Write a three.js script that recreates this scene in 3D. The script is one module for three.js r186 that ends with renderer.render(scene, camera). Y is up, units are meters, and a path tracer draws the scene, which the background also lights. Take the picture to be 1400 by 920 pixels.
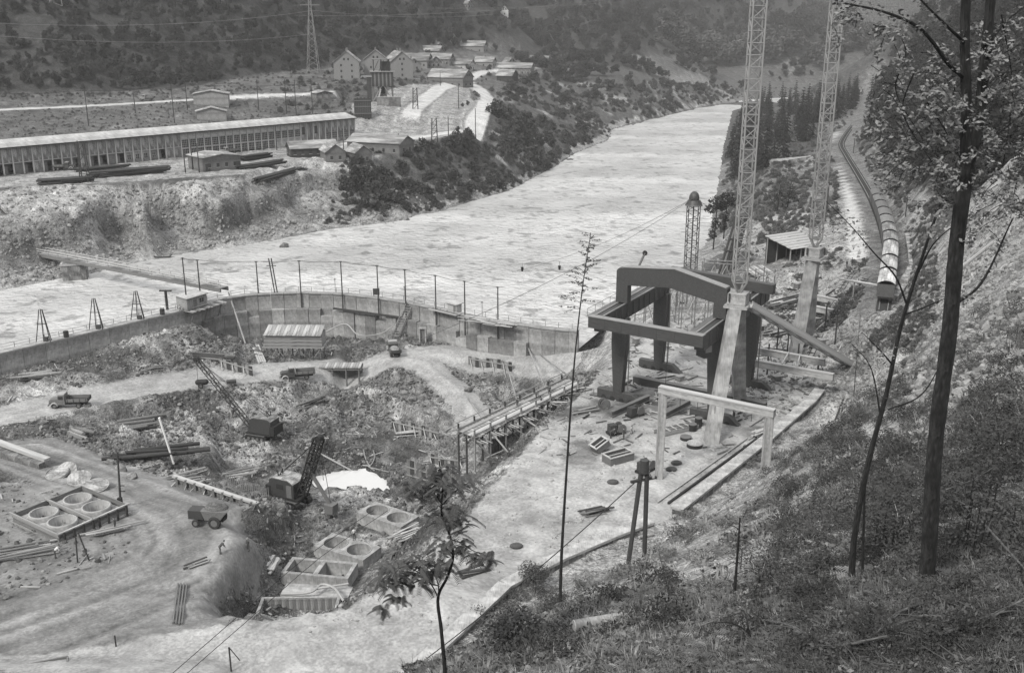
import * as THREE from 'three';
import { mergeGeometries } from 'three/addons/utils/BufferGeometryUtils.js';
import { RoundedBoxGeometry } from 'three/addons/geometries/RoundedBoxGeometry.js';
import { MarchingCubes } from 'three/addons/objects/MarchingCubes.js';

// ---------------------------------------------------------------- camera, sky, sun, exposure
const scene = new THREE.Scene();
const F = 1361, PITCH = Math.atan(0.308), EYE = new THREE.Vector3(0, 62, 0);
const camera = new THREE.PerspectiveCamera(2 * Math.atan(460 / F) * 180 / Math.PI, 1400 / 920, 0.5, 9000);
camera.position.copy(EYE);
camera.lookAt(0, 62 - Math.tan(PITCH) * 100, -100);
scene.add(camera);
const renderer = new THREE.WebGLRenderer({ antialias: true });
renderer.setSize(1024, 672);
renderer.toneMapping = THREE.LinearToneMapping;
renderer.toneMappingExposure = 2.55;
renderer.shadowMap.enabled = true;
{ // overcast sky, brighter towards the zenith
  const w = 128, h = 64, a = new Float32Array(w * h * 4);
  for (let j = 0; j < h; j++) for (let i = 0; i < w; i++) {
    const el = ((j + 0.5) / h - 0.5) * Math.PI, s = Math.sin(el);
    const v = s > 0 ? 0.24 + 0.4 * s : 0.13, k = (j * w + i) * 4;
    const c = v * (1 + 0.05 * Math.sin(i * 2 * Math.PI / w * 3 + j * 0.3));
    a[k] = c; a[k + 1] = c; a[k + 2] = c; a[k + 3] = 1;
  }
  const t = new THREE.DataTexture(a, w, h, THREE.RGBAFormat, THREE.FloatType);
  t.mapping = THREE.EquirectangularReflectionMapping; t.magFilter = t.minFilter = THREE.LinearFilter; t.needsUpdate = true;
  scene.background = t; scene.environment = t;
}
const sun = new THREE.DirectionalLight(0xfffdf8, 1.5);
sun.position.set(-120, 190, 15); sun.target.position.set(0, 0, -150);
sun.castShadow = true; sun.shadow.radius = 22; sun.shadow.mapSize.set(4096, 4096);
Object.assign(sun.shadow.camera, { left: -260, right: 260, top: 260, bottom: -260, near: 1, far: 900 });
scene.add(sun, sun.target);
scene.fog = new THREE.FogExp2(0xd8d8d8, 0.00015);

// ---------------------------------------------------------------- helpers
function rngOf(s) { return () => { s |= 0; s = s + 0x6D2B79F5 | 0; let t = Math.imul(s ^ s >>> 15, 1 | s); t = t + Math.imul(t ^ t >>> 7, 61 | t) ^ t; return ((t ^ t >>> 14) >>> 0) / 4294967296; }; }
const R = rngOf(20517);
const rr = (a, b) => a + (b - a) * R();
const V = (x, y, z) => new THREE.Vector3(x, y, z);
const clamp = (v, a = 0, b = 1) => Math.max(a, Math.min(b, v));
const sst = (a, b, v) => { const t = clamp((v - a) / (b - a)); return t * t * (3 - 2 * t); };
const lerp = (a, b, t) => a + (b - a) * t;
function hash2(i, j) { let h = Math.imul(i, 374761393) + Math.imul(j, 668265263) | 0; h = Math.imul(h ^ h >>> 13, 1274126177); return ((h ^ h >>> 16) >>> 0) / 4294967296; }
function vn(x, y) { const i = Math.floor(x), j = Math.floor(y); let u = x - i, v = y - j; u = u * u * (3 - 2 * u); v = v * v * (3 - 2 * v); return lerp(lerp(hash2(i, j), hash2(i + 1, j), u), lerp(hash2(i, j + 1), hash2(i + 1, j + 1), u), v); }
function fbm(x, y, o = 4) { let s = 0, a = 0.5, n = 0; for (let k = 0; k < o; k++) { s += a * vn(x, y); n += a; a *= 0.5; x = x * 2.03 + 17.1; y = y * 2.03 + 5.3; } return s / n; }
// surveying: photograph bearing -> point at a known elevation
const FW = V(0, -Math.sin(PITCH), -Math.cos(PITCH)), UP = V(0, Math.cos(PITCH), -Math.sin(PITCH));
function ray(px, py) { const u = (px - 700) / F, v = -(py - 460) / F; return V(u + 0, FW.y + UP.y * v, FW.z + UP.z * v); }
function at(px, py, e) { const r = ray(px, py); return r.multiplyScalar((e - EYE.y) / r.y).add(EYE); }
function atD(px, py, d) { const r = ray(px, py); return r.multiplyScalar(-d / r.z).add(EYE); } // d: horizontal distance along -z
// ---------------------------------------------------------------- textures and materials
function tex(n, fn, rep) {
  const a = new Uint8Array(n * n * 4);
  for (let j = 0; j < n; j++) for (let i = 0; i < n; i++) { const v = clamp(fn(i / n, j / n)) * 255, k = (j * n + i) * 4; a[k] = a[k + 1] = a[k + 2] = v; a[k + 3] = 255; }
  const t = new THREE.DataTexture(a, n, n); t.wrapS = t.wrapT = THREE.RepeatWrapping; t.magFilter = THREE.LinearFilter; t.minFilter = THREE.LinearMipmapLinearFilter; t.generateMipmaps = true;
  t.colorSpace = THREE.SRGBColorSpace; t.needsUpdate = true; if (rep) t.repeat.set(rep, rep); return t;
}
const wrapN = (u, v, s, o) => { // tileable fbm
  const a = fbm(u * s, v * s, o), b = fbm((u - 1) * s, v * s, o), c = fbm(u * s, (v - 1) * s, o), d = fbm((u - 1) * s, (v - 1) * s, o);
  const fu = sst(0.75, 1, u), fv = sst(0.75, 1, v); return lerp(lerp(a, b, fu), lerp(c, d, fu), fv);
};
const tGround = tex(1024, (u, v) => { const a = wrapN(u, v, 9, 4), m = wrapN(u + 0.31, v, 34, 3), b = wrapN(u + 0.003, v, 110, 2); return 0.72 + 0.45 * (a - 0.5) + 0.75 * (m - 0.5) + 0.45 * (b - 0.5) - 0.25 * sst(0.62, 0.7, m); });
const tFine = tex(256, (u, v) => 0.86 + 0.35 * (wrapN(u, v, 24, 3) - 0.5));
const tWood = tex(256, (u, v) => 0.8 + 0.35 * (wrapN(u * 0.25, v, 40, 3) - 0.5) + 0.25 * (wrapN(u, v, 3, 2) - 0.5));
const tConc = tex(256, (u, v) => 0.84 + 0.4 * (wrapN(u, v, 5, 4) - 0.5) + 0.18 * (wrapN(u, v * 0.12, 40, 2) - 0.5));
const tStain = tex(256, (u, v) => 0.72 + 0.75 * (wrapN(u, v * 0.2, 9, 4) - 0.5) + 0.35 * (wrapN(u, v, 14, 3) - 0.5));
const tSoft = tex(512, (u, v) => 0.86 + 0.22 * (wrapN(u, v, 9, 4) - 0.5) + 0.3 * (wrapN(u + 0.31, v, 60, 3) - 0.5));
const tBark = tex(256, (u, v) => 0.62 + 0.9 * (wrapN(u * 0.5, v, 22, 3) - 0.5) + 0.5 * (wrapN(u, v, 9, 3) - 0.5));
const G3 = v => new THREE.Color().setRGB(v, v, v);
const matCache = {};
function mat(v, map, rough = 0.9, extra) {
  const k = [v, map && map.uuid, rough, extra && JSON.stringify(extra)].join();
  if (!matCache[k]) matCache[k] = new THREE.MeshStandardMaterial(Object.assign({ color: G3(v), map: map || null, roughness: rough, side: THREE.DoubleSide }, extra || {}));
  return matCache[k];
}
const mConc = mat(0.42, tConc), mConcD = mat(0.27, tStain), mWood = mat(0.36, tWood), mWoodD = mat(0.055, tWood), mWoodM = mat(0.2, tWood), mPale = mat(0.55, tWood);
const mSteel = mat(0.052, tFine, 0.55), mSteelM = mat(0.16, tFine, 0.6), mSteelL = mat(0.3, tFine, 0.6), mDark = mat(0.016, tFine, 0.7), mRoof = mat(0.48, tStain), mBrick = mat(0.2, tFine), mWall = mat(0.3, tStain), mGlass = mat(0.03, null, 0.15);
const mBark = new THREE.MeshStandardMaterial({ color: G3(0.035), map: tBark, bumpMap: tBark, bumpScale: 0.02, roughness: 1, side: THREE.DoubleSide }), mTyre = mat(0.025, null, 0.9), mSkin = mat(0.35, null, 0.7);
// ---------------------------------------------------------------- objects
const taken = {};
function numbered(n) { const k = taken[n] = (taken[n] ?? -1) + 1; return k ? n + '_' + String(k).padStart(3, '0') : n; }
function tag(o, label, category, group) { o.userData.label = label; o.userData.category = category; o.userData.kind ||= 'thing'; if (group) o.userData.group = group; return o; }
function thing(name, label, category, p, turn = 0, group) { const o = new THREE.Group(); o.name = numbered(name); if (p) o.position.copy(p); o.rotation.y = turn; scene.add(o); return tag(o, label, category, group); }
function mesh(name, geo, m, parent) { const o = new THREE.Mesh(geo, m); o.castShadow = o.receiveShadow = true; o.name = parent ? name : numbered(name); (parent || scene).add(o); return o; }
function struct(name, geo, m, parent) { const o = mesh(name, geo, m, parent); if (!parent) o.userData.kind = 'structure'; return o; }
function stuff(name, label, category, geo, m, mats, cols, parent) {
  const o = new THREE.InstancedMesh(geo, m, mats.length); mats.forEach((x, i) => o.setMatrixAt(i, x)); if (cols) cols.forEach((c, i) => o.setColorAt(i, G3(c)));
  o.castShadow = o.receiveShadow = true; o.name = numbered(name); o.userData.kind = 'stuff'; tag(o, label, category); (parent || scene).add(o); return o;
}
function dup(root, p, turn, label, group) { const r = root.clone(); r.name = numbered(root.name.replace(/_\d{3}$/, '')); r.userData = { ...root.userData }; scene.add(r); if (p) r.position.copy(p); if (turn !== undefined) r.rotation.y = turn; if (label) r.userData.label = label; if (group) r.userData.group = group; return r; }
const UB = new THREE.BoxGeometry(1, 1, 1), UC = new THREE.CylinderGeometry(1, 1, 1, 7), UT = new THREE.CylinderGeometry(0.7, 1, 1, 7);
function box(name, w, h, d, x, y, z, m, parent, ry = 0, rx = 0, rz = 0) { const o = mesh(name, UB, m, parent); o.scale.set(w, h, d); o.position.set(x, y, z); o.rotation.set(rx, ry, rz); return o; }
const YA = V(0, 1, 0);
function rod(name, a, b, r, m, parent, g = UC) { const o = mesh(name, g, m, parent), d = b.clone().sub(a); o.position.copy(a).add(b).multiplyScalar(0.5); o.scale.set(r, d.length(), r); o.quaternion.setFromUnitVectors(YA, d.normalize()); return o; }
function beam(name, a, b, w, h, m, parent) { // w across, h up
  const o = mesh(name, UB, m, parent), d = b.clone().sub(a), L = d.length(); d.normalize();
  const up = Math.abs(d.y) > 0.99 ? V(0, 0, 1) : V(0, 1, 0), s = d.clone().cross(up).normalize(), u = s.clone().cross(d);
  o.position.copy(a).add(b).multiplyScalar(0.5); o.quaternion.setFromRotationMatrix(new THREE.Matrix4().makeBasis(d, u, s)); o.scale.set(L, h, w); return o;
}
function geoOf(pos, idx, uv, col) { const g = new THREE.BufferGeometry(); g.setAttribute('position', new THREE.Float32BufferAttribute(pos, 3)); if (uv) g.setAttribute('uv', new THREE.Float32BufferAttribute(uv, 2)); if (col) g.setAttribute('color', new THREE.Float32BufferAttribute(col, 3)); if (idx) g.setIndex(idx); g.computeVertexNormals(); return g; }
function boxUV(g, s = 1) { // uv in metres from the dominant axis
  if (g.index) g = g.toNonIndexed(); g.computeVertexNormals();
  const p = g.attributes.position, n = g.attributes.normal, u = new Float32Array(p.count * 2);
  for (let i = 0; i < p.count; i++) { const ax = Math.abs(n.getX(i)), ay = Math.abs(n.getY(i)), az = Math.abs(n.getZ(i)); const x = p.getX(i), y = p.getY(i), z = p.getZ(i);
    if (ay > ax && ay > az) { u[2 * i] = x / s; u[2 * i + 1] = z / s; } else if (ax > az) { u[2 * i] = z / s; u[2 * i + 1] = y / s; } else { u[2 * i] = x / s; u[2 * i + 1] = y / s; } }
  g.setAttribute('uv', new THREE.BufferAttribute(u, 2)); return g;
}
function extr(pts, depth, bevel = 0) { const s = new THREE.Shape(pts.map(p => new THREE.Vector2(p[0], p[1]))); return new THREE.ExtrudeGeometry(s, { depth, bevelEnabled: bevel > 0, bevelSize: bevel, bevelThickness: bevel, bevelSegments: 1 }); }
function sag(a, b, s, n = 12) { const r = []; for (let i = 0; i <= n; i++) { const t = i / n, p = a.clone().lerp(b, t); p.y -= 4 * s * t * (1 - t); r.push(p); } return r; }
function tube(name, pts, r, m, parent, seg, rs = 5) { return mesh(name, new THREE.TubeGeometry(new THREE.CatmullRomCurve3(pts), seg || pts.length * 2, r, rs), m, parent); }
// ---------------------------------------------------------------- terrain from surveyed spot heights
const CP = []; // [x, z, e]
const cp = list => list.forEach(([px, py, e]) => { const p = at(px, py, e); CP.push([p.x, p.z, e]); });
const cw = list => list.forEach(([x, d, e]) => CP.push([x, -d, e]));
const leftShorePx = [[-160, 418], [0, 395], [60, 384], [92, 378], [130, 372], [180, 353], [250, 346], [350, 331], [450, 313], [495, 308], [540, 305], [570, 293], [600, 289], [640, 276], [690, 262], [712, 252], [740, 236], [757, 228], [782, 211], [807, 201], [832, 191], [836, 177], [870, 167], [900, 160], [950, 148], [1010, 137]];
const leftShore = leftShorePx.map(([x, y]) => at(x, y, 0)).concat([V(290, 0, -1000), V(420, 0, -1080), V(560, 0, -1120)]);
const rightShore = [[1003, 150], [990, 200], [985, 240], [975, 290], [968, 330], [935, 362], [900, 385], [860, 402], [815, 432]].map(([x, y]) => at(x, y, 0));
rightShore.unshift(V(560, 0, -1040), V(420, 0, -1000), V(290, 0, -915));
const dense = (L, s) => { const r = []; for (let i = 0; i < L.length - 1; i++) { const n = Math.ceil(L[i].distanceTo(L[i + 1]) / s); for (let k = 0; k < n; k++) r.push(L[i].clone().lerp(L[i + 1], k / n)); } r.push(L[L.length - 1]); return r; };
const lsD = dense(leftShore, 14), rsD = dense(rightShore, 14);
lsD.forEach(p => CP.push([p.x, p.z, 0])); rsD.forEach((p, i) => { CP.push([p.x, p.z, 0]); const a = rsD[Math.max(0, i - 1)], b = rsD[Math.min(rsD.length - 1, i + 1)], d = b.clone().sub(a).normalize(); CP.push([p.x + d.z * 6, p.z - d.x * 6, 2.6], [p.x - d.z * 7, p.z + d.x * 7, -2.5]); });
// river bed
for (let k = 0; k < leftShore.length - 1; k++) { const q = leftShore[k]; const n = rightShore.reduce((b, p) => p.distanceTo(q) < b.distanceTo(q) ? p : b); if (n.distanceTo(q) > 20 && k > 8) { const m = q.clone().lerp(n, 0.5); CP.push([m.x, m.z, -4]); const m2 = q.clone().lerp(n, 0.12); CP.push([m2.x, m2.z, -2.5]); const m3 = q.clone().lerp(n, 0.88); CP.push([m3.x, m3.z, -2.5]); } }
// cofferdam line (inner top edge, elevation 4)
const wallPx = [[-140, 517], [0, 482], [95, 460], [180, 440], [257, 422], [300, 409], [340, 403], [380, 401], [412, 400], [467, 402], [512, 407], [557, 414], [596, 422], [635, 431], [670, 438], [705, 443], [745, 449], [790, 453]];
const wallPts = wallPx.map(([x, y]) => at(x, y, 4));
const wallFoot = [0, 0, 0.4, 0.6, 0.6, -5, -7, -7.5, -7.5, -7.3, -5, -3.2, -3, -2.9, -2.8, -2.6, -1.5, 0];
const wallN = wallPts.map((p, i) => { const a = wallPts[Math.max(0, i - 1)], b = wallPts[Math.min(wallPts.length - 1, i + 1)], d = b.clone().sub(a).setY(0).normalize(); return V(d.z, 0, -d.x); }); // towards the river
wallPts.forEach((p, i) => { const n = wallN[i]; CP.push([p.x - n.x * 0.9, p.z - n.z * 0.9, wallFoot[i]]); CP.push([p.x + n.x * 3.2, p.z + n.z * 3.2, -3]); CP.push([p.x + n.x * 14, p.z + n.z * 14, -4]); });
// left bank top and terraces
const bankTopPx = [[-160, 268, 19], [0, 258, 19], [60, 252, 19], [150, 252, 18.6], [240, 248, 18.5], [330, 240, 18], [375, 224, 17.6], [430, 217, 17.5], [500, 214, 17.5], [565, 206, 18], [600, 192, 19.5], [640, 180, 21], [668, 160, 24], [676, 140, 27], [690, 120, 29], [720, 107, 30], [760, 104, 29], [800, 107, 27], [850, 113, 24], [900, 109, 22], [960, 116, 14], [1010, 121, 6]];
cp(bankTopPx);
cp([[100, 300, 12.5], [200, 292, 12.2], [300, 282, 11.5], [380, 270, 10.5], [30, 310, 12], [150, 345, 2.5], [250, 330, 2.2], [340, 318, 2.2]]);
cp([[-160, 255, 18.6], [0, 240, 18.3], [120, 229, 18.2], [250, 218, 18], [400, 203, 17.5], [480, 192, 17.3], [560, 190, 18], [620, 172, 21], [560, 176, 20], [505, 178, 20]]);
cw([[-230, 210, 18.5], [-164, 309, 18.2], [-115, 369, 18], [-73, 421, 18]]);
cp([[0, 180, 25], [100, 175, 25.5], [250, 160, 27], [400, 150, 27], [470, 150, 24.5], [-160, 190, 25]]);
cp([[-200, 160, 29], [0, 153, 29.4], [120, 148, 30], [250, 139, 31.5], [330, 134, 31.6], [400, 132, 31.6], [450, 129, 32], [-200, 154, 29.6], [0, 147, 30], [120, 142, 30.5], [250, 134, 32]]);
cp([[520, 138, 30], [490, 140, 30], [560, 150, 27], [500, 172, 22], [560, 160, 24.5], [600, 140, 28], [640, 112, 32], [600, 110, 33], [480, 108, 37.5], [560, 108, 36], [430, 111, 36], [640, 90, 38], [690, 76, 42], [740, 97, 33], [620, 130, 29]]);
cp([[-200, 140, 33], [0, 130, 34.2], [120, 126, 34.8], [250, 119, 36], [330, 106, 37.5], [430, 94, 40], [560, 72, 47], [640, 62, 50], [700, 55, 52], [760, 76, 41], [850, 91, 32], [930, 90, 24.5], [1000, 103, 16]]);
cw([[-330, 480, 95], [-260, 560, 110], [-430, 600, 210], [-170, 690, 108], [-330, 760, 240], [-60, 860, 110], [-190, 1020, 290], [100, 1060, 95], [120, 1350, 310], [260, 1250, 80], [330, 1500, 210], [430, 1420, 60], [470, 1700, 118], [520, 1690, 34], [-700, 700, 330], [-600, 1500, 420], [250, 2100, 420], [-500, 300, 120], [-420, 150, 70], [-300, 330, 50]]);
cw([[560, 1300, 14], [680, 1900, 14], [620, 1550, 14], [760, 2400, 16], [420, 2600, 330], [620, 3000, 330], [900, 3000, 260], [300, 3400, 560], [800, 3500, 520], [1300, 3500, 640], [1100, 2500, 240], [-600, 3500, 650], [1800, 3500, 700], [0, 3500, 600], [900, 1700, 120], [560, 2200, 190], [1050, 2900, 330]]);
// right bank, railway shelf, right hill
const railPx = [[1208, 425], [1211, 404], [1214, 380], [1216, 354], [1213, 330], [1206, 304], [1199, 286], [1191, 268], [1172, 235], [1158, 212], [1151, 198], [1156, 186], [1170, 167], [1182, 148], [1189, 128]];
const RAILH = 15;
const railPts = railPx.map(([x, y]) => at(x, y, RAILH));
dense(railPts, 7).forEach(p => cw([[p.x - 3, -p.z, RAILH - 0.25], [p.x + 3.5, -p.z, RAILH - 0.25]]));
const roadR = [[1150, 182], [1152, 205], [1166, 240], [1176, 280], [1183, 320], [1185, 350]].map(([x, y]) => at(x, y, 13.8)); dense(roadR, 9).forEach(p => cw([[p.x, -p.z, 13.8], [p.x - 4, -p.z, 13.2]]));
cp([[1010, 300, 8], [1030, 200, 10], [1080, 170, 14], [1130, 150, 15], [1060, 128, 10], [1050, 243, 12], [1058, 222, 13.5], [1110, 220, 14], [1112, 250, 12], [1060, 330, 8.5], [1100, 300, 12], [1160, 372, 12], [1120, 390, 9.5], [1100, 432, 7.5], [1050, 425, 6], [1150, 492, 8.5], [1190, 445, 12], [1130, 460, 8], [1000, 345, 6], [950, 400, 5], [900, 432, 5], [850, 465, 5]]);
cp([[1240, 385, 15.5], [1245, 340, 16], [1238, 320, 16], [1262, 330, 20], [1290, 300, 25], [1250, 420, 20], [1400, 300, 34], [1400, 200, 42], [1300, 200, 34], [1250, 180, 28], [1230, 230, 23], [1212, 160, 22], [1206, 130, 24]]);
cw([[200, 200, 100], [230, 300, 104], [265, 450, 105], [310, 600, 104], [380, 800, 110], [500, 1100, 130], [130, 110, 88], [90, 40, 82], [60, 0, 80], [60, -30, 85], [185, 430, 45], [150, 300, 44], [215, 560, 42], [280, 800, 50], [400, 1100, 40], [700, 1200, 160], [300, 100, 180], [500, 400, 300], [900, 900, 330], [200, -60, 150]]);
// foreground hillside
cp([[1265, 812, 51.6], [1395, 910, 54.6], [1050, 915, 53], [860, 915, 49.6], [700, 915, 46], [1050, 800, 47.5], [900, 800, 42], [765, 852, 44], [650, 900, 40], [700, 832, 21.4], [800, 780, 19], [870, 776, 19], [960, 700, 16], [1050, 650, 15.5], [1130, 600, 16], [1160, 522, 12.5], [1200, 560, 23], [1250, 480, 23], [1300, 500, 29.5], [1390, 400, 38], [1390, 550, 41], [1300, 650, 43], [1200, 700, 42.5], [1100, 700, 33.5], [1000, 750, 36], [1200, 800, 49.6], [1390, 700, 49.5], [1390, 800, 53]]);
cw([[0, 8, 53], [7, 7, 55.5], [-14, 12, 47.5], [-30, 25, 34], [-30, 55, 14], [20, 4, 58], [0, -10, 60], [-60, 20, 36], [-70, 60, 10], [-40, -10, 55], [-120, 30, 20]]);
// low parapet wall of the platform
const parapetPx = [[430, 1035], [560, 921], [692, 798], [772, 758], [848, 726], [920, 700], [1047, 601], [1110, 547], [1122, 532]];
const parapet = parapetPx.map(([x, y]) => at(x, y, 6.4));
const parD = dense(parapet, 3.5);
parD.forEach((p, i) => { const a = parD[Math.max(0, i - 1)], b = parD[Math.min(parD.length - 1, i + 1)], d = b.clone().sub(a).normalize(), n = V(-d.z, 0, d.x); CP.push([p.x - n.x * 1.2, p.z - n.z * 1.2, 5.4]); CP.push([p.x + n.x * 1.4, p.z + n.z * 1.4, 5.2 + 0.5 * vn(i * 1.1, 2)]); CP.push([p.x + n.x * 9, p.z + n.z * 9, 7.4]); });
// platform, its edge and the foot of the cut
const edgePx = [[-140, 900], [0, 897], [90, 893], [240, 862], [345, 850], [470, 832], [560, 776], [640, 702], [690, 642], [740, 586], [790, 541], [822, 506]];
dense(edgePx.map(([x, y]) => at(x, y, 5)), 3).forEach(p => CP.push([p.x, p.z, 5]));
// level pads under the caissons
for (const [px, py, e, L, W, dx, dz, g] of [[487, 700, -2.8, 8.1, 4, 0.83, 0.558, -4.6], [428, 746, -3.2, 8.1, 4, 0.89, 0.46, -4.8], [383, 783, -3, 8.8, 4, 0.985, 0.17, -4.7], [346, 846, -2.9, 9.4, 4.6, 1, -0.03, -4.6]]) { const p = at(px, py, e); for (const a of [-0.8, L / 2, L + 0.6]) for (const b of [-1.2, W / 2, W + 0.8]) CP.push([p.x + dx * a + dz * b, p.z + dz * a - dx * b, g]); }
cp([[600, 860, 5.3], [690, 740, 5.3], [800, 650, 5.3], [900, 600, 5.3], [1000, 560, 5.4], [1090, 540, 5.5], [1060, 480, 6], [740, 690, 5.3], [300, 900, 5.2], [450, 880, 5.2], [880, 540, 5.2], [960, 480, 5.3]]);
cp([[505, 790, -4.2], [545, 750, -5], [592, 700, -6], [632, 660, -7], [665, 625, -7], [722, 580, -6], [762, 540, -5], [795, 515, -2]]);
// pit
cp([[0, 622, 0.5], [100, 625, 0.2], [170, 655, 1.6], [262, 692, 3], [338, 737, 3], [312, 775, 3], [282, 815, 3], [285, 846, 3.6], [0, 700, 2.4], [0, 800, 3], [150, 800, 3], [150, 720, 2.6], [240, 800, 3], [375, 755, -3.8], [345, 825, -3], [350, 690, 1.4], [-150, 640, 0.5], [-150, 780, 3]]);
cp([[425, 720, -4], [452, 692, -6], [400, 693, -4], [490, 655, -9.3], [450, 655, -9.2], [520, 668, -9.2], [400, 625, -6], [330, 602, -6], [360, 600, -6], [250, 590, -4], [250, 640, -3.5], [300, 650, -5], [350, 668, -5.5], [228, 664, 1], [318, 692, 1.6], [450, 540, -7], [540, 560, -8], [600, 590, -8.4], [500, 600, -9], [470, 515, -6.5], [468, 540, -8.4], [560, 640, -8.8], [580, 560, -7.2]]);
cp([[0, 578, -1], [100, 553, -1.5], [200, 536, -2], [300, 521, -2.4], [400, 507, -3], [450, 497, -3.1], [530, 490, -3.1], [600, 484, -3], [700, 493, -2.7], [765, 500, -2], [580, 500, -3.4], [612, 520, -4.4], [640, 555, -6.4], [648, 585, -8], [-140, 600, -1]]);
cp([[0, 560, -1], [100, 540, -1.3], [200, 524, -1.8], [300, 508, -2.2], [380, 496, -2.8], [300, 562, -4.6], [200, 582, -3.2], [150, 568, -1.9], [400, 545, -5.4], [350, 530, -3.2], [250, 548, -2.5], [100, 575, -1.4], [640, 520, -6.2], [690, 545, -7.5], [700, 520, -5.5]]);
cp([[100, 502, 0.3], [0, 512, -0.1], [142, 488, 0.6], [210, 468, 1.2], [268, 455, 1.4], [300, 474, -1], [345, 494, -2.6], [400, 486, -6.6], [440, 484, -6], [480, 480, -4.6], [530, 474, -3.4]]);
// outer frame
for (let x = -1600; x <= 2000; x += 400) CP.push([x, 260, 60 + Math.abs(x) * 0.1]);
CP.push([-1600, -600, 400], [-1600, -1600, 500], [-1600, -3600, 700], [2000, -600, 450], [2000, -1600, 500], [2400, -3600, 720], [-120, -100, 4], [-130, -140, 0], [-110, 20, 25]);
function delaunay(P) {
  const n = P.length, pts = P.concat([[-2e4, 2e4, 0], [2e4, 2e4, 0], [0, -4e4, 0]]); let T = [];
  const mk = (a, b, c) => { const [ax, ay] = pts[a], [bx, by] = pts[b], [cx, cy] = pts[c], d = 2 * (ax * (by - cy) + bx * (cy - ay) + cx * (ay - by)); if (Math.abs(d) < 1e-9) return { a, b, c, x: 0, y: 0, r: 1e12 };
    const A = ax * ax + ay * ay, B = bx * bx + by * by, C = cx * cx + cy * cy, x = (A * (by - cy) + B * (cy - ay) + C * (ay - by)) / d, y = (A * (cx - bx) + B * (ax - cx) + C * (bx - ax)) / d; return { a, b, c, x, y, r: (ax - x) ** 2 + (ay - y) ** 2 }; };
  T.push(mk(n, n + 1, n + 2));
  for (let i = 0; i < n; i++) { const [x, y] = pts[i], E = new Map(), K = [];
    for (const t of T) { if ((x - t.x) ** 2 + (y - t.y) ** 2 < t.r) { for (const [p, q] of [[t.a, t.b], [t.b, t.c], [t.c, t.a]]) { const k = p < q ? p * 4096 + q : q * 4096 + p; E.has(k) ? E.set(k, null) : E.set(k, [p, q]); } } else K.push(t); }
    for (const e of E.values()) if (e) K.push(mk(e[0], e[1], i)); T = K; }
  return T.filter(t => t.a < n && t.b < n && t.c < n);
}
for (const c of CP) { c[0] += 0.013 * (hash2(c[0] * 97 | 0, c[1] * 31 | 0) - 0.5); c[1] += 0.013 * (hash2(c[1] * 97 | 0, c[0] * 31 | 0) - 0.5); }
const gx = [], gz = [];
{ let x = -118; while (x < 66) { gx.push(x); x += 0.72; } let s = 0.72; while (x < 1900) { gx.push(x); s *= x < 220 ? 1.03 : 1.06; x += s; } x = -118; s = 0.72; const L = []; while (x > -1500) { s *= x > -200 ? 1.02 : 1.06; x -= s; L.unshift(x); } gx.unshift(...L);
  let d = -20; while (d < 3400) { gz.push(-d); d += d < 0 ? 4 : d < 96 ? 0.5 : d < 226 ? 0.62 : d < 430 ? 1.5 : d < 700 ? 3.5 : d < 1300 ? 9 : 30; } }
const NX = gx.length, NZ = gz.length, H = new Float32Array(NX * NZ);
const low = (a, v, desc) => { let l = 0, h = a.length - 1; while (h - l > 1) { const m = (l + h) >> 1; (desc ? a[m] >= v : a[m] <= v) ? l = m : h = m; } return l; };
for (const t of delaunay(CP)) { const A = CP[t.a], B = CP[t.b], C = CP[t.c], x0 = Math.min(A[0], B[0], C[0]), x1 = Math.max(A[0], B[0], C[0]), z0 = Math.min(A[1], B[1], C[1]), z1 = Math.max(A[1], B[1], C[1]);
  const D = (B[1] - C[1]) * (A[0] - C[0]) + (C[0] - B[0]) * (A[1] - C[1]); if (Math.abs(D) < 1e-9) continue;
  for (let j = low(gz, z1, true); j < NZ && gz[j] >= z0 - 0.01; j++) for (let i = low(gx, x0); i < NX && gx[i] <= x1 + 0.01; i++) { const u = ((B[1] - C[1]) * (gx[i] - C[0]) + (C[0] - B[0]) * (gz[j] - C[1])) / D, v = ((C[1] - A[1]) * (gx[i] - C[0]) + (A[0] - C[0]) * (gz[j] - C[1])) / D; if (u >= -1e-6 && v >= -1e-6 && u + v <= 1 + 1e-6) H[j * NX + i] = u * A[2] + v * B[2] + (1 - u - v) * C[2]; } }
// soften the facets
for (let k = 0; k < 3; k++) { const S = H.slice(); for (let j = 1; j < NZ - 1; j++) for (let i = 1; i < NX - 1; i++) { const q = j * NX + i; H[q] = 0.4 * S[q] + 0.15 * (S[q - 1] + S[q + 1] + S[q - NX] + S[q + NX]); } }
const segD = (x, z, a, b) => { const dx = b.x - a.x, dz = b.z - a.z, t = clamp(((x - a.x) * dx + (z - a.z) * dz) / (dx * dx + dz * dz)); return Math.hypot(x - a.x - dx * t, z - a.z - dz * t); };
const lineD = (x, z, L) => { let m = 1e9; for (let i = 0; i < L.length - 1; i++) m = Math.min(m, segD(x, z, L[i], L[i + 1])); return m; };
const inPoly = (x, z, P) => { let c = false; for (let i = 0, j = P.length - 1; i < P.length; j = i++) if ((P[i].z > z) !== (P[j].z > z) && x < (P[j].x - P[i].x) * (z - P[i].z) / (P[j].z - P[i].z) + P[i].x) c = !c; return c; };
const px3 = L => L.map(([x, y, e]) => at(x, y, e));
const platPoly = edgePx.map(([x, y]) => at(x, y, 5)).concat(px3([[870, 470, 5], [960, 430, 5], [1060, 440, 6], [1130, 480, 7], [1122, 532, 6]]), parapet.slice().reverse());
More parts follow.
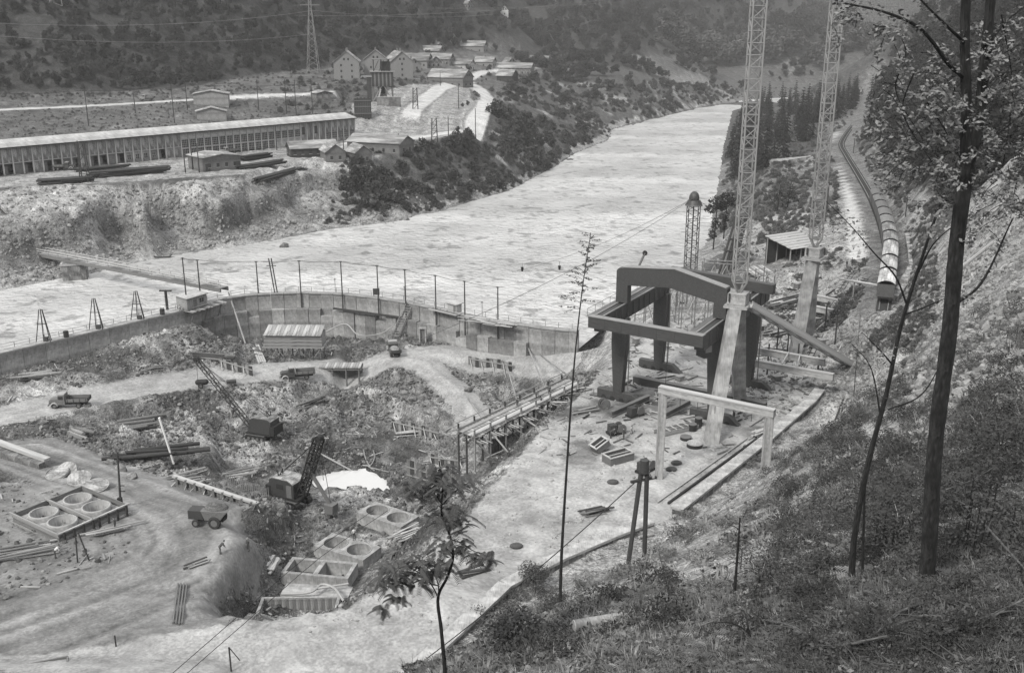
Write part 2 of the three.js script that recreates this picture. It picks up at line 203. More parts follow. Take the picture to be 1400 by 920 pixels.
const hillPoly = parapet.concat(px3([[1165, 500, 9], [1200, 450, 12.5], [1240, 400, 15.5], [1250, 345, 16.5]]), [V(400, 0, -400), V(400, 0, 250), V(-300, 0, 250), V(-300, 0, -40)]);
const pitPoly = wallPts.concat(px3([[822, 506, 5]]), edgePx.slice().reverse().map(([x, y]) => at(x, y, 5)));
const roadsSite = [px3([[-140, 604, -1], [0, 570, -1], [100, 547, -1.5], [200, 530, -2], [300, 515, -2.4], [400, 503, -3], [460, 494, -3], [530, 487, -3], [600, 481, -3], [700, 489, -2.7], [765, 498, -2]]), px3([[545, 488, -3.1], [582, 498, -3.4], [612, 520, -4.4], [638, 552, -6.4], [648, 585, -8]]), px3([[30, 618, 0.3], [100, 640, 0.8], [190, 668, 2], [250, 700, 2.8], [270, 740, 3], [230, 780, 3], [120, 830, 3], [0, 880, 3.3], [-100, 900, 3.5]])];
const roadsFar = [px3([[-200, 157, 29.2], [0, 150, 29.7], [120, 145, 30.2], [250, 137, 31.7], [330, 133, 31.8], [450, 128, 32]]), px3([[480, 108, 36], [560, 107, 35], [600, 112, 33], [640, 115, 31.6], [668, 128, 28.4], [664, 148, 25.5], [640, 178, 21], [560, 190, 18], [480, 198, 17.4]]), px3([[640, 112, 32], [600, 125, 30], [560, 155, 26]]), px3([[640, 110, 32], [660, 100, 34], [740, 92, 34]])];
const roadFarW = [3.2, 4.6, 4, 3];
const forestFoot = px3([[-200, 140, 33], [0, 130, 34.2], [120, 126, 34.8], [250, 119, 36], [330, 106, 37.5], [430, 94, 40], [560, 74, 46], [640, 66, 48], [700, 70, 45], [760, 80, 40], [850, 91, 32], [930, 88, 25]]);
const forestPoly = forestFoot.concat([V(330, 0, -1120), V(540, 0, -1300), V(560, 0, -2400), V(-1500, 0, -2400), V(-1500, 0, -200)]);
const forestRPoly = px3([[1240, 245, 22], [1216, 190, 20], [1200, 160, 20], [1195, 128, 20]]).concat([V(330, 0, -900), V(700, 0, -1100), V(700, 0, -60), V(150, 0, -130)], px3([[1400, 215, 42], [1330, 250, 34]]));
const forestMPoly = px3([[1008, 165, 3], [1000, 200, 3], [994, 240, 3], [1050, 238, 11], [1060, 218, 13], [1120, 195, 14], [1132, 165, 14.5], [1172, 148, 15], [1172, 122, 15], [1060, 130, 6]]);
const bankPoly = leftShore.slice(0, 26).concat(bankTopPx.slice().reverse().map(([x, y, e]) => at(x, y, e)));
const pool = px3([[400, 672, -9], [425, 652, -9], [455, 645, -9], [500, 640, -9], [528, 655, -9], [534, 672, -9], [500, 684, -9], [440, 690, -9]]);
// undercut scarp along the worked part of the far bank
const LIP = new Float32Array(NX * NZ), CLF = new Float32Array(NX * NZ);
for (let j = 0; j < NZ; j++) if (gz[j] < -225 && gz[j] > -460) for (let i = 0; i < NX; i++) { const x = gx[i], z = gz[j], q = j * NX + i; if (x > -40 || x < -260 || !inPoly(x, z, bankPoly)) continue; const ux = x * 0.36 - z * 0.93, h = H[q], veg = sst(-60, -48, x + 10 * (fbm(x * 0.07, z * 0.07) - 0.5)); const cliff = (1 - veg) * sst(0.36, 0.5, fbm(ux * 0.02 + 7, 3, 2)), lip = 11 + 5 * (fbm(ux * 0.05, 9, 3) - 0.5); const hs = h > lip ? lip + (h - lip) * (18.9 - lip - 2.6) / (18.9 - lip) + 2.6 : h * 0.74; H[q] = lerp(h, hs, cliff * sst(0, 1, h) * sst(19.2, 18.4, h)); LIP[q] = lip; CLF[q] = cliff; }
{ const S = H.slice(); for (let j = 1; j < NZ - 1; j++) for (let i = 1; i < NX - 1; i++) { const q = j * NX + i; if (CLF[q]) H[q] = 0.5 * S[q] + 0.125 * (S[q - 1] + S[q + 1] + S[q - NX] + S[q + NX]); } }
// surface lengths along rows and columns, so that the ground grain keeps its size on slopes
const UX = new Float32Array(NX * NZ), UZ = new Float32Array(NX * NZ);
for (let j = 0; j < NZ; j++) for (let i = 1; i < NX; i++) { const q = j * NX + i; const w = gx[i] - gx[i - 1]; UX[q] = UX[q - 1] * 0.985 + Math.hypot(w, H[q] - H[q - 1]) - w; }
for (let j = 1; j < NZ; j++) for (let i = 0; i < NX; i++) { const q = j * NX + i; const w = gz[j - 1] - gz[j]; UZ[q] = UZ[q - NX] * 0.985 + Math.hypot(w, H[q] - H[q - NX]) - w; }
const pads = px3([[515, 700, -3], [465, 745, -3.4], [435, 780, -3.2], [405, 832, -3]]);
const padF = (x, z) => { let k = 1; for (const p of pads) k = Math.min(k, sst(5, 8, Math.hypot(x - p.x, z - p.z))); return k; };
const bareF = (x, z) => sst(0.3, 0.47, fbm(x * 0.06 + 4, z * 0.06 + 31) + 0.12 * (fbm(x * 0.5, z * 0.5, 2) - 0.5)) * sst(15, 34, -z);
const TC = new Float32Array(NX * NZ), CL = new Uint8Array(NX * NZ);
const CLS = ['ground', 'excavation_floor', 'gravel_platform', 'dirt_road', 'hillside', 'river_bank', 'mountain', 'gravel_road', 'railway_shelf'];
for (let j = 0; j < NZ; j++) for (let i = 0; i < NX; i++) {
  const x = gx[i], z = gz[j], q = j * NX + i, d = -z; let h = H[q], c = 0.2, cl = 0;
  const n1 = fbm(x * 0.07, z * 0.07), n2 = fbm(x * 0.5 + 40, z * 0.5), n3 = fbm(x * 1.9 + 9, z * 1.9, 2);
  let rd = 1e9, L3 = false; if (d > 60 && d < 240) for (const L of roadsSite) { const D = lineD(x, z, L) - (L === roadsSite[2] ? 6.5 : L === roadsSite[1] ? 3.2 : 4.4); if (D < rd) { rd = D; L3 = L === roadsSite[2]; } }
  let fr = 1e9; if (d > 240 && d < 800 && x < 60) roadsFar.forEach((L, k) => { fr = Math.min(fr, lineD(x, z, L) - roadFarW[k]); });
  if (d < 260 && inPoly(x, z, pitPoly)) { cl = 1; const rough = sst(0, 3, rd); const low = inPoly(x, z, platPoly) ? 0 : 1;
    const lowLeft = sst(-135, -120, z) * sst(-25, -33, x) * sst(0.2, 1.8, h);
    const pad = padF(x, z); { const tq = (h + 2.2 * (n1 - 0.5) + 40) / 2.6, f = tq - Math.floor(tq); h += 2.6 * (sst(0.38, 0.58, f) - f) * 0.85 * rough * pad * (1 - lowLeft) * (h < -1 ? 1 : 0.3); } h += pad * rough * (1 - 0.8 * lowLeft) * ((n1 - 0.5) * 2 + (Math.abs(n2 - 0.5) * -3.6 + 0.5) + (n3 - 0.5) * 1.1);
    c = 0.15 + 0.26 * (n1 - 0.5) + 0.26 * (n2 - 0.5) + 0.12 * (n3 - 0.5);
    if (fbm(x * 0.16 + 3, z * 0.16 + 8) > 0.55) c += 0.13; if (fbm(x * 0.09 + 70, z * 0.11) + 0.25 * (n2 - 0.5) > 0.53) c *= 0.5;
    const k = 1 - sst(-0.6, 1.4, rd + 1.5 * (n2 - 0.5)); if (k > 0) { const rn = fbm(rd * 1.6 + 50, (x - z) * 0.03, 3) - 0.5, rut = 0.22 * rn; h += k * 0.35 * rn; c = lerp(c, (L3 ? 0.185 : 0.26) + rut * (L3 ? 1.1 : 0.55) + 0.08 * (n2 - 0.5) + 0.1 * (n1 - 0.5), k); h += k * 0.12 * (n2 - 0.5); if (rd < 0.3) cl = 3; }
    if (lowLeft > 0.5 && cl === 1) { const rn = fbm(rd * 1.5 + 50, (x - z) * 0.03, 4) - 0.5; c = 0.15 + 0.24 * rn + 0.14 * (n1 - 0.5) + 0.08 * (n2 - 0.5); h += 0.3 * rn; if (rd < 14 && h > 1.2) cl = 3; }
  } else if (d < 260 && inPoly(x, z, platPoly)) { cl = 2; h += 0.12 * (n2 - 0.5); c = 0.275 + 0.19 * (n1 - 0.5) + 0.19 * (n2 - 0.5) + 0.08 * (fbm((x * 0.6 - z) * 0.9, (x + z * 0.6) * 0.08, 3) - 0.5) - 0.17 * sst(0.6, 0.72, fbm(x * 0.11 + 60, z * 0.11)) * (z < -125 ? 1 : 0.3); }
  else if (d < 420 && inPoly(x, z, hillPoly)) { cl = 4; h += (n1 - 0.5) * 1.2 * sst(6, 40, d) + (n2 - 0.5) * 0.5 * sst(4, 12, d); c = 0.17 + 0.16 * (n1 - 0.5) + 0.14 * (n2 - 0.5); const bare = bareF(x, z); c = lerp(c, 0.31 + 0.34 * (n2 - 0.5) + 0.12 * (n1 - 0.5), bare * 0.9); if (d > 190) c = 0.07 + 0.1 * (n2 - 0.5); }
  else if (inPoly(x, z, forestPoly) && h > 8) { cl = 6; h += 14 * (fbm(x * 0.012, z * 0.012) - 0.5) * sst(0, 30, h - 40); c = 0.045; }
  else if (inPoly(x, z, forestRPoly)) { cl = 6; c = 0.05; }
  else if (inPoly(x, z, bankPoly)) { cl = 5; const ux = (x * 0.36 + d * 0.93), gul = fbm(ux * 0.09, h * 0.13 + 3, 3); const veg = sst(-60, -48, x + 10 * (n1 - 0.5));
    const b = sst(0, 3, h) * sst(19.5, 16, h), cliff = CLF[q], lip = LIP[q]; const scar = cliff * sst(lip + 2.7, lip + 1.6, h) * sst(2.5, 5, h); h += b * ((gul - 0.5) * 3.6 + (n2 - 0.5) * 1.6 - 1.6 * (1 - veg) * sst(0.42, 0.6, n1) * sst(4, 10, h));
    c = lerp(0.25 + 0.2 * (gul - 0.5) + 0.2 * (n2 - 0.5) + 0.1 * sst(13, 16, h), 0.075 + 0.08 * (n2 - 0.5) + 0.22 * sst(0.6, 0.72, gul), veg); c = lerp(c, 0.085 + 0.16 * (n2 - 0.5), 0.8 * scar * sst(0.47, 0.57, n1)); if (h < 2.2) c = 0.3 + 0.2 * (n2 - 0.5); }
  else if (fr < 1.5) { cl = fr < 0 ? 7 : 0; c = lerp(0.42, 0.2, sst(-0.8, 1.5, fr + 2 * (n2 - 0.5))); }
  else if (h > 4 && x < 60 && d > 240) { c = 0.1 + 0.12 * (n1 - 0.5) + 0.1 * (n2 - 0.5); h += 0.8 * (n2 - 0.5); if (inPoly(x, z, terracePoly())) c = 0.3 + 0.2 * (n2 - 0.5); }
  else if (d > 900 && h > 40) { cl = 6; c = 0.06; h += (d > 1600 ? 60 : 12) * (fbm(x * 0.004, z * 0.004) - 0.5); }
  else if (d > 900) c = 0.1 + 0.1 * sst(0.5, 0.6, fbm(x * 0.01, z * 0.01));
  else { const D = d > 130 && d < 800 && x > 30 ? lineD(x, z, railPts) : 99, D2 = d > 130 && d < 600 && x > 30 ? lineD(x, z, roadR) : 99; c = 0.16 + 0.26 * (n1 - 0.5) + 0.2 * (n2 - 0.5); if (D < 4.5) { cl = 8; c = 0.17 + 0.1 * (n2 - 0.5); } else if (D2 < 4.2) { cl = 7; c = 0.4; } else { h += 0.9 * (n2 - 0.5) * sst(4.5, 8, D); if (d < 300) c += 0.12; if (inPoly(x, z, forestMPoly)) c = 0.06; if (d > 480 && D > 25) c = 0.07 + 0.08 * (n2 - 0.5); } }
  if (pool.length && inPoly(x, z, pool)) h = Math.min(h, -9.4);
  H[q] = h; TC[q] = clamp(c, 0.03, 0.6); CL[q] = cl;
}
function terracePoly() { return terracePoly.p ||= px3([[-200, 262, 18.8], [0, 256, 19], [150, 250, 18.6], [330, 238, 18], [480, 205, 17.4], [620, 185, 20], [650, 150, 25], [640, 118, 31], [560, 118, 33], [480, 140, 30], [480, 192, 17.4], [0, 242, 18.3], [-200, 258, 18.6]]); }
function groundH(x, z) { const i = low(gx, x), j = low(gz, z, true), u = clamp((x - gx[i]) / (gx[i + 1] - gx[i])), v = clamp((z - gz[j]) / (gz[j + 1] - gz[j])), q = j * NX + i; return lerp(lerp(H[q], H[q + 1], u), lerp(H[q + NX], H[q + NX + 1], u), v); }
const onG = (x, z, dy = 0) => V(x, groundH(x, z) + dy, z);
const atG = (px, py, e, dy = 0) => { const p = at(px, py, e); return onG(p.x, p.z, dy); };
function hit(px, py, near = 3) { const r = ray(px, py); r.multiplyScalar(1 / -r.z); let t = near, s; for (; t < 3300; t = s) { s = t * 1.006 + 0.05; if (EYE.y + r.y * s < groundH(r.x * s, -s)) { let a = t, b = s; for (let k = 0; k < 18; k++) { const m = (a + b) / 2; EYE.y + r.y * m < groundH(r.x * m, -m) ? b = m : a = m; } return onG(r.x * b, -b); } } return null; }
const mGround = new THREE.MeshStandardMaterial({ vertexColors: true, map: tGround, bumpMap: tGround, bumpScale: 0.3, roughness: 1, side: THREE.DoubleSide });
const mTrack = new THREE.MeshStandardMaterial({ vertexColors: true, map: tSoft, bumpMap: tSoft, bumpScale: 0.1, roughness: 1, side: THREE.DoubleSide });
{
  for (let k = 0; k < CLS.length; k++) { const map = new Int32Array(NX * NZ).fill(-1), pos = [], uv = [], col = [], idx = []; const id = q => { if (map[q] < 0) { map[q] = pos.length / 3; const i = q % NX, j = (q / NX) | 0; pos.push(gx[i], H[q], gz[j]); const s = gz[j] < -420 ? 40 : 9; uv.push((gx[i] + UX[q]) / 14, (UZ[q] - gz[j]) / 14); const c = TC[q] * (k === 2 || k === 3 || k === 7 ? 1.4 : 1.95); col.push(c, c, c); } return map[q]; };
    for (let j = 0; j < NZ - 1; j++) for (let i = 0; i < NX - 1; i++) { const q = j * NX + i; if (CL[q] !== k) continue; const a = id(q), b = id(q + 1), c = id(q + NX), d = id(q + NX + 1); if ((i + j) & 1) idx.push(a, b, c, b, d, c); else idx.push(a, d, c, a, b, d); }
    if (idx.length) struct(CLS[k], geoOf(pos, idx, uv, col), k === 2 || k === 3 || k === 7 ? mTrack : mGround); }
}
// ---------------------------------------------------------------- river
{
  const poly = leftShore.map(p => V(p.x - 6, 0, p.z - 3)).concat([V(900, 0, -1140), V(900, 0, -1030)], rightShore.map(p => V(p.x + 5, 0, p.z)), wallPts.slice().reverse().map((p, i) => { const n = wallN[wallPts.length - 1 - i]; return V(p.x + n.x * 0.7, 0, p.z + n.z * 0.7); }), [V(-190, 0, -140)]);
  poly[0].x -= 60;
  const cell = [], pos = [], uv = [], idx = [], id = {};
  const tri = THREE.ShapeUtils.triangulateShape(poly.map(p => new THREE.Vector2(p.x, p.z)), []);
  const pp = poly.flatMap(p => [p.x, 0, p.z]), uu = poly.flatMap(p => [p.x / 90, p.z / 90]);
  const g = geoOf(pp, tri.flatMap(t => [t[0], t[2], t[1]]), uu); const nn = g.attributes.normal; for (let i = 0; i < nn.count; i++) nn.setXYZ(i, 0, 1, 0);
  const tw = tex(1024, (u, v) => { const a = wrapN(u, v, 70, 4), b = wrapN(u, v, 17, 4); return 0.5 + 0.9 * (a - 0.5) + 0.7 * (b - 0.5); });
  const tc = tex(512, (u, v) => 0.9 + 0.36 * (wrapN(u, v, 5, 5) - 0.5) - 0.2 * sst(0.56, 0.74, wrapN(u + 0.3, v, 34, 4)));
  const m = new THREE.MeshStandardMaterial({ color: G3(0.55), map: tc, roughness: 0.3, bumpMap: tw, bumpScale: 0.8, side: THREE.DoubleSide });
  struct('river_water', g, m);
  const pc = pool.reduce((s, p) => s.add(p), V(0, 0, 0)).multiplyScalar(1 / pool.length), pd = dense(pool.concat([pool[0]]), 0.5).slice(0, -1).map((p, i) => { const k = 1.02 + 0.3 * (fbm(p.x * 0.5, p.z * 0.5, 3) - 0.5); return V(pc.x + (p.x - pc.x) * k, 0, pc.z + (p.z - pc.z) * k); });
  const pg = geoOf(pd.flatMap(p => [p.x, -9.05, p.z]), THREE.ShapeUtils.triangulateShape(pd.map(p => new THREE.Vector2(p.x, p.z)), []).flatMap(t => [t[0], t[2], t[1]]), pd.flatMap(p => [p.x / 20, p.z / 20]));
  struct('pool_water', pg, new THREE.MeshStandardMaterial({ color: G3(0.5), roughness: 0.06, side: THREE.DoubleSide }));
}
// ---------------------------------------------------------------- helpers for standing things
const elev = (p, px, py) => { const r = ray(px, py); return EYE.y + r.y / -r.z * -p.z; }; // height of a bearing above the point p
const up = (p, h) => V(p.x, p.y + h, p.z), setY = (p, y) => V(p.x, y, p.z), mix = (a, b, t) => a.clone().lerp(b, t);
const WLEN = [0]; for (let i = 1; i < wallPts.length; i++) WLEN.push(WLEN[i - 1] + wallPts[i].distanceTo(wallPts[i - 1]));
function wallAt(s, off = 0, y = 4) { let i = 0; while (i < WLEN.length - 2 && WLEN[i + 1] < s) i++; const t = (s - WLEN[i]) / (WLEN[i + 1] - WLEN[i]); const p = mix(wallPts[i], wallPts[i + 1], t), n = mix(wallN[i], wallN[i + 1], clamp(t)).normalize(); return V(p.x + n.x * off, y, p.z + n.z * off); }
const wallS = px => { let b = 0, bd = 1e9; for (let s = 0; s < WLEN[WLEN.length - 1]; s += 0.4) { const p = wallAt(s), q = 700 + F * p.x / (p.clone().sub(EYE).dot(FW)); if (Math.abs(q - px) < bd) { bd = Math.abs(q - px); b = s; } } return b; };
function prism(quad, y0, y1) { // vertical prism over a plan quad [a,b,c,d]
  const P = []; const q = quad, f = (a, b, c, d) => P.push(a, b, c, a, c, d); const lo = q.map(p => V(p.x, y0, p.z)), hi = q.map(p => V(p.x, y1, p.z));
  f(hi[0], hi[1], hi[2], hi[3]); f(lo[3], lo[2], lo[1], lo[0]); for (let i = 0; i < 4; i++) { const j = (i + 1) % 4; f(lo[i], lo[j], hi[j], hi[i]); }
  return boxUV(geoOf(P.flatMap(p => [p.x, p.y, p.z])), 3);
}
// ---------------------------------------------------------------- cofferdam
{
  const total = WLEN[WLEN.length - 1], S1 = WLEN[4], dam = thing('cofferdam_wall', 'long curving concrete and timber cofferdam wall between river and pit', 'dam wall');
  const ms = [0.42, 0.38, 0.46, 0.4].map(v => mat(v, tConc)), mu = [0.33, 0.38, 0.29].map(v => mat(v, tConc)), ml = [0.42, 0.36, 0.24, 0.46, 0.4, 0.3, 0.2].map(v => mat(v, tConc));
  let s = 0, k = 0;
  while (s < total - 0.5) {
    const e = Math.min(total, s + (s < S1 ? 4.4 : 2.9)), arc = s >= S1 - 0.1, fy = Math.min(groundH(wallAt(s, -1.6).x, wallAt(s, -1.6).z), groundH(wallAt(e, -1.6).x, wallAt(e, -1.6).z)) - 1.2, g = 0.03;
    const q = (a, b) => [wallAt(s + g, b), wallAt(e - g, b), wallAt(e - g, a), wallAt(s + g, a)];
    if (!arc) { mesh('wall_panel', prism(q(0, 1.5), -3.5, 3.7), ms[k % 4], dam); mesh('coping', prism(q(-0.25, 1.7), 3.72, 4.02), mConc, dam); }
    else { mesh('wall_panel', prism(q(0.1 + 0.12 * (k % 2), 1.4), -3.5, 3.75), mu[k % 3], dam); mesh('walkway_plank', prism(q(-0.1, 1.6), 3.77, 4), mWood, dam);
      if (s < total - 12) { const d0 = -0.9 - 0.45 * hash2(k, 5); mesh('lower_panel', prism(q(d0, 0.08), fy, 0.1 + 0.5 * hash2(k, 9) - (hash2(k, 21) > 0.8 ? 1.4 : 0)), ml[(hash2(k, 3) * 7) | 0], dam); } }
    s = e; k++;
  }
  beam('ledge_beam', wallAt(wallS(458), -1.2, 0.85), wallAt(wallS(552), -1.2, 0.75), 0.4, 0.4, mWoodD, dam);
  const rail = thing('guard_railing', 'thin pipe guard railing along the river side of the cofferdam top', 'railing');
  for (let t = 1; t < total; t += 2.9) { const a = wallAt(t, 1.5, 4), b = wallAt(Math.min(t + 2.9, total), 1.5, 4); rod('post', a, up(a, 1.1), 0.05, mSteelM, rail); for (const h of [0.55, 1.08]) rod('rail', up(a, h), up(b, h), 0.035, mSteelL, rail); }
  // poles with the overhead wire
  const tops = [], PL = [[258, 352, 0], [278, 355, 0], [353, 357, 0], [412, 356, 1], [468, 357, 1], [519, 363, 1], [557, 368, 1], [597, 376, 1], [638, 384, 1], [683, 392, 1]];
  PL.forEach(([x, y, inn], i) => { const st = wallS(x), b = inn ? wallAt(st, -0.45, 0.3) : wallAt(st, i < 2 ? 0.7 : 1.2, 4), t = setY(b, elev(b, x, y)); const o = thing('line_pole', inn ? 'tall dark timber pole clamped to the pit face of the cofferdam' : 'slim timber pole standing on the cofferdam walkway', 'pole', b, 0, inn ? 'poles on the pit face of the cofferdam' : 'poles on the cofferdam walkway');
    rod('shaft', V(0, -0.6, 0), V(0, t.y - b.y, 0), 0.17, mWoodD, o, UT); box('insulator_arm', 0.7, 0.12, 0.12, 0, t.y - b.y - 0.15, 0, mWoodD, o); tops.push(t); });
  for (let i = 0; i < tops.length - 1; i++) tag(tube('overhead_wire', sag(tops[i], tops[i + 1], 0.3), 0.045, mDark), 'dark overhead wire strung between the cofferdam poles', 'wire', 'wires between cofferdam poles');
  { const b = wallAt(wallS(372), 1.1, 4), o = thing('twin_pole', 'pair of leaning timber poles with a crossarm on the cofferdam', 'pole', b); const h = elev(b, 370, 353) - 4; rod('shaft', V(0.4, -0.6, 0), V(-0.5, h, 0), 0.14, mWoodD, o); rod('shaft', V(1.0, -0.6, 0), V(0.1, h, 0), 0.14, mWoodD, o); box('crossarm', 2.2, 0.14, 0.14, 0, h * 0.78, 0, mWoodD, o); }
  for (const x of [456, 548, 653]) { const b = wallAt(wallS(x), 1.4, 4), o = thing('lamp_post', 'small lamp on a thin post on the cofferdam railing', 'lamp post', b, 0, 'lamps along the cofferdam railing'); rod('post', V(0, 0, 0), V(0, 3.1, 0), 0.06, mSteelM, o); const sh = mesh('lamp_shade', new THREE.ConeGeometry(0.34, 0.3, 10), mSteelM, o); sh.position.set(0, 3.2, 0); }
  { const b = wallAt(wallS(510), 1.2, 4), o = thing('notice_board', 'dark square board on legs on the cofferdam walkway', 'board', b); box('board', 1.5, 1.5, 0.12, 0, 1.1, 0, mWoodD, o); for (const x of [-0.6, 0.6]) box('leg', 0.1, 0.6, 0.1, x, 0.2, 0, mWoodD, o); }
  const hut = (label, px, w, h, d, turn, off, wallM) => { const b = wallAt(wallS(px), off, 4.02), o = thing('watch_hut', label, 'hut', b, turn); for (let i = 0; i < 8; i++) box('board', w / 8 - 0.03, h, 0.08, -w / 2 + (i + 0.5) * w / 8, h / 2, d / 2, wallM, o); for (const x of [-1, 1]) box('side_wall', 0.08, h, d, x * w / 2, h / 2, 0, wallM, o); box('back_wall', w, h, 0.08, 0, h / 2, -d / 2, wallM, o); box('roof', w + 0.7, 0.14, d + 0.8, 0, h + 0.16, 0, mPale, o, 0, 0.1); return o; };
  const dir = (px) => { const s0 = wallS(px), a = wallAt(s0 - 1), b = wallAt(s0 + 1); return Math.atan2(-(b.z - a.z), b.x - a.x); };
  const h1 = hut('timber hut with flat pale roof, door and window beside the footbridge end', 264, 5.6, 2.7, 3.2, dir(262), 0.4, mWood);
  box('door', 0.9, 1.9, 0.1, -0.6, 1, 1.63, mWoodM, h1); const w1 = box('window', 1.1, 0.9, 0.1, 1.3, 1.5, 1.63, mGlass, h1); box('mullion', 0.06, 1, 1.6, 0, 0, 0, mPale, w1);
  const h2 = hut('small pale hut with dark doorway on the cofferdam arc', 616, 2.9, 1.7, 1.5, dir(616) - 0.1, 1.2, mPale); box('door', 0.7, 1.2, 0.08, 0.9, 0.75, 0.79, mWoodM, h2);
  // timber deck carrying the hut
  const dk = thing('timber_landing', 'rough timber landing with bracing under the hut on the dam', 'platform', wallAt(wallS(275), -0.8, 3.7), dir(270));
  for (let i = 0; i < 14; i++) box('plank', 0.42, 0.12, 3.4 + rr(-0.5, 0.8), -5 + i * 0.75, 0.12, 0.6, [mWood, mPale, mWoodM][i % 3], dk); for (const x of [-4, 0, 4]) { rod('strut', V(x, 0, 1.2), V(x, -3.2, -0.2), 0.1, mWoodM, dk); rod('rail_post', V(x, 0.1, 2), V(x, 1.2, 2), 0.07, mWood, dk); }
  rod('handrail', V(-5, 1.15, 2), V(5, 1.15, 2), 0.06, mWood, dk);
  // long pale prop
  const q1 = at(312, 400, 4.5), q2 = at(338, 479, -4.5); tag(rod('timber_prop', q1, q2, 0.2, mWood), 'long pale timber prop leaning down from the dam into the pit', 'timber');
  const st = thing('plank_stair', 'steep timber stair with handrails down the cofferdam into the pit', 'stair'); { const a = at(563, 414, 4), b = at(541, 461, -3.2); for (const o of [-0.8, 0.8]) { beam('stringer', V(a.x + o, a.y, a.z), V(b.x + o, b.y, b.z), 0.14, 0.4, mWoodM, st); rod('handrail', V(a.x + o, a.y + 1, a.z), V(b.x + o, b.y + 1, b.z), 0.06, mWood, st); } for (let i = 0; i < 14; i++) { const p = mix(a, b, (i + 0.5) / 14); box('tread', 1.6, 0.07, 0.35, p.x, p.y + 0.15, p.z, mWood, st); } }
  // plank stack on the arc and frames next to it
  const pl = thing('plank_stack', 'loose pale planks lying across the cofferdam top', 'planks', wallAt(wallS(672), -1.2, 4.2), dir(672)); for (let i = 0; i < 40; i++) box('plank', 3 + rr(-0.5, 1), 0.1, 0.4, rr(-6, 6), 0.05 + (i % 4) * 0.11, rr(-1.4, 2.6), i % 3 ? mPale : mWood, pl, rr(-0.12, 0.12));
  const fm = thing('shuttering_grid', 'row of open shuttering frames on the cofferdam top', 'frames', wallAt(wallS(610), -0.6, 4.1), dir(610)); for (let i = 0; i < 5; i++) { box('frame_bar', 0.16, 0.2, 1.6, -4 + i * 2, 0, 0, mPale, fm); if (i < 4) box('panel', 1.75, 0.06, 1.3, -3 + i * 2, -0.06, 0, mWoodM, fm); } box('frame_bar', 8.2, 0.2, 0.16, 0, 0, 0.85, mPale, fm); box('frame_bar', 8.2, 0.2, 0.16, 0, 0, -0.85, mPale, fm);
  // winch tripods on the straight wall
  for (const [x, t] of [[62, 423], [135, 408], [192, 398]]) { const b = wallAt(wallS(x), 0.7, 4.02), h = elev(b, x, t) - 4, o = thing('winch_tripod', 'timber tripod hoist with hanging chain block on the straight dam wall', 'hoist', b, 0, 'tripod hoists on the dam wall'); for (const [dx, dz] of [[-1.5, 0.5], [1.3, 0.6], [-0.6, -0.7], [0.9, -0.7]]) rod('leg', V(dx, 0, dz), V(dx * 0.2, h, dz * 0.2), 0.09, mWoodD, o); rod('crossbar', V(-1, h * 0.55, 0.3), V(1, h * 0.55, 0.3), 0.07, mWoodD, o); rod('chain', V(0, h, 0), V(0, 0.9, 0), 0.03, mDark, o); const m = box('motor', 0.8, 0.8, 0.7, 0.2, 0.42, 0, mSteel, o); }
  for (const [x, n] of [[92, 'dark oil drum standing on the dam wall'], [222, 'low winch drum on the dam wall near the bridge']]) { const b = wallAt(wallS(x), 0.2, 4.02), o = thing('drum', n, 'drum', b); const c = mesh('barrel', new THREE.CylinderGeometry(0.5, 0.5, 1.2, 16), mDark, o); c.position.y = 0.6; for (const y of [0.4, 0.8]) { const r = mesh('hoop', new THREE.TorusGeometry(0.51, 0.03, 6, 20), mSteelM, o); r.rotation.x = Math.PI / 2; r.position.y = y; } }
  // shed on stilts at the foot of the arc
  const P = at(362, 474, -1.6), Q = at(441, 474, -1.6), sh = thing('stilt_shed', 'long boarded shed with pale roof standing on braced timber stilts', 'shed', mix(P, Q, 0.5).add(V(0, 0, -1.5)), -0.03), W = P.distanceTo(Q), N = 7;
  box('floor', W + 0.8, 0.25, 4.6, 0, 0, 0, mWood, sh); for (let i = 0; i < N; i++) box('board', W, 0.36, 0.1, 0, 0.32 + i * 0.38, 1.9, i % 2 ? mWood : mWall, sh); box('back_wall', W, 2.8, 0.1, 0, 1.5, -1.9, mWood, sh); for (const x of [-1, 1]) box('side_wall', 0.1, 2.8, 3.8, x * W / 2, 1.5, 0, mWood, sh);
  for (let i = 0; i < 18; i++) box('roof_board', W / 18 - 0.04, 0.09, 4.8, -W / 2 + (i + 0.5) * W / 18, 3.2 + rr(-0.03, 0.03), 0.1, [mPale, mRoof, mWood][i % 3], sh, 0, 0.22); for (let i = 0; i < 6; i++) for (const z of [1.8, -1.6]) { const x = -W / 2 + 0.4 + i * (W - 0.8) / 5; rod('stilt', V(x, 0, z), V(x, -6.2, z), 0.14, mWoodM, sh); if (i < 5 && z > 0) rod('brace', V(x, i % 2 ? -0.3 : -3.6, z + 0.1), V(x + (W - 0.8) / 5, i % 2 ? -3.6 : -0.3, z + 0.1), 0.09, mWood, sh); }
  const chute = thing('plank_chute', 'steep pale plank chute coming down beside the stilt shed', 'chute'); { const a = at(344, 474, -4.2), b = at(356, 503, -3); for (let i = 0; i < 4; i++) beam('plank', V(a.x + i * 0.45, a.y + 0.5, a.z), V(b.x + i * 0.45, b.y + 0.3, b.z), 0.38, 0.08, mPale, chute); }
}
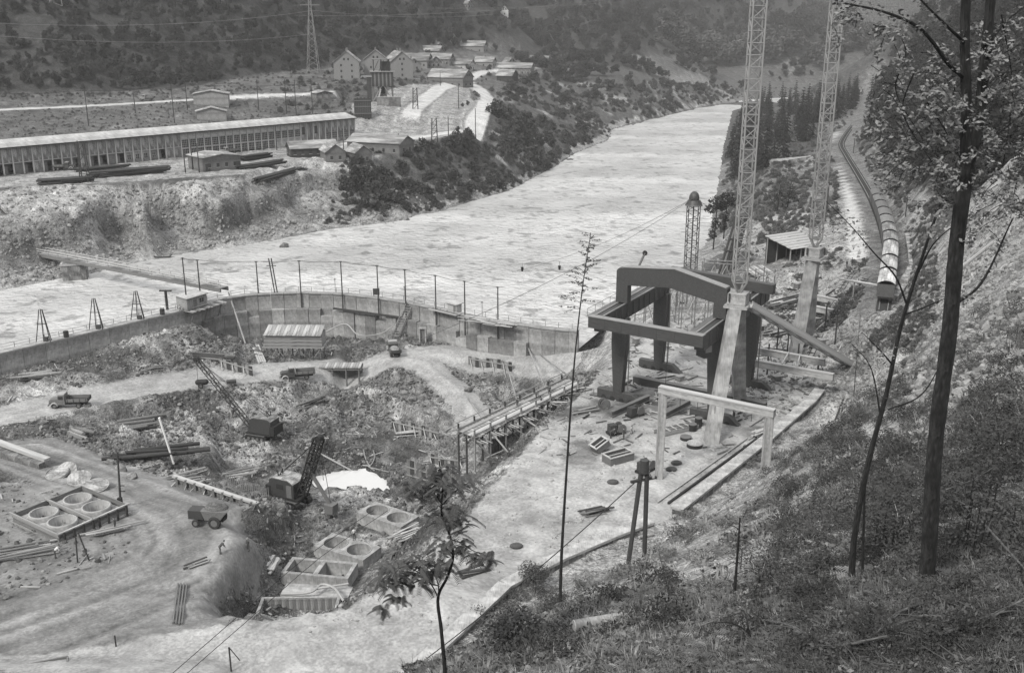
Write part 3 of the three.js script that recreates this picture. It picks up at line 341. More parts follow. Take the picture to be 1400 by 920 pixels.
// ---------------------------------------------------------------- footbridge over the river
{
  const a = at(55, 345, 5.2), b = at(306, 393, 5.6), o = thing('footbridge', 'narrow timber footbridge with railings sloping across the river to the cofferdam', 'bridge'), d = b.clone().sub(a).normalize(), sd = V(-d.z, 0, d.x), N = 34;
  for (const s of [-1.1, 1.1]) { beam('girder', a.clone().addScaledVector(sd, s).add(V(0, -0.5, 0)), b.clone().addScaledVector(sd, s).add(V(0, -0.5, 0)), 0.3, 0.8, mWoodM, o); for (const h of [0.6, 1.15]) beam('handrail', a.clone().addScaledVector(sd, s).add(V(0, h, 0)), b.clone().addScaledVector(sd, s).add(V(0, h, 0)), 0.16, 0.16, mPale, o); }
  for (let i = 0; i < N; i++) { const p = mix(a, b, (i + 0.5) / N), L = a.distanceTo(b) / N * 0.93; beam('deck_plank', p.clone().addScaledVector(d, -L / 2), p.clone().addScaledVector(d, L / 2), 2.5, 0.12, [mWood, mPale, mWoodM][(hash2(i, 4) * 3) | 0], o); if (i % 2 === 0) for (const s of [-1.12, 1.12]) rod('post', p.clone().addScaledVector(sd, s).add(V(0, -0.6, 0)), p.clone().addScaledVector(sd, s).add(V(0, 1.15, 0)), 0.06, mWoodM, o); if (i % 3 === 1) rod('brace', p.clone().addScaledVector(sd, 1.15).add(V(0, -0.2, 0)), p.clone().addScaledVector(sd, 1.15).addScaledVector(d, 1.4).add(V(0, -1, 0)), 0.06, mWoodD, o); }
  const pr = at(108, 378, 0), pier = thing('bridge_pier', 'blocky dark concrete pier under the footbridge at the far shore', 'pier', V(pr.x, -2, pr.z + 2.2), 0.3); { const y = mix(a, b, 0.22).y - 0.95 + 2; const g = new RoundedBoxGeometry(6, y, 4.2, 2, 0.3); const m = mesh('shaft', boxUV(g, 3), mConcD, pier); m.position.y = y / 2; box('cap', 6.5, 0.4, 4.6, 0, y - 0.22, 0, mConc, pier); }
  const pp = at(227, 412, 2), pile = thing('bridge_pile', 'round dark pile holding the footbridge in the water', 'pile', V(pp.x, -3, pp.z)); rod('shaft', V(0, 0, 0), V(0, mix(a, b, 0.7).y + 2.2, 0), 0.32, mDark, pile); box('cap', 2.8, 0.3, 0.5, 0, mix(a, b, 0.7).y + 2.05, 0, mWoodD, pile);
  const s0 = at(-10, 283, 16.5), s1 = a, ladder = thing('bank_stairway', 'long timber stairway with handrail down the eroded bank to the footbridge', 'stairway'); for (const s of [-1, 1]) { beam('stringer', V(s0.x + s, s0.y + 0.3, s0.z), V(s1.x + s, s1.y, s1.z), 0.2, 0.4, mWoodD, ladder); beam('handrail', V(s0.x + s, s0.y + 1.4, s0.z), V(s1.x + s, s1.y + 1.1, s1.z), 0.1, 0.1, mWood, ladder); } for (let i = 0; i < 30; i++) { const p = mix(s0, s1, (i + 0.5) / 30); box('tread', 2, 0.1, 0.4, p.x, p.y + 0.35, p.z, mWoodM, ladder); if (i % 5 === 2) rod('post', V(p.x + 1, p.y - 1.5, p.z), V(p.x + 1, p.y + 1.4, p.z), 0.09, mWoodM, ladder); }
}
// ---------------------------------------------------------------- gantry crane
const u2 = V(0.5, 0, -0.866), v2 = V(0.83, 0, 0.558).normalize();
{
  const FL = at(846, 537, 6.4), BL = FL.clone().addScaledVector(u2, 17.2), FR = FL.clone().addScaledVector(v2, 16.2), BR = BL.clone().addScaledVector(v2, 16.2), o = thing('gantry_crane', 'large dark steel gantry crane with tapering legs and arched top beam', 'gantry crane');
  const TOP = 21.2, mSteel = mat(0.06, tFine, 0.55);
  const leg = (p, w0, w1) => { const g = extr([[-w0 / 2, 0], [w0 / 2, 0], [w1 / 2, 8.4], [w1 / 2, TOP - 2.4 - p.y + 0.2], [-w1 / 2, TOP - 2.4 - p.y + 0.2], [-w1 / 2, 8.4]], 1.1, 0.05); g.translate(0, 0, -0.55); const m = mesh('leg', boxUV(g, 3), mSteel, o); m.position.copy(p); m.rotation.y = Math.atan2(-v2.z, v2.x); const s = rod('ladder_rail', V(p.x + v2.x * 1.6, p.y, p.z + v2.z * 1.6), V(p.x + v2.x * 1.6, TOP - 2, p.z + v2.z * 1.6), 0.09, mSteelM, o); };
  for (const p of [FL, FR, BL, BR]) leg(p, 1.4, 2.5);
  for (const [a, s] of [[FL, 'A'], [FR, 'B']]) { const p0 = setY(a.clone().addScaledVector(u2, -8.3), TOP - 1.2), p1 = setY(a.clone().addScaledVector(u2, s === 'A' ? 18.6 : 24), TOP - 1.2); beam('girder', p0, p1, 1.5, 2.4, mSteel, o);
    for (const k of [-0.62, 0.62]) beam('crane_rail', up(p0.clone().addScaledVector(v2, k), 1.28), up(p1.clone().addScaledVector(v2, k), 1.28), 0.22, 0.16, mSteelL, o); for (let i = 0; i <= 10; i++) { const q = mix(p0, p1, i / 10).addScaledVector(v2, -1.95); rod('handrail_post', up(q, 1), up(q, 2.1), 0.035, mSteelM, o); } rod('handrail', up(p0.clone().addScaledVector(v2, -1.95), 2.1), up(p1.clone().addScaledVector(v2, -1.95), 2.1), 0.035, mSteelM, o); beam('walkway', up(p0.clone().addScaledVector(v2, -1.4), 1), up(p1.clone().addScaledVector(v2, -1.4), 1), 1.2, 0.1, mSteelM, o);
    for (let i = 1; i < 12; i++) { const q = mix(p0, p1, i / 12); beam('stiffener', up(q.clone().addScaledVector(v2, 0.8), -1.1), up(q.clone().addScaledVector(v2, 0.8), 1), 0.1, 0.14, mSteel, o); } }
  beam('front_crossbeam', setY(FL.clone().addScaledVector(u2, -8.6).addScaledVector(v2, -1.4), TOP - 0.9), setY(FR.clone().addScaledVector(u2, -8.6).addScaledVector(v2, 0.8), TOP - 0.9), 1, 1.7, mSteel, o);
  beam('crossbeam_flange', setY(FL.clone().addScaledVector(u2, -8.6).addScaledVector(v2, -1.4), TOP + 0.03), setY(FR.clone().addScaledVector(u2, -8.6).addScaledVector(v2, 0.8), TOP + 0.03), 1.2, 0.1, mSteelL, o);
  beam('rear_crossbeam', setY(BL.clone().addScaledVector(u2, 1).addScaledVector(v2, 1), TOP + 1.6), setY(BR.clone().addScaledVector(u2, 1).addScaledVector(v2, 3), TOP + 1), 1.3, 1.6, mSteel, o);
  { // arched upper portal
    const A = setY(FL.clone().addScaledVector(u2, 0.6), TOP + 0.2), B = setY(FR.clone().addScaledVector(u2, 0.6), TOP + 0.2), L = A.distanceTo(B), w = 1.9; const g = extr([[-w / 2, 0], [w / 2, 0], [w / 2, 2.9], [L * 0.5, 3.5], [L - w / 2, 2.3], [L - w / 2, 0], [L + w / 2, 0], [L + w / 2, 4.6], [L * 0.54, 6.35], [-w / 2 + 0.4, 5.4], [-w / 2, 5]], 1.2, 0.06); g.translate(0, 0, -0.6); const m = mesh('upper_portal', boxUV(g, 3), mSteel, o); m.position.copy(A); m.rotation.y = Math.atan2(-(B.z - A.z), B.x - A.x);
    const top = (a, b, ha, hb) => beam('portal_flange', setY(mix(A, B, a), TOP + 0.2 + ha + 0.13), setY(mix(A, B, b), TOP + 0.2 + hb + 0.13), 1.5, 0.1, mSteelL, o); top(0, 0.54, 5.5, 6.35); top(0.54, 1.05, 6.35, 4.6); }
  for (const p of [FL, FR, BL, BR]) { const c = setY(p, 5.9), g = extr([[-3.6, -0.75], [4.6, -0.75], [2.6, 0.75], [-3.6, 0.75]], 1, 0.05); g.translate(0, 0, -0.5); const m = mesh('bogie', boxUV(g, 3), mSteel, o); m.position.copy(c); m.rotation.y = Math.atan2(-v2.z, v2.x); for (const k of [-2.4, -0.8, 0.8, 2.4]) { const wh = mesh('wheel', new THREE.CylinderGeometry(0.45, 0.45, 1.2, 14), mDark, m); wh.rotation.x = Math.PI / 2; wh.position.set(k, -0.5, 0); } }
  for (const a of [FL, FR]) for (let i = 0; i < 7; i++) { const q = setY(a.clone().addScaledVector(u2, -6 + i * 4), TOP - 1.2); for (const k of [-0.77, 0.77]) beam('splice_plate', q.clone().addScaledVector(v2, k).addScaledVector(u2, -0.4), q.clone().addScaledVector(v2, k).addScaledVector(u2, 0.4), 0.04, 1.9, mSteel, o); }
  for (let i = 0; i < 6; i++) { const q = setY(mix(FL, FR, 0.06 + i * 0.175).addScaledVector(u2, -9.12), TOP - 0.9); beam('splice_plate', q.clone().addScaledVector(v2, -0.35), q.clone().addScaledVector(v2, 0.35), 0.04, 1.4, mSteel, o); const r = setY(mix(FL, FR, 0.1 + i * 0.16).addScaledVector(u2, -0.06), TOP + 4.5 - Math.max(0, i - 3) * 0.4); beam('splice_plate', r.clone().addScaledVector(v2, -0.3), r.clone().addScaledVector(v2, 0.3), 0.04, 1.3, mSteel, o); }
  for (const p of [FL, BL, FR]) for (let i = 0; i < 16; i++) { const q = V(p.x + v2.x * 1.75, p.y + 0.6 + i * 0.62, p.z + v2.z * 1.75); beam('ladder_rung', q.clone().addScaledVector(v2, -0.25), q.clone().addScaledVector(v2, 0.25), 0.05, 0.05, mSteelL, o); }
  { const q = setY(mix(FL, FR, 0.5), TOP + 4); rod('hoist_rope', q, setY(q, 7.4), 0.04, mDark, o); box('hook_block', 0.6, 0.9, 0.4, q.x, 7.2, q.z, mSteel, o); }
  { const c = FR.clone().addScaledVector(u2, -4); const m = box('operator_cab', 1.6, 2, 1.8, c.x - 0.6, TOP - 3.5, c.z, mSteel, o, 0.5); box('window', 0.7, 0.5, 1.02, 0, 0.15, 0, mSteelL, m); }
  // ground beams the crane runs on
  for (const [a, l0, l1, t] of [[FL, -5, 24, 'front'], [FL.clone().addScaledVector(u2, 8.5), -1, 22, 'middle'], [BL, -4, 20, 'rear']]) { const g = thing('runway_beam', 'dark ' + t + ' runway beam on the ground under the gantry crane', 'beam'), p = a.clone().addScaledVector(v2, l0), q = a.clone().addScaledVector(v2, l1), y = t === 'middle' ? 5.85 : 4.9; beam('web', setY(p, y), setY(q, y), 0.9, t === 'middle' ? 1.3 : 0.7, mSteel, g); beam('flange', setY(p, y + (t === 'middle' ? 0.7 : 0.4)), setY(q, y + (t === 'middle' ? 0.7 : 0.4)), 1.1, 0.09, mSteelM, g); }
}
// ---------------------------------------------------------------- lattice work
function lattice(o, a, b, w, n, rl, rb, m, taper0 = 1) { // a..b axis, square section
  const c = [[-1, -1], [1, -1], [1, 1], [-1, 1]], P = (k, t) => { const s = w / 2 * (t < 0.02 ? taper0 : 1), p = mix(a, b, t); return V(p.x + c[k % 4][0] * s, p.y, p.z + c[k % 4][1] * s); };
  for (let k = 0; k < 4; k++) { if (taper0 < 1) { rod('leg', P(k, 0), P(k, 1 / n), rl, m, o); rod('leg', P(k, 1 / n), P(k, 1), rl, m, o); } else rod('leg', P(k, 0), P(k, 1), rl, m, o);
    for (let i = 0; i < n; i++) { const t0 = i / n, t1 = (i + 1) / n; i % 2 ? rod('brace', P(k, t0), P(k + 1, t1), rb, m, o) : rod('brace', P(k + 1, t0), P(k, t1), rb, m, o); if (i) rod('brace', P(k, t0), P(k + 1, t0), rb, m, o); } }
}
// ---------------------------------------------------------------- concrete pylons with masts
function pylon(l0, r0, top, label) {
  const o = thing('concrete_pylon', label, 'pylon'), cap = 3.4, ang = Math.atan2(-(r0.z - l0.z), r0.x - l0.x);
  const lm = [l0, r0].map((p, i) => { const t = setY(mix(top, p, 0.16), top.y - 1.2), d = p.clone().sub(t); const P = [], h = (c, s) => [V(c.x - s, c.y, c.z - s), V(c.x + s, c.y, c.z - s), V(c.x + s, c.y, c.z + s), V(c.x - s, c.y, c.z + s)]; const lo = h(V(p.x, p.y - 1, p.z), 0.95), hi = h(t, 0.8), f = (a, b, c, e) => P.push(a, b, c, a, c, e); for (let k = 0; k < 4; k++) f(lo[k], lo[(k + 1) % 4], hi[(k + 1) % 4], hi[k]); f(hi[0], hi[1], hi[2], hi[3]); mesh('leg', boxUV(geoOf(P.flatMap(q => [q.x, q.y, q.z])), 4), mConc, o); return t; });
  box('cap_slab', 3.6, 0.35, 3.4, top.x, top.y - 1.05, top.z, mConc, o, ang); box('cap_block', 2.6, 1.7, 2.6, top.x, top.y, top.z, mConc, o, ang); for (const s of [-1, 1]) box('bracket', 0.2, 1.2, 0.4, top.x + s * 1.5, top.y + 0.3, top.z + 0.8, mSteel, o);
  return o;
}
{
  const a0 = at(971, 606, 5.3), a1 = at(1011, 549, 5.4), aT = setY(mix(a0, a1, 0.42).add(V(1, 0, 0)), 25); pylon(a0, a1, aT, 'two-legged pale concrete pylon standing beside the gantry crane');
  const b0 = atG(1086, 486, 7), b1 = atG(1104, 468, 7.6), bT = setY(mix(b0, b1, 0.5).add(V(0.9, 0, 0)), 25); pylon(b0, b1, bT, 'two-legged pale concrete pylon by the open plank-roofed shed');
  for (const [t, h, l] of [[aT, 76, 'tall steel lattice mast on the pylon beside the gantry crane'], [bT, 78, 'tall steel lattice mast on the pylon by the plank-roofed shed']]) { const o = thing('lattice_mast', l, 'mast'); lattice(o, V(t.x, t.y + 0.9, t.z), V(t.x, h, t.z), 1.75, 32, 0.13, 0.07, mSteelL, 0.25); const r = mesh('collar', new THREE.TorusGeometry(0.75, 0.1, 6, 18), mSteelL, o); r.rotation.x = Math.PI / 2; r.position.set(t.x, t.y + 2.4, t.z);
    for (const q of [[-70, 2, -40], [60, 20, -120], [10, 30, 80]]) tag(tube('guy_wire', sag(V(t.x, h * 0.9, t.z), V(t.x + q[0], h * 0.9 + q[1] - 6, t.z + q[2]), 1.5), 0.03, mSteelM), 'thin steel guy cable running from a tall lattice mast', 'cable', 'guy cables of the lattice masts'); }
  // inclined twin girder ramp
  const r0 = V(aT.x + 1.2, 24.2, aT.z), r1 = at(1163, 498, 8.4), o = thing('inclined_girder', 'pale twin-beam girder sloping from the pylon cap down to the bank', 'girder'), d = r1.clone().sub(r0).normalize(), s = d.clone().cross(V(0, 1, 0)).normalize();
  for (const k of [-0.85, 0.85]) { beam('side_beam', r0.clone().addScaledVector(s, k), r1.clone().addScaledVector(s, k), 0.55, 0.9, mPale, o); beam('edge_strip', up(r0.clone().addScaledVector(s, k * 1.25), 0.5), up(r1.clone().addScaledVector(s, k * 1.25), 0.5), 0.12, 0.14, mPale, o); } for (let i = 0; i < 9; i++) { const p = mix(r0, r1, (i + 0.5) / 9); beam('deck_slab', p.clone().addScaledVector(d, -0.9), p.clone().addScaledVector(d, 0.9), 1.1, 0.3, i % 3 === 1 ? mWoodM : mConc, o); }
  // horizontal tie beams to the bank
  const T = (l, pa, pb, w, e) => { const g = thing('tie_beam', l, 'beam'), p = at(pa[0], pa[1], e), q = at(pb[0], pb[1], e); beam('beam', p, q, w, 1.05, mConc, g); beam('top_board', up(p, 0.58), up(q, 0.58), w * 1.1, 0.1, mPale, g); return [p, q]; };
  const t1 = T('nearer long concrete tie beam from the pylon to the bank', [997, 490], [1140, 516], 0.8, 9.5), t2 = T('farther long concrete tie beam from the pylon to the bank', [1021, 477], [1128, 496], 0.7, 9.5);
  for (const t of [0.14, 0.52, 0.66]) tag(beam('timber_spreader', mix(t1[0], t1[1], t).add(V(0, 0.7, 0)), mix(t2[0], t2[1], t * 1.05).add(V(0, 0.7, 0)), 0.22, 0.2, mPale), 'short pale timber laid across the two concrete tie beams', 'timber', 'timbers across the tie beams');
  T('short concrete tie beam from the second pylon', [1098, 419], [1160, 431], 0.8, 10.6); T('thin concrete beam behind the second pylon', [1112, 406], [1158, 416], 0.6, 10.8); 
  [[1062, 442, 484], [1076, 440, 492], [1049, 470, 512], [1128, 418, 452], [1142, 432, 470], [1090, 470, 505], [1118, 486, 515]].forEach(([x, t, b]) => { const p = hit(x, b, 90), g = thing('yard_post', 'slim upright post standing among the tie beams', 'post', p, 0, 'posts among the tie beams'); const h = elev(p, x, t) - p.y; rod('shaft', V(0, -0.4, 0), V(0, h, 0), 0.14, mWoodD, g); rod('stay', V(0, h * 0.8, 0), V(1.3, 0, 0.6), 0.07, mWoodM, g); });
  { const g = thing('beam_prop', 'slim concrete prop under the tie beam of the second pylon', 'prop'), p = at(1135, 430, 10), q = onG(p.x, p.z, -0.3); beam('shaft', p, q, 0.6, 0.6, mConc, g); box('foot', 1, 0.3, 1, q.x, q.y + 0.4, q.z, mConc, g); }
  // near portal frame of concrete
  const c0 = at(901, 655, 5.2), tl = elev(c0, 904, 536), c1p = c0.clone().addScaledVector(v2, 14.2), g = thing('concrete_portal', 'slender pale concrete portal frame with one tall and one short column', 'portal frame'); beam('column', V(c0.x, 4.8, c0.z), V(c0.x, tl, c0.z), 0.95, 0.95, mConc, g); const gz1 = groundH(c1p.x, c1p.z) - 0.4; beam('column', V(c1p.x, gz1, c1p.z), V(c1p.x, tl - 0.2, c1p.z), 0.95, 0.95, mConc, g); beam('crossbeam', V(c0.x, tl + 0.25, c0.z).addScaledVector(v2, -0.5), V(c1p.x, tl + 0.25, c1p.z).addScaledVector(v2, 0.6), 0.9, 0.9, mConc, g); beam('top_board', V(c0.x, tl + 0.76, c0.z).addScaledVector(v2, -0.5), V(c1p.x, tl + 0.76, c1p.z).addScaledVector(v2, 0.6), 1, 0.1, mPale, g); for (let i = 1; i < 6; i++) { const p = mix(c0, c1p, i / 6); rod('hanger', V(p.x, tl - 0.2, p.z + 0.5), V(p.x, tl - 1.2, p.z + 0.5), 0.04, mSteel, g); }
  { const h = thing('pipe_barrier', 'long pale timber rail on posts across the track before the train', 'barrier'), p = at(1148, 381, 16), q = at(1236, 396, 17); rod('rail', p, q, 0.22, mPale, h); for (const t of [0.25, 0.85]) { const m = mix(p, q, t); rod('post', m, onG(m.x, m.z, -0.3), 0.14, mWood, h); } }
}
// ---------------------------------------------------------------- cable tower, timber tower, open shed, jib
{
  const b = at(944, 372, 6), t = elev(b, 946, 280), o = thing('cable_tower', 'slender dark lattice tower with a rounded cabin on its top', 'tower'); const bb = V(b.x, 4.5, b.z), tt = V(b.x, t, b.z); lattice(o, bb, tt, 2.7, 10, 0.1, 0.06, mSteel); rod('centre_post', bb, tt, 0.16, mSteel, o);
  const cb = mesh('cabin', new THREE.CylinderGeometry(1.5, 2.1, 1.3, 12), mSteel, o); cb.position.set(b.x, t + 0.5, b.z); const cr = mesh('cabin_roof', new THREE.SphereGeometry(1.25, 12, 8), mSteel, o); cr.scale.set(1, 1.3, 1); cr.position.set(b.x, t + 1.6, b.z); const ri = mesh('cabin_rim', new THREE.TorusGeometry(2, 0.12, 6, 20), mSteelM, o); ri.rotation.x = Math.PI / 2; ri.position.set(b.x, t, b.z);
  const top = V(b.x, t + 1.8, b.z); for (const e of [[700, 372, 4.5], [560, 470, 12]]) tag(tube('carrier_cable', sag(top, at(e[0], e[1], e[2]), 2), 0.05, mSteelM), 'long thin carrier cable slung from the cabin tower over the river', 'cable', 'cables from the cabin tower'); tag(tube('carrier_cable', sag(top, at(1010, 296, 10), 1), 0.06, mSteelM), 'short taut cable from the cabin tower back to the bank', 'cable');
  for (const [x, y, l] of [[714, 368, 'small dark bucket hanging on the cable over the river'], [765, 366, 'tiny dark pulley block on the cable over the water']]) { const p = atD(x, y, 190), k = thing('cable_bucket', l, 'bucket', p); const m = mesh('body', new THREE.CylinderGeometry(0.3, 0.2, 0.8, 10), mDark, k); rod('hanger', V(0, 0.4, 0), V(0, 1.3, 0), 0.03, mDark, k); }
  const w = thing('timber_tower', 'dark leaning timber tower of close-set poles above the river bank', 'timber tower'), wb = atG(993, 372, 6.5), wt = setY(wb.clone().add(V(3.6, 0, -3)), elev(wb, 1008, 297)); for (let i = 0; i < 7; i++) { const s = (i - 3) * 0.75; rod('pole', V(wb.x + s * 0.8, wb.y - 0.4, wb.z + 0.3 * (i % 2)), V(wt.x + s * 0.55, wt.y, wt.z), 0.3, i % 3 === 1 ? mWoodM : mWoodD, w); } for (let i = 1; i < 5; i++) { const p = mix(wb, wt, i / 5); box('cross_board', 4.2 - i * 0.4, 0.3, 0.2, p.x, p.y, p.z + 0.5, mWoodD, w); }
  const shp = (px, py, e) => at(px, py, e); const A = shp(1052, 376, 8), B = shp(1112, 352, 9.5); const s = thing('open_shed', 'open-sided shed with a wide pale plank roof beside the pylon', 'shed', mix(A, B, 0.5).add(V(1, -0.6, -2)), 0.55);
  for (let i = 0; i < 13; i++) box('roof_plank', 11.2, 0.1, 0.72, rr(-0.2, 0.2), 5.6 + i * 0.13, 3.9 - i * 0.68, [mPale, mRoof, mPale, mWood][i % 4], s, 0, 0.18); for (const x of [-5, -1.6, 1.6, 5]) { for (const z of [3.4, -4]) rod('post', V(x, -1.5, z), V(x, z > 0 ? 5.6 : 7, z), 0.17, mWood, s); } box('back_wall', 10.4, 6, 0.1, 0, 3.4, -4.2, mWoodD, s); box('side_wall', 0.1, 5.4, 5, 5.2, 3, -1.6, mWoodD, s); box('work_bench', 4, 0.2, 2, -2.4, 1.6, 1.2, mPale, s);
  const lt = thing('lean_to_roof', 'low patched lean-to roof attached below the open shed', 'shed roof', A.clone().add(V(-2.5, -0.3, 1.5)), 0.5); for (let i = 0; i < 9; i++) box('roof_plank', 0.72, 0.1, 4.8, -3 + i * 0.76, 1.7 + rr(-0.04, 0.04), 0, [mRoof, mPale, mWoodM][i % 3], lt, 0, 0.25); for (const x of [-3, 3]) rod('post', V(x, -1, 2), V(x, 1.3, 2), 0.13, mWoodD, lt);
  const j0 = at(872, 366, 8), jt = atD(882, 346, -j0.z), j = thing('derrick_jib', 'slanting pale crane jib with dark head showing above the gantry', 'crane jib', onG(j0.x - 3, j0.z)); const J1 = V(jt.x - j.position.x, jt.y - j.position.y, jt.z - j.position.z); rod('jib', V(0, 0, 0), J1, 0.28, mWoodM, j); const jh = mesh('sheave', new THREE.CylinderGeometry(0.6, 0.6, 0.4, 14), mDark, j); jh.position.copy(J1); jh.rotation.x = 1.57; box('base', 2, 1.4, 2, 0, 0.5, 0, mSteel, j);
  // steel truss and loose frames behind the crane
  for (const [sx, sy, sl, st] of [[955, 445, 'cross-braced pale scaffold standing behind the crane legs', 0], [920, 420, 'cross-braced scaffold under the rear crane beam', 0.5], [1025, 420, 'cross-braced scaffold between crane and open shed', 0.6], [985, 405, 'tall cross-braced scaffold behind the rear crane leg', -0.3], [890, 440, 'low cross-braced scaffold by the rear left crane leg', 0.5]]) {
  const tr = thing('braced_scaffold', sl, 'scaffold', onG(at(sx, sy, 5).x, at(sx, sy, 5).z), st); for (let i = 0; i < 4; i++) for (const z of [0, 3]) rod('standard', V(i * 2.6 - 4, -0.2, z), V(i * 2.6 - 4, 7.5, z), 0.1, mWoodM, tr); for (let i = 0; i < 3; i++) { rod('brace', V(i * 2.6 - 4, 0.5, 3.1), V(i * 2.6 - 1.4, 6.8, 3.1), 0.08, mPale, tr); rod('brace', V(i * 2.6 - 1.4, 0.5, 3.1), V(i * 2.6 - 4, 6.8, 3.1), 0.08, mWood, tr); } for (const y of [3.4, 7.2]) for (const z of [0, 3]) rod('ledger', V(-4.4, y, z), V(4.4, y, z), 0.08, mWood, tr); }
}
// ---------------------------------------------------------------- trestle bridge
{
  const a = at(636, 594, 2.4), b = at(785, 522, 4.9), o = thing('timber_trestle', 'long timber trestle bridge with plank deck and tangled struts over the pit', 'trestle'), d = b.clone().sub(a).normalize(), s = V(-d.z, 0, d.x), N = 36, L = a.distanceTo(b);
  for (const k of [-1.6, -0.5, 0.5, 1.6]) beam('stringer', a.clone().addScaledVector(s, k).add(V(0, -0.3, 0)), b.clone().addScaledVector(s, k).add(V(0, -0.3, 0)), 0.28, 0.42, mWoodM, o);
  for (let i = 0; i < N; i++) { const p = mix(a, b, (i + 0.5) / N); const k = beam('deck_plank', p.clone().addScaledVector(s, -2 - 0.5 * hash2(i, 1)), p.clone().addScaledVector(s, 1.9 + 0.7 * hash2(i, 2)), L / N * 0.88, 0.12, [mWood, mPale, mWoodM, mWood][(hash2(i, 7) * 4) | 0], o); }
  for (const k of [-1.9, 1.7]) { beam('deck_runner', a.clone().addScaledVector(s, k * 0.5).add(V(0, 0.12, 0)), b.clone().addScaledVector(s, k * 0.5).add(V(0, 0.12, 0)), 0.75, 0.1, k > 0 ? mPale : mWood, o); beam('kerb_timber', a.clone().addScaledVector(s, k).add(V(0, 0.25, 0)), b.clone().addScaledVector(s, k).add(V(0, 0.25, 0)), 0.3, 0.3, k > 0 ? mPale : mWood, o); beam('handrail', a.clone().addScaledVector(s, k * 1.15).add(V(0, 1.2, 0)), b.clone().addScaledVector(s, k * 1.15).add(V(0, 1.2, 0)), 0.1, 0.12, mWood, o); }
  for (let i = 0; i <= 7; i++) { const p = mix(a, b, i / 7.4 + 0.01); for (const k of [-1.9, 0, 1.9]) { const q = p.clone().addScaledVector(s, k); rod('post', up(q, 1.15 * (k ? 1 : 0)), onG(q.x, q.z, -0.5), 0.16, k > 0 ? mWood : mWoodD, o); } const q0 = p.clone().addScaledVector(s, 1.9), q1 = p.clone().addScaledVector(s, 4.4).addScaledVector(d, 1.5); rod('raking_strut', up(q0, -0.3), onG(q1.x, q1.z, 0), 0.14, i % 2 ? mPale : mWoodM, o); const q2 = mix(a, b, (i + 1) / 7.4); if (i < 7) rod('brace', up(p.clone().addScaledVector(s, 1.95), -0.6), up(q2.clone().addScaledVector(s, 1.95), -4.2), 0.1, mWoodM, o); for (let m = 0; m < 3; m++) rod('bearer', up(p.clone().addScaledVector(s, 1.2).addScaledVector(d, m * 0.9), -0.6 - 0.2 * m), up(p.clone().addScaledVector(s, 3.6).addScaledVector(d, m * 0.9 + 0.4), -0.7 - 0.3 * m), 0.1, m === 1 ? mPale : mWood, o); }
  // shuttering wall below the trestle
  const w0 = at(556, 640, -6.5), w1 = at(652, 668, -6.5), sw = thing('shuttering_wall', 'dark timber shuttering wall in the pit below the trestle end', 'shuttering'), wd = w1.clone().sub(w0), n = 18; for (let i = 0; i < n; i++) { const p = mix(w0, w1, (i + 0.5) / n); box('board', wd.length() / n * 0.9, 3.4 + rr(-0.3, 0.3), 0.12, p.x, -7.2 + 0.5, p.z, [mWoodM, mWoodD, mWall][i % 3], sw, Math.atan2(-wd.z, wd.x)); } for (const y of [-6.2, -7.6]) beam('waler', setY(w0, y), setY(w1, y), 0.3, 0.2, mWood, sw);
  const s2 = thing('concrete_block_form', 'pale boarded concrete form under the trestle near the slope', 'formwork'), f0 = at(668, 622, -3.5), f1 = at(708, 608, -3.2); const fd = f1.clone().sub(f0); for (let i = 0; i < 9; i++) { const p = mix(f0, f1, (i + 0.5) / 9); box('board', fd.length() / 9 * 0.93, 5, 0.2, p.x, -3.4, p.z, i % 2 ? mWall : mWoodM, s2, Math.atan2(-fd.z, fd.x)); } beam('waler', setY(f0, -2), setY(f1, -2), 0.4, 0.25, mWood, s2);
  // loose leaning poles
  [[[720, 470, -1], [745, 530, 1]], [[693, 500, -3], [706, 545, 2.6]], [[738, 484, -2], [775, 512, 3.6]], [[640, 545, -5], [665, 580, 1.8]]].forEach(([p, q]) => tag(rod('leaning_pole', at(...p), at(...q), 0.16, mWood), 'pale leaning pole propped on the bank above the trestle', 'pole', 'leaning poles above the trestle'));
}
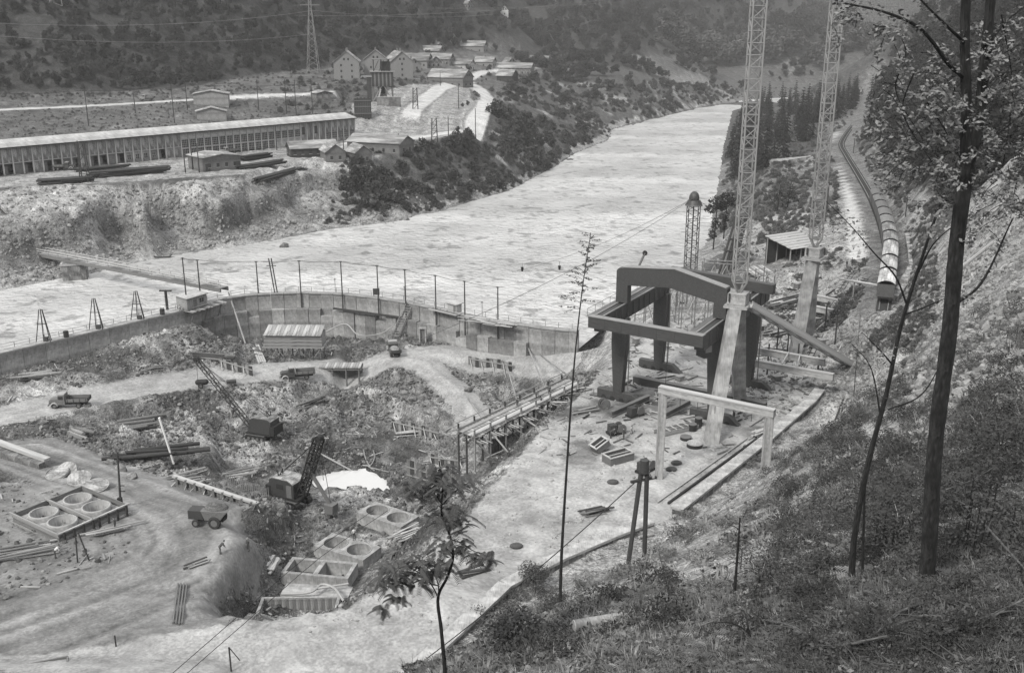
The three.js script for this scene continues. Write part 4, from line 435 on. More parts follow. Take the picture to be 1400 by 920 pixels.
// ---------------------------------------------------------------- platform parapet
{
  const o = thing('parapet_wall', 'low pale-topped stone retaining wall along the edge of the gravel platform', 'retaining wall');
  const D = dense(parapet, 1.25); const ms = [0.3, 0.22, 0.15, 0.26].map(v => mat(v, tStain));
  for (let i = 0; i < D.length - 1; i++) { const a = D[i], b = D[i + 1], d = b.clone().sub(a).normalize(), n = V(-d.z, 0, d.x), q = (o0, o1) => [a.clone().addScaledVector(n, o1), b.clone().addScaledVector(n, o1), b.clone().addScaledVector(n, o0), a.clone().addScaledVector(n, o0)];
    const px = a.z; if (i > 44 && i < 49) continue; mesh('coping_slab', prism(q(-0.95, 0.75).map(p => p.lerp(mix(a, b, 0.5), 0.012)), 6.1, 6.42 + 0.03 * hash2(i, 2)), mat([0.5, 0.46, 0.53][i % 3], tConc), o);
    for (let k = 0; k < 2; k++) { const t0 = k / 2 + 0.02, t1 = k / 2 + 0.47, A = mix(a, b, t0), B = mix(a, b, t1), off = 0.5 + 0.22 * hash2(i * 2 + k, 8); mesh('stone', prism([A.clone().addScaledVector(n, off), B.clone().addScaledVector(n, off + 0.05), B.clone().addScaledVector(n, -0.7), A.clone().addScaledVector(n, -0.7)], 4.6, 6.08), ms[(hash2(i, k) * 4) | 0], o); } }
  // track groove along the platform
  const gr = thing('platform_rail', 'single dark rail lying along the platform beside the low wall', 'rail'); const g0 = at(914, 688, 5.55), g1 = at(1035, 600, 5.6); beam('rail', g0, g1, 0.28, 0.25, mDark, gr); beam('rail_plate', g0.clone().add(V(-1.3, 0, -0.3)), g1.clone().add(V(-1.3, 0, -0.3)), 0.2, 0.12, mConc, gr);
}
// ---------------------------------------------------------------- caissons
const w2 = V(0.558, 0, -0.83).normalize(), VT = Math.atan2(-0.558, 0.83);
function holed(w, d, h, holes) { const s = new THREE.Shape([[0, 0], [w, 0], [w, d], [0, d]].map(p => new THREE.Vector2(...p))); for (const c of holes) { const p = new THREE.Path(); c.r ? p.absarc(c.x, c.y, c.r, 0, 6.2832, true) : p.setFromPoints([[c.x, c.y], [c.x, c.y + c.d], [c.x + c.w, c.y + c.d], [c.x + c.w, c.y]].map(q => new THREE.Vector2(...q))); s.holes.push(p); } const g = new THREE.ExtrudeGeometry(s, { depth: h, bevelEnabled: false, curveSegments: 20 }); g.rotateX(-Math.PI / 2); g.translate(0, -h, 0); return boxUV(g, 3); }
{
  const mC = mat(0.4, tConc);
  const C = (px, py, e, turn, label, geo, inner) => { const o = thing('concrete_caisson', label, 'caisson', at(px, py, e), turn); mesh('shell', geo, mC, o); inner && inner(o); return o; };
  const round = o => { for (const x of [2.15, 5.95]) { const r = mesh('well_rim', new THREE.TorusGeometry(1.64, 0.07, 6, 28), mConc, o); r.rotation.x = Math.PI / 2; r.position.set(x, 0.02, -2); box('well_floor', 3.4, 0.1, 3.4, x, -2.7, -2, mConc, o); } };
  const g2 = holed(8.1, 4, 3, [{ x: 2.15, y: 2, r: 1.6 }, { x: 5.95, y: 2, r: 1.6 }]);
  C(487, 700, -2.8, VT, 'pale concrete caisson with two round wells at the foot of the trestle slope', g2, round);
  C(428, 746, -3.2, VT + 0.1, 'pale concrete caisson with two round wells beside a standing worker', g2, round);
  C(383, 783, -3, -0.17, 'pale concrete caisson with two rectangular wells', holed(8.8, 4, 3, [{ x: 0.5, y: 0.5, w: 3.6, d: 3 }, { x: 4.7, y: 0.5, w: 3.6, d: 3 }]), o => { box('well_floor', 7.8, 0.2, 3.2, 4.4, -2.6, -2, mConc, o); });
  C(346, 846, -2.9, 0.03, 'shallow open concrete tray lined with vertical boards', holed(9.4, 4.6, 2.4, [{ x: 0.35, y: 0.3, w: 8.7, d: 4 }]), o => { box('tray_floor', 8.8, 0.2, 4.1, 4.7, -2.3, -2.3, mConc, o); for (let i = 0; i < 30; i++) box('lining_board', 0.26, 2, 0.08, 0.55 + i * 0.285, -1.15, -4.22, [mWoodM, mWood, mWall][i % 3], o); box('loose_block', 0.8, 0.5, 1.2, 5, -1.95, -1.6, mPale, o, 0.2); });
  { const o = thing('concrete_slab', 'flat pale slab with bent hoses between two caissons', 'slab', at(383, 812, -3.6), -0.1); box('slab', 8.4, 0.4, 2.6, 4.2, -0.2, -1.2, mConc, o); }
  { const p = [[384, 812], [425, 809], [440, 799], [455, 803], [470, 822]].map(q => at(q[0], q[1], -2.6)); tag(tube('hose', p, 0.16, mPale, null, 40, 7), 'pale hose looping over the open tray edge', 'hose'); tag(tube('hose', [[425, 806], [450, 802], [476, 798]].map(q => at(q[0], q[1], -2.7)), 0.14, mPale, null, 30, 7), 'pale straight hose below the rectangular wells', 'hose'); }
  // timber forms with ring wells
  const F0 = at(20, 704, 3.6);
  for (let k = 0; k < 2; k++) { const p = F0.clone().addScaledVector(w2, k * 4.75), o = thing('caisson_form', k ? 'timber caisson form with two ring wells, beside the utility pole' : 'timber caisson form with two ring wells and projecting long boards', 'formwork', p, VT);
    mesh('fill', holed(9.3, 4.5, 2.2, [{ x: 2.5, y: 2.3, r: 1.45 }, { x: 6.5, y: 2.3, r: 1.45 }]).translate(0, -0.5, 0), mConc, o);
    for (const x of [2.5, 6.5]) { const pr = [[1.45, -1.9], [1.45, 0.12], [1.82, 0.12], [1.82, -0.5]].map(q => new THREE.Vector2(...q)); const r = mesh('ring', new THREE.LatheGeometry(pr, 30), mConc, o); r.position.set(x, 0, -2.3); box('well_floor', 3, 0.1, 3, x, -2.4, -2.3, mConc, o); }
    for (let i = 0; i < 4; i++) { box('side_board', 9.9, 0.6, 0.14, 4.6, -0.1 - i * 0.66, 0.12, i % 2 ? mWoodM : mWood, o); box('side_board', 9.9, 0.6, 0.14, 4.6, -0.1 - i * 0.66, -4.68, mWoodM, o); for (const x of [-0.1, 9.45]) box('end_board', 0.14, 0.6, 4.7, x, -0.1 - i * 0.66, -2.3, i % 2 ? mWood : mWoodM, o); }
    for (const y of [0.25, -1.05, -2.1]) { box('waler', 0.26, 0.2, 5.4, 9.68, y, -2.3, mPale, o); box('waler', 10.6, 0.2, 0.24, 4.6, y, 0.33, mWood, o); } for (let i = 0; i < 4; i++) box('strut', 0.2, 2.6, 0.2, 9.9, -1, -0.4 - i * 1.3, mWoodD, o); }
  // round lids
  [[78, 650, 1.2, 0.25, 'tilted pale disc lid leaning by the concrete block'], [90, 646, 1.4, 0.5, 'round pale lid propped on rubble'], [108, 658, 1.5, 0.22, 'wide pale disc lid lying near the timber forms'], [132, 670, 1.7, 0.2, 'round pale lid lying nearest the ring wells']].forEach(([x, y, e, t, l], i) => { const o = thing('round_lid', l, 'lid', atG(x, y, e, 0.45)); const c = mesh('disc', new THREE.CylinderGeometry(1.6, 1.65, 0.22, 32), mRoof, o); c.rotation.set(t, i, t * 0.5); const r = mesh('rim', new THREE.TorusGeometry(1.62, 0.07, 6, 32), mConc, o); r.rotation.set(Math.PI / 2 + t, 0, 0); });
  { const o = thing('concrete_block', 'sloping concrete wing wall with pale coping beside the lids', 'wall'), a = at(-30, 594, 2.6), b = at(64, 628, 1.9), d = b.clone().sub(a).normalize(), n = V(-d.z, 0, d.x); mesh('wall', prism([a, b, b.clone().addScaledVector(n, 1.5), a.clone().addScaledVector(n, 1.5)], -1, 1.7), mConcD, o); beam('coping', V(a.x, 2.5, a.z), V(b.x, 1.85, b.z), 1.1, 0.4, mPale, o); }
}
// ---------------------------------------------------------------- excavators
function excavator(p, turn, label, o) {
  const t = thing('crawler_excavator', label, 'excavator', p, turn);
  for (const z of [-1.25, 1.25]) { const g = extr([[-2.1, 0.3], [-1.8, 0], [1.8, 0], [2.1, 0.3], [2.1, 0.7], [1.8, 1], [-1.8, 1], [-2.1, 0.7]], 0.7, 0.04); g.translate(0, 0, z - 0.35); const tr = mesh('crawler_track', boxUV(g, 1), mDark, t); for (let i = 0; i < 12; i++) box('track_pad', 0.26, 0.08, 0.8, -1.7 + i * 0.31, 1.07, z, mSteelM, tr); for (let i = 0; i < 4; i++) { const w = mesh('roller', new THREE.CylinderGeometry(0.26, 0.26, 0.85, 12), mSteelM, tr); w.rotation.x = Math.PI / 2; w.position.set(-1.3 + i * 0.87, 0.42, z); } }
  box('undercarriage', 2.6, 0.5, 2, 0, 0.75, 0, mDark, t); const h = new THREE.Group(); h.name = 'house'; t.add(h); h.rotation.y = o.swing || 0;
  box('deck', 5, 0.25, 3, -0.6, 1.3, 0, mDark, h); { const g = extr([[-3.1, 1.45], [1.1, 1.45], [1.1, 3.6], [0.2, 4.05], [-2.6, 4.05], [-3.1, 3.7]], 2.7, 0.05); g.translate(0, 0, -1.35); mesh('cab_body', boxUV(g, 2), o.m || mSteel, h); }
  { const g = extr([[-3.2, 3.78], [-2.65, 4.16], [0.25, 4.16], [1.2, 3.68], [1.2, 3.76], [0.25, 4.24], [-2.65, 4.24], [-3.2, 3.86]], 2.9); g.translate(0, 0, -1.45); mesh('roof', boxUV(g, 2), o.roof, h); }
  box('window', 0.06, 1, 0.9, 1.16, 2.9, 0.75, mGlass, h); box('door', 0.9, 1.9, 0.06, 0.4, 2.5, 1.43, mSteelM, h); box('side_window', 1.2, 0.7, 0.06, -1.2, 3, 1.43, mGlass, h); box('counterweight', 0.9, 1.6, 2.9, -3.3, 2.1, 0, mDark, h); rod('exhaust', V(-2, 4, 0.6), V(-2, 5, 0.6), 0.09, mDark, h);
  const a = V(1.5, 1.6, 0), L = o.len, an = o.angle, b = V(1.5 + L * Math.cos(an), 1.6 + L * Math.sin(an), 0);
  if (o.lattice) { const c = [[-1, -1], [1, -1], [1, 1], [-1, 1]], d = b.clone().sub(a).normalize(), n = V(-d.y, d.x, 0); const P = (k, s) => { const w = (o.fat || 1) * 0.42 * (1 - 0.3 * Math.abs(s - 0.5)); return mix(a, b, s).addScaledVector(n, c[k % 4][0] * w).add(V(0, 0, c[k % 4][1] * w)); }; for (let k = 0; k < 4; k++) { rod('boom_chord', P(k, 0), P(k, 1), o.fat ? 0.13 : 0.08, mDark, h); for (let i = 0; i < 12; i++) rod('boom_brace', P(k + (i % 2), i / 12), P(k + 1 - (i % 2), (i + 1) / 12), o.fat ? 0.09 : 0.05, mDark, h); } const sh = mesh('head_sheave', new THREE.CylinderGeometry(0.45, 0.45, 0.8, 14), mDark, h); sh.rotation.x = Math.PI / 2; sh.position.copy(b); rod('hoist_rope', b, V(b.x + 0.3, b.y - L * 0.62, 0), 0.035, mDark, h); }
  if (!o.lattice || o.bucket) { if (!o.lattice) for (const z of [-0.28, 0.28]) { const x = beam('boom_side', a.clone().add(V(0, 0, z)), b.clone().add(V(0, 0, z)), 0.22, 0.75, mSteel, h); } if (!o.lattice) for (let i = 1; i < 7; i++) { const p = mix(a, b, i / 7); box('boom_web', 0.3, 0.5, 0.5, p.x, p.y, p.z, mDark, h, 0, 0, an); } const sh = mesh('head_sheave', new THREE.CylinderGeometry(0.5, 0.5, 1, 14), mDark, h); sh.rotation.x = Math.PI / 2; sh.position.copy(b); const q = mix(a, b, 0.45), e = V(q.x + 3.4, 1.1, 0); beam('dipper_stick', q.clone().add(V(-1, 1.3, 0)), e, 0.35, 0.45, mSteelM, h); const bk = mesh('bucket', boxUV(extr([[-0.6, -0.7], [0.6, -0.6], [0.75, 0.7], [-0.7, 0.7]], 1.3, 0.05), 1), mSteelM, h); bk.position.set(e.x, e.y - 0.4, -0.65); for (let i = 0; i < 4; i++) box('tooth', 0.1, 0.3, 0.12, 0.65, -0.7, 0.15 + i * 0.33, mSteelL, bk); rod('hoist_rope', b, e, 0.04, mDark, h); }
  rod('boom_stay', b, V(-2, 4.3, 0.4), 0.04, mDark, h); rod('boom_stay', b, V(-2, 4.3, -0.4), 0.04, mDark, h); rod('gantry_post', V(-2, 4, 0.4), V(-1.6, 5.2, 0), 0.08, mDark, h); rod('gantry_post', V(-2, 4, -0.4), V(-1.6, 5.2, 0), 0.08, mDark, h);
  // join the house pieces to the machine itself (thing > part > sub-part)
  return t;
}
const mDirtRoof = mat(0.3, tStain);
excavator(atG(356, 600, -6, 0.02), Math.PI - 0.35, 'dark crawler crane with long lattice boom raised over the dirt road', { len: 15.5, angle: 0.83, lattice: true, roof: mDirtRoof, swing: 0.0 });
excavator(atG(402, 694, -4, 0.02), -0.55, 'dark crawler shovel with upright boom working beside the muddy pool', { len: 10.2, angle: 1.2, roof: mRoof, swing: 0.1, lattice: true, bucket: true, fat: 1.5 });
// ---------------------------------------------------------------- trucks
function wheel(p, r, w, parent) { const g = mesh('wheel', new THREE.CylinderGeometry(r * 0.55, r * 0.55, w * 0.9, 14), mSteelM, parent); g.position.copy(p); g.rotation.x = Math.PI / 2; const t = mesh('tyre', new THREE.TorusGeometry(r * 0.78, r * 0.26, 8, 22), mTyre, g); t.rotation.x = Math.PI / 2; t.scale.z = w / (r * 0.52); return g; }
function truck(p, turn, label, load, tone) {
  const o = thing('dump_truck', label, 'truck', p, turn), m = mat(tone, tFine, 0.6), ml = mat(0.42, tFine, 0.55);
  box('chassis', 6, 0.25, 0.9, -0.2, 0.75, 0, mDark, o); { const g = extr([[1.55, 0.85], [3.05, 0.85], [3.1, 1.5], [2.7, 1.72], [1.55, 1.78]], 1.15, 0.06); g.translate(0, 0, -0.575); mesh('bonnet', boxUV(g, 2), m, o); }
  { const g = extr([[0.35, 0.8], [1.6, 0.8], [1.6, 1.75], [1.35, 2.5], [0.45, 2.55], [0.35, 2.4]], 1.9, 0.05); g.translate(0, 0, -0.95); mesh('cab', boxUV(g, 2), m, o); } box('cab_roof', 1.1, 0.1, 1.8, 0.9, 2.62, 0, ml, o); for (const z of [-1, 1]) { box('door_window', 0.75, 0.55, 0.05, 0.95, 2.05, z * 1.02, mGlass, o); const f = mesh('mudguard', new THREE.TorusGeometry(0.55, 0.13, 6, 14, Math.PI), ml, o); f.scale.z = 2.2; f.position.set(2.2, 0.55, z * 0.85); const l = mesh('headlight', new THREE.SphereGeometry(0.14, 10, 8), mSteelL, o); l.position.set(3.05, 1.25, z * 0.7); } box('windscreen', 0.05, 0.55, 1.55, 1.55, 2.1, 0, mGlass, o, 0, 0, 0.32); box('bumper', 0.14, 0.2, 1.9, 3.25, 0.7, 0, mSteelM, o);
  box('bed_floor', 3.6, 0.14, 2.1, -1.75, 1.2, 0, mWoodD, o); for (const z of [-1.08, 1.08]) { box('bed_side', 3.6, 0.6, 0.08, -1.75, 1.55, z, mWoodM, o); for (let i = 0; i < 4; i++) box('stake', 0.1, 0.7, 0.06, -3.3 + i * 1.05, 1.5, z * 1.06, mWoodD, o); } box('tailgate', 0.08, 0.6, 2.1, -3.57, 1.55, 0, mWoodD, o); box('headboard', 0.08, 0.85, 2.1, 0.1, 1.65, 0, mWoodD, o);
  if (load) { const g = new THREE.SphereGeometry(1, 16, 8, 0, 6.3, 0, 1.57); const q = g.attributes.position; for (let i = 0; i < q.count; i++) q.setY(i, q.getY(i) + 0.2 * vn(q.getX(i) * 4, q.getZ(i) * 4)); g.computeVertexNormals(); const l = mesh('load', g, mat(0.42, tGround), o); l.scale.set(1.7, 0.55, 0.98); l.position.set(-1.75, 1.55, 0); }
  wheel(V(2.2, 0.5, 0.85), 0.5, 0.28, o); wheel(V(2.2, 0.5, -0.85), 0.5, 0.28, o); wheel(V(-1.9, 0.5, 0.8), 0.5, 0.55, o); wheel(V(-1.9, 0.5, -0.8), 0.5, 0.55, o); return o;
}
truck(atG(94, 556, -1.4, 0.03), Math.PI + 0.1, 'pale-cabbed dump truck with open bed driving past log piles', false, 0.18);
truck(atG(405, 512, -3, 0.03), Math.PI + 0.25, 'dark dump truck with white cab roof on the road by the stilt shed', false, 0.07);
truck(atG(538, 484, -3.1, 0.03), 1.85, 'dump truck heaped with pale gravel at the foot of the plank stair', true, 0.2);
truck(atG(200, 139, 31, 0.05), Math.PI, 'distant pale truck parked on the road above the long building', false, 0.3);
truck(atG(88, 233, 18.2, 0.05), 0.1, 'dark truck parked at an open bay of the long building', false, 0.06); truck(atG(312, 211, 17.9, 0.05), Math.PI + 0.7, 'pale truck parked beside the long window row', false, 0.28);
{ // dumper
  const o = thing('site_dumper', 'two-axle site dumper with a heaped skip of earth on the dirt road', 'dumper', atG(288, 717, 3, 0.03), -0.12), m = mSteel; box('chassis', 3.6, 0.3, 0.9, 0, 0.8, 0, mDark, o); box('engine_hood', 1.9, 1.15, 1.5, -1.6, 1.55, 0, m, o); box('grille', 0.08, 0.9, 1.2, -2.58, 1.5, 0, mDark, o); box('seat', 0.5, 0.9, 0.8, -0.5, 1.8, 0, mDark, o); rod('steering_column', V(-0.3, 1.4, 0), V(-0.7, 2.4, 0), 0.05, mDark, o);
  const g = extr([[-0.3, 1.1], [1.6, 1.1], [2.6, 2.3], [-0.7, 2.3]], 2, 0.05); g.translate(0, 0, -1); mesh('skip', boxUV(g, 2), mSteelM, o); const lg = new THREE.SphereGeometry(1, 18, 8, 0, 6.3, 0, 1.57); const q = lg.attributes.position; for (let i = 0; i < q.count; i++) q.setY(i, q.getY(i) * (0.75 + 0.5 * vn(q.getX(i) * 3 + 7, q.getZ(i) * 3))); lg.computeVertexNormals(); const l = mesh('load', lg, mat(0.2, tGround), o); l.scale.set(1.5, 0.8, 0.95); l.position.set(0.95, 2.3, 0);
  for (const z of [-1.05, 1.05]) { wheel(V(0.95, 0.8, z), 0.8, 0.4, o); wheel(V(-1.6, 0.5, z * 0.8), 0.5, 0.3, o); } }
// two-wheeled compressor cart near the boom
{ const o = thing('compressor_cart', 'small dark two-wheeled compressor cart on the dirt road', 'cart', atG(276, 528, -2.2, 0.03), 0.2); const b = mesh('tank', new THREE.CapsuleGeometry(0.55, 1.4, 5, 14), mDark, o); b.rotation.z = Math.PI / 2; b.position.set(0, 1, 0); rod('drawbar', V(0.9, 0.8, 0), V(2.8, 0.6, 0), 0.06, mDark, o); for (const z of [-0.7, 0.7]) wheel(V(-0.2, 0.45, z), 0.45, 0.2, o); const o2 = thing('tool_cart', 'low dark cart standing beyond the compressor by the road', 'cart', atG(316, 524, -2.4, 0.03), 0.3); box('tray', 1.8, 0.5, 1, 0, 0.8, 0, mSteel, o2); rod('handle', V(-0.9, 0.9, 0), V(-2.2, 1.3, 0), 0.05, mDark, o2); for (const z of [-0.55, 0.55]) wheel(V(0.2, 0.4, z), 0.4, 0.16, o2); }
// ---------------------------------------------------------------- railway
{
  const crv = new THREE.CatmullRomCurve3(railPts), L = crv.getLength(), at1 = s => { const t = clamp(s / L), p = crv.getPointAt(t), d = crv.getTangentAt(t); return [p, V(-d.z, 0, d.x).normalize(), d]; };
  const tr = thing('railway_track', 'curving railway track with two steel rails along the hillside', 'railway track');
  for (const k of [-0.72, 0.72]) { const pts = []; for (let s = 0; s <= L; s += 6) { const [p, n] = at1(s); pts.push(setY(p.clone().addScaledVector(n, k), RAILH + 0.12)); } mesh('rail', new THREE.TubeGeometry(new THREE.CatmullRomCurve3(pts), pts.length * 2, 0.1, 4), mSteelL, tr); }
  const ms = []; const Q = new THREE.Quaternion(); for (let s = 0; s < L; s += 0.75) { const [p, n, d] = at1(s); Q.setFromRotationMatrix(new THREE.Matrix4().makeBasis(d, V(0, 1, 0), n)); ms.push(new THREE.Matrix4().compose(setY(p, RAILH - 0.02), Q, V(0.28, 0.16, 2.5))); } { const q = stuff('sleepers', '', '', UB, mWoodD, ms, null, tr); delete q.userData.label; delete q.userData.category; }
  const wagon = (s, label, roof, body, len) => { const [p, n, d] = at1(s), o = thing('goods_wagon', label, 'wagon', setY(p, RAILH + 0.22), Math.atan2(-d.z, d.x)); const h = 2.3, w = 2.9; for (const z of [-1, 1]) for (let i = 0; i < 4; i++) box('side_panel', len / 4 - 0.08, h, 0.1, -len / 2 + (i + 0.5) * len / 4, 1.2 + h / 2, z * w / 2, body, o); for (const x of [-1, 1]) box('end_wall', 0.1, h, w, x * len / 2, 1.2 + h / 2, 0, body, o); box('frame', len + 0.3, 0.3, w - 0.4, 0, 1.05, 0, mDark, o);
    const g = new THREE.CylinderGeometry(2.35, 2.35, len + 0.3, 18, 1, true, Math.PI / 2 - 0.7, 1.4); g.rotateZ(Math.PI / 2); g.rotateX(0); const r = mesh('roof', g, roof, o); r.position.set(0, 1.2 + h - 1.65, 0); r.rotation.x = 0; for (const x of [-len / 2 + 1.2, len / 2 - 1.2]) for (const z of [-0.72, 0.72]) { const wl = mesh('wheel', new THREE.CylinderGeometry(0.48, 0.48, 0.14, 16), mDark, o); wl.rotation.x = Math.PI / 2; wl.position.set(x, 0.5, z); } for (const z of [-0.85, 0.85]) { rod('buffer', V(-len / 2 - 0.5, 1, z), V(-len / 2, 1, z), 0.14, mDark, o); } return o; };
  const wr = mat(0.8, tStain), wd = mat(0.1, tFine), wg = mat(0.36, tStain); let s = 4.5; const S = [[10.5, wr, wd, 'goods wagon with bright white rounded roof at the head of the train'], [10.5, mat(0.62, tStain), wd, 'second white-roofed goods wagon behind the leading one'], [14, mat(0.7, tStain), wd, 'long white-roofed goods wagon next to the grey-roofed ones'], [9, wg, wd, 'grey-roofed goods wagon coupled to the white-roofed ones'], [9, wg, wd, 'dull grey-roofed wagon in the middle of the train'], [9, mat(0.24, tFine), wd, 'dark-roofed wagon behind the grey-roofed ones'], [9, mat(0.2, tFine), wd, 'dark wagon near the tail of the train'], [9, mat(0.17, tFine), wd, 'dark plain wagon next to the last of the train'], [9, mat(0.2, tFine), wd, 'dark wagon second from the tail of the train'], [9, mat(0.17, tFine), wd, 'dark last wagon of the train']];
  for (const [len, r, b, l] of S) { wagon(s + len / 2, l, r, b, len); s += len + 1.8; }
  // lineside wall and poles
  const wp = [[1247, 322, 16.4], [1252, 345, 16.6], [1254, 366, 16.4], [1242, 388, 16], [1228, 412, 15], [1212, 438, 13.5], [1196, 462, 12]].map(p => at(...p)), lw = thing('lineside_wall', 'pale concrete kerb wall stepping down beside the end of the track', 'retaining wall'); for (let i = 0; i < wp.length - 1; i++) { const a = wp[i], b = wp[i + 1], d = b.clone().sub(a).setY(0).normalize(), n = V(-d.z, 0, d.x); mesh('wall_section', prism([a, b, b.clone().addScaledVector(n, 1.5), a.clone().addScaledVector(n, 1.5)].map(p => p.clone()), 8, (a.y + b.y) / 2 + 0.5), mRoof, lw); }
  for (const [x, t, b, e] of [[1238, 268, 301, 17], [1215, 213, 246, 18], [1206, 180, 205, 18], [1167, 189, 212, 14.5], [1131, 248, 286, 13]]) { const p = atG(x, b, e, -0.3), o = thing('lineside_pole', 'dark timber telegraph pole beside the railway', 'pole', p, 0, 'telegraph poles along the railway'); const h = elev(p, x, t) - p.y; rod('shaft', V(0, 0, 0), V(0, h, 0), 0.16, mWoodD, o, UT); box('crossarm', 1.3, 0.12, 0.12, 0, h - 0.4, 0, mWoodD, o); }
  // terrace slab on the right bank
  { const a = at(1054, 224, 13.6), b = at(1112, 215, 14.6), o = thing('bank_revetment', 'pale sloping revetment below the roadside terrace on the right bank', 'revetment'); const c = [at(1050, 246, 8), a, b, at(1112, 252, 10.4)]; const g = geoOf([c[0], c[1], c[2], c[0], c[2], c[3]].flatMap(p => [p.x, p.y + 0.5, p.z])); mesh('slope', boxUV(g, 4), mat(0.3, tStain), o); mesh('crest', prism([a, b, b.clone().add(V(1, 0, -7)), a.clone().add(V(1, 0, -7))], 12, 14.4), mRoof, o); }
}
// ---------------------------------------------------------------- long two-storey building
{
  const a = at(0, 241, 18.2), b = at(484, 193, 17.3), L = a.distanceTo(b), ext = 24, turn = Math.atan2(-(b.z - a.z), b.x - a.x), o = thing('factory_building', 'very long two-storey workshop with pale roof, pilasters and rows of windows', 'building', setY(a, 17.7), turn), bay = 3.15, n = Math.round((L + ext) / bay), HB = 9.2, D = 13;
  const mb = [0.4, 0.36, 0.44].map(v => mat(v, tStain)), mp = mat(0.55, tConc), mpl = mat(0.48, tConc); const X = i => -ext + i * bay;
  box('back_wall', n * bay, HB, 0.3, X(n / 2), HB / 2, -D, mb[0], o); for (const x of [X(0), X(n)]) box('end_wall', 0.3, HB, D, x, HB / 2, -D / 2, mb[1], o); box('floor', n * bay - 0.4, 0.3, D - 0.6, X(n / 2), 0.1, -D / 2, mConcD, o); box('inner_wall', n * bay - 1, HB, 0.2, X(n / 2), HB / 2, -6.5, mb[2], o);
  { const g = extr([[1, HB + 0.1], [0, HB + 0.35], [-D / 2, HB + 1.9], [-D - 1, HB + 0.1], [-D - 1, HB - 0.1], [-D / 2, HB + 1.65], [1, HB - 0.12]], n * bay + 1.6); g.rotateY(-Math.PI / 2); g.scale(1, 1, 1); g.translate(n * bay - ext + 0.8, 0, 0); const m = mesh('roof', boxUV(g, 9), mat(0.5, tConc), o); m.scale.z = 1; }
  box('eave_board', n * bay + 1.4, 0.35, 0.12, X(n / 2), HB - 0.12, 0.98, mDark, o);
  const grid = (x, y, w, h, nx, ny) => { const f = box('window', w, h, 0.14, x, y, -0.12, mGlass, o); for (let i = 0; i <= nx; i++) box('mullion', 0.09 / w, 1, 1.6, -0.5 + i / nx, 0, 0.3, mpl, f); for (let j = 0; j <= ny; j++) box('transom', 1, 0.09 / h, 1.6, 0, -0.5 + j / ny, 0.3, mpl, f); };
  for (let i = 0; i < n; i++) { const x = X(i) + bay / 2, k = i - ext / bay, t = k * bay / L; // t: 0..1 along the visible front
    box('pilaster', 0.36, HB, 0.5, X(i), HB / 2, 0.1, mp, o); const w = bay - 0.38;
    if (t < 0.44 || (t > 0.5 && t < 0.56 && false)) { box('upper_panel', w, 4.6, 0.25, x, HB - 2.5, -0.15, mb[i % 3], o); box('band', w, 0.3, 0.34, x, HB - 4.95, -0.1, mpl, o);
      const m = ((k + 40) * 7) % 5 | 0; if (t < 0.24 ? m < 3 : m === 1) { box('sliding_door', w * 0.5, 3.4, 0.1, x - w * 0.25, 1.9, -0.6, mWoodM, o); } else box('lower_panel', w, 3.9, 0.22, x, 2, -0.16, m === 4 ? mWoodM : mb[(i + 1) % 3], o);
      if (t > 0.27 && t < 0.37) { grid(x, HB - 2.7, 1.2, 2, 2, 3); if (m !== 1) grid(x, 2.4, 1.4, 1.7, 2, 2); } }
    else if (t < 0.8) { box('upper_panel', w, 2.4, 0.25, x, HB - 1.35, -0.15, mpl, o); grid(x, HB - 4, w, 2.8, 4, 4); box('band', w, 0.4, 0.34, x, HB - 5.6, -0.1, mpl, o); if (t < 0.72) grid(x, 2.1, w, 2.5, 4, 3); else box('lower_panel', w, 3.4, 0.22, x, 1.7, -0.16, mpl, o); }
    else if (t < 0.88) { box('upper_panel', w, HB - 0.3, 0.25, x, HB / 2 - 0.1, -0.15, i % 2 ? mb[2] : mWall, o); if (i % 2) box('door', 1.4, 3, 0.3, x, HB - 3.4, -0.1, mWoodD, o); }
    else { box('upper_panel', w, 4.4, 0.25, x, HB - 2.4, -0.15, mb[i % 3], o); grid(x, 3.1, w, 2.4, 4, 3); box('lower_panel', w, 1.7, 0.22, x, 0.9, -0.16, mb[1], o); } }
  box('pilaster', 0.36, HB, 0.5, X(n), HB / 2, 0.1, mp, o);
}
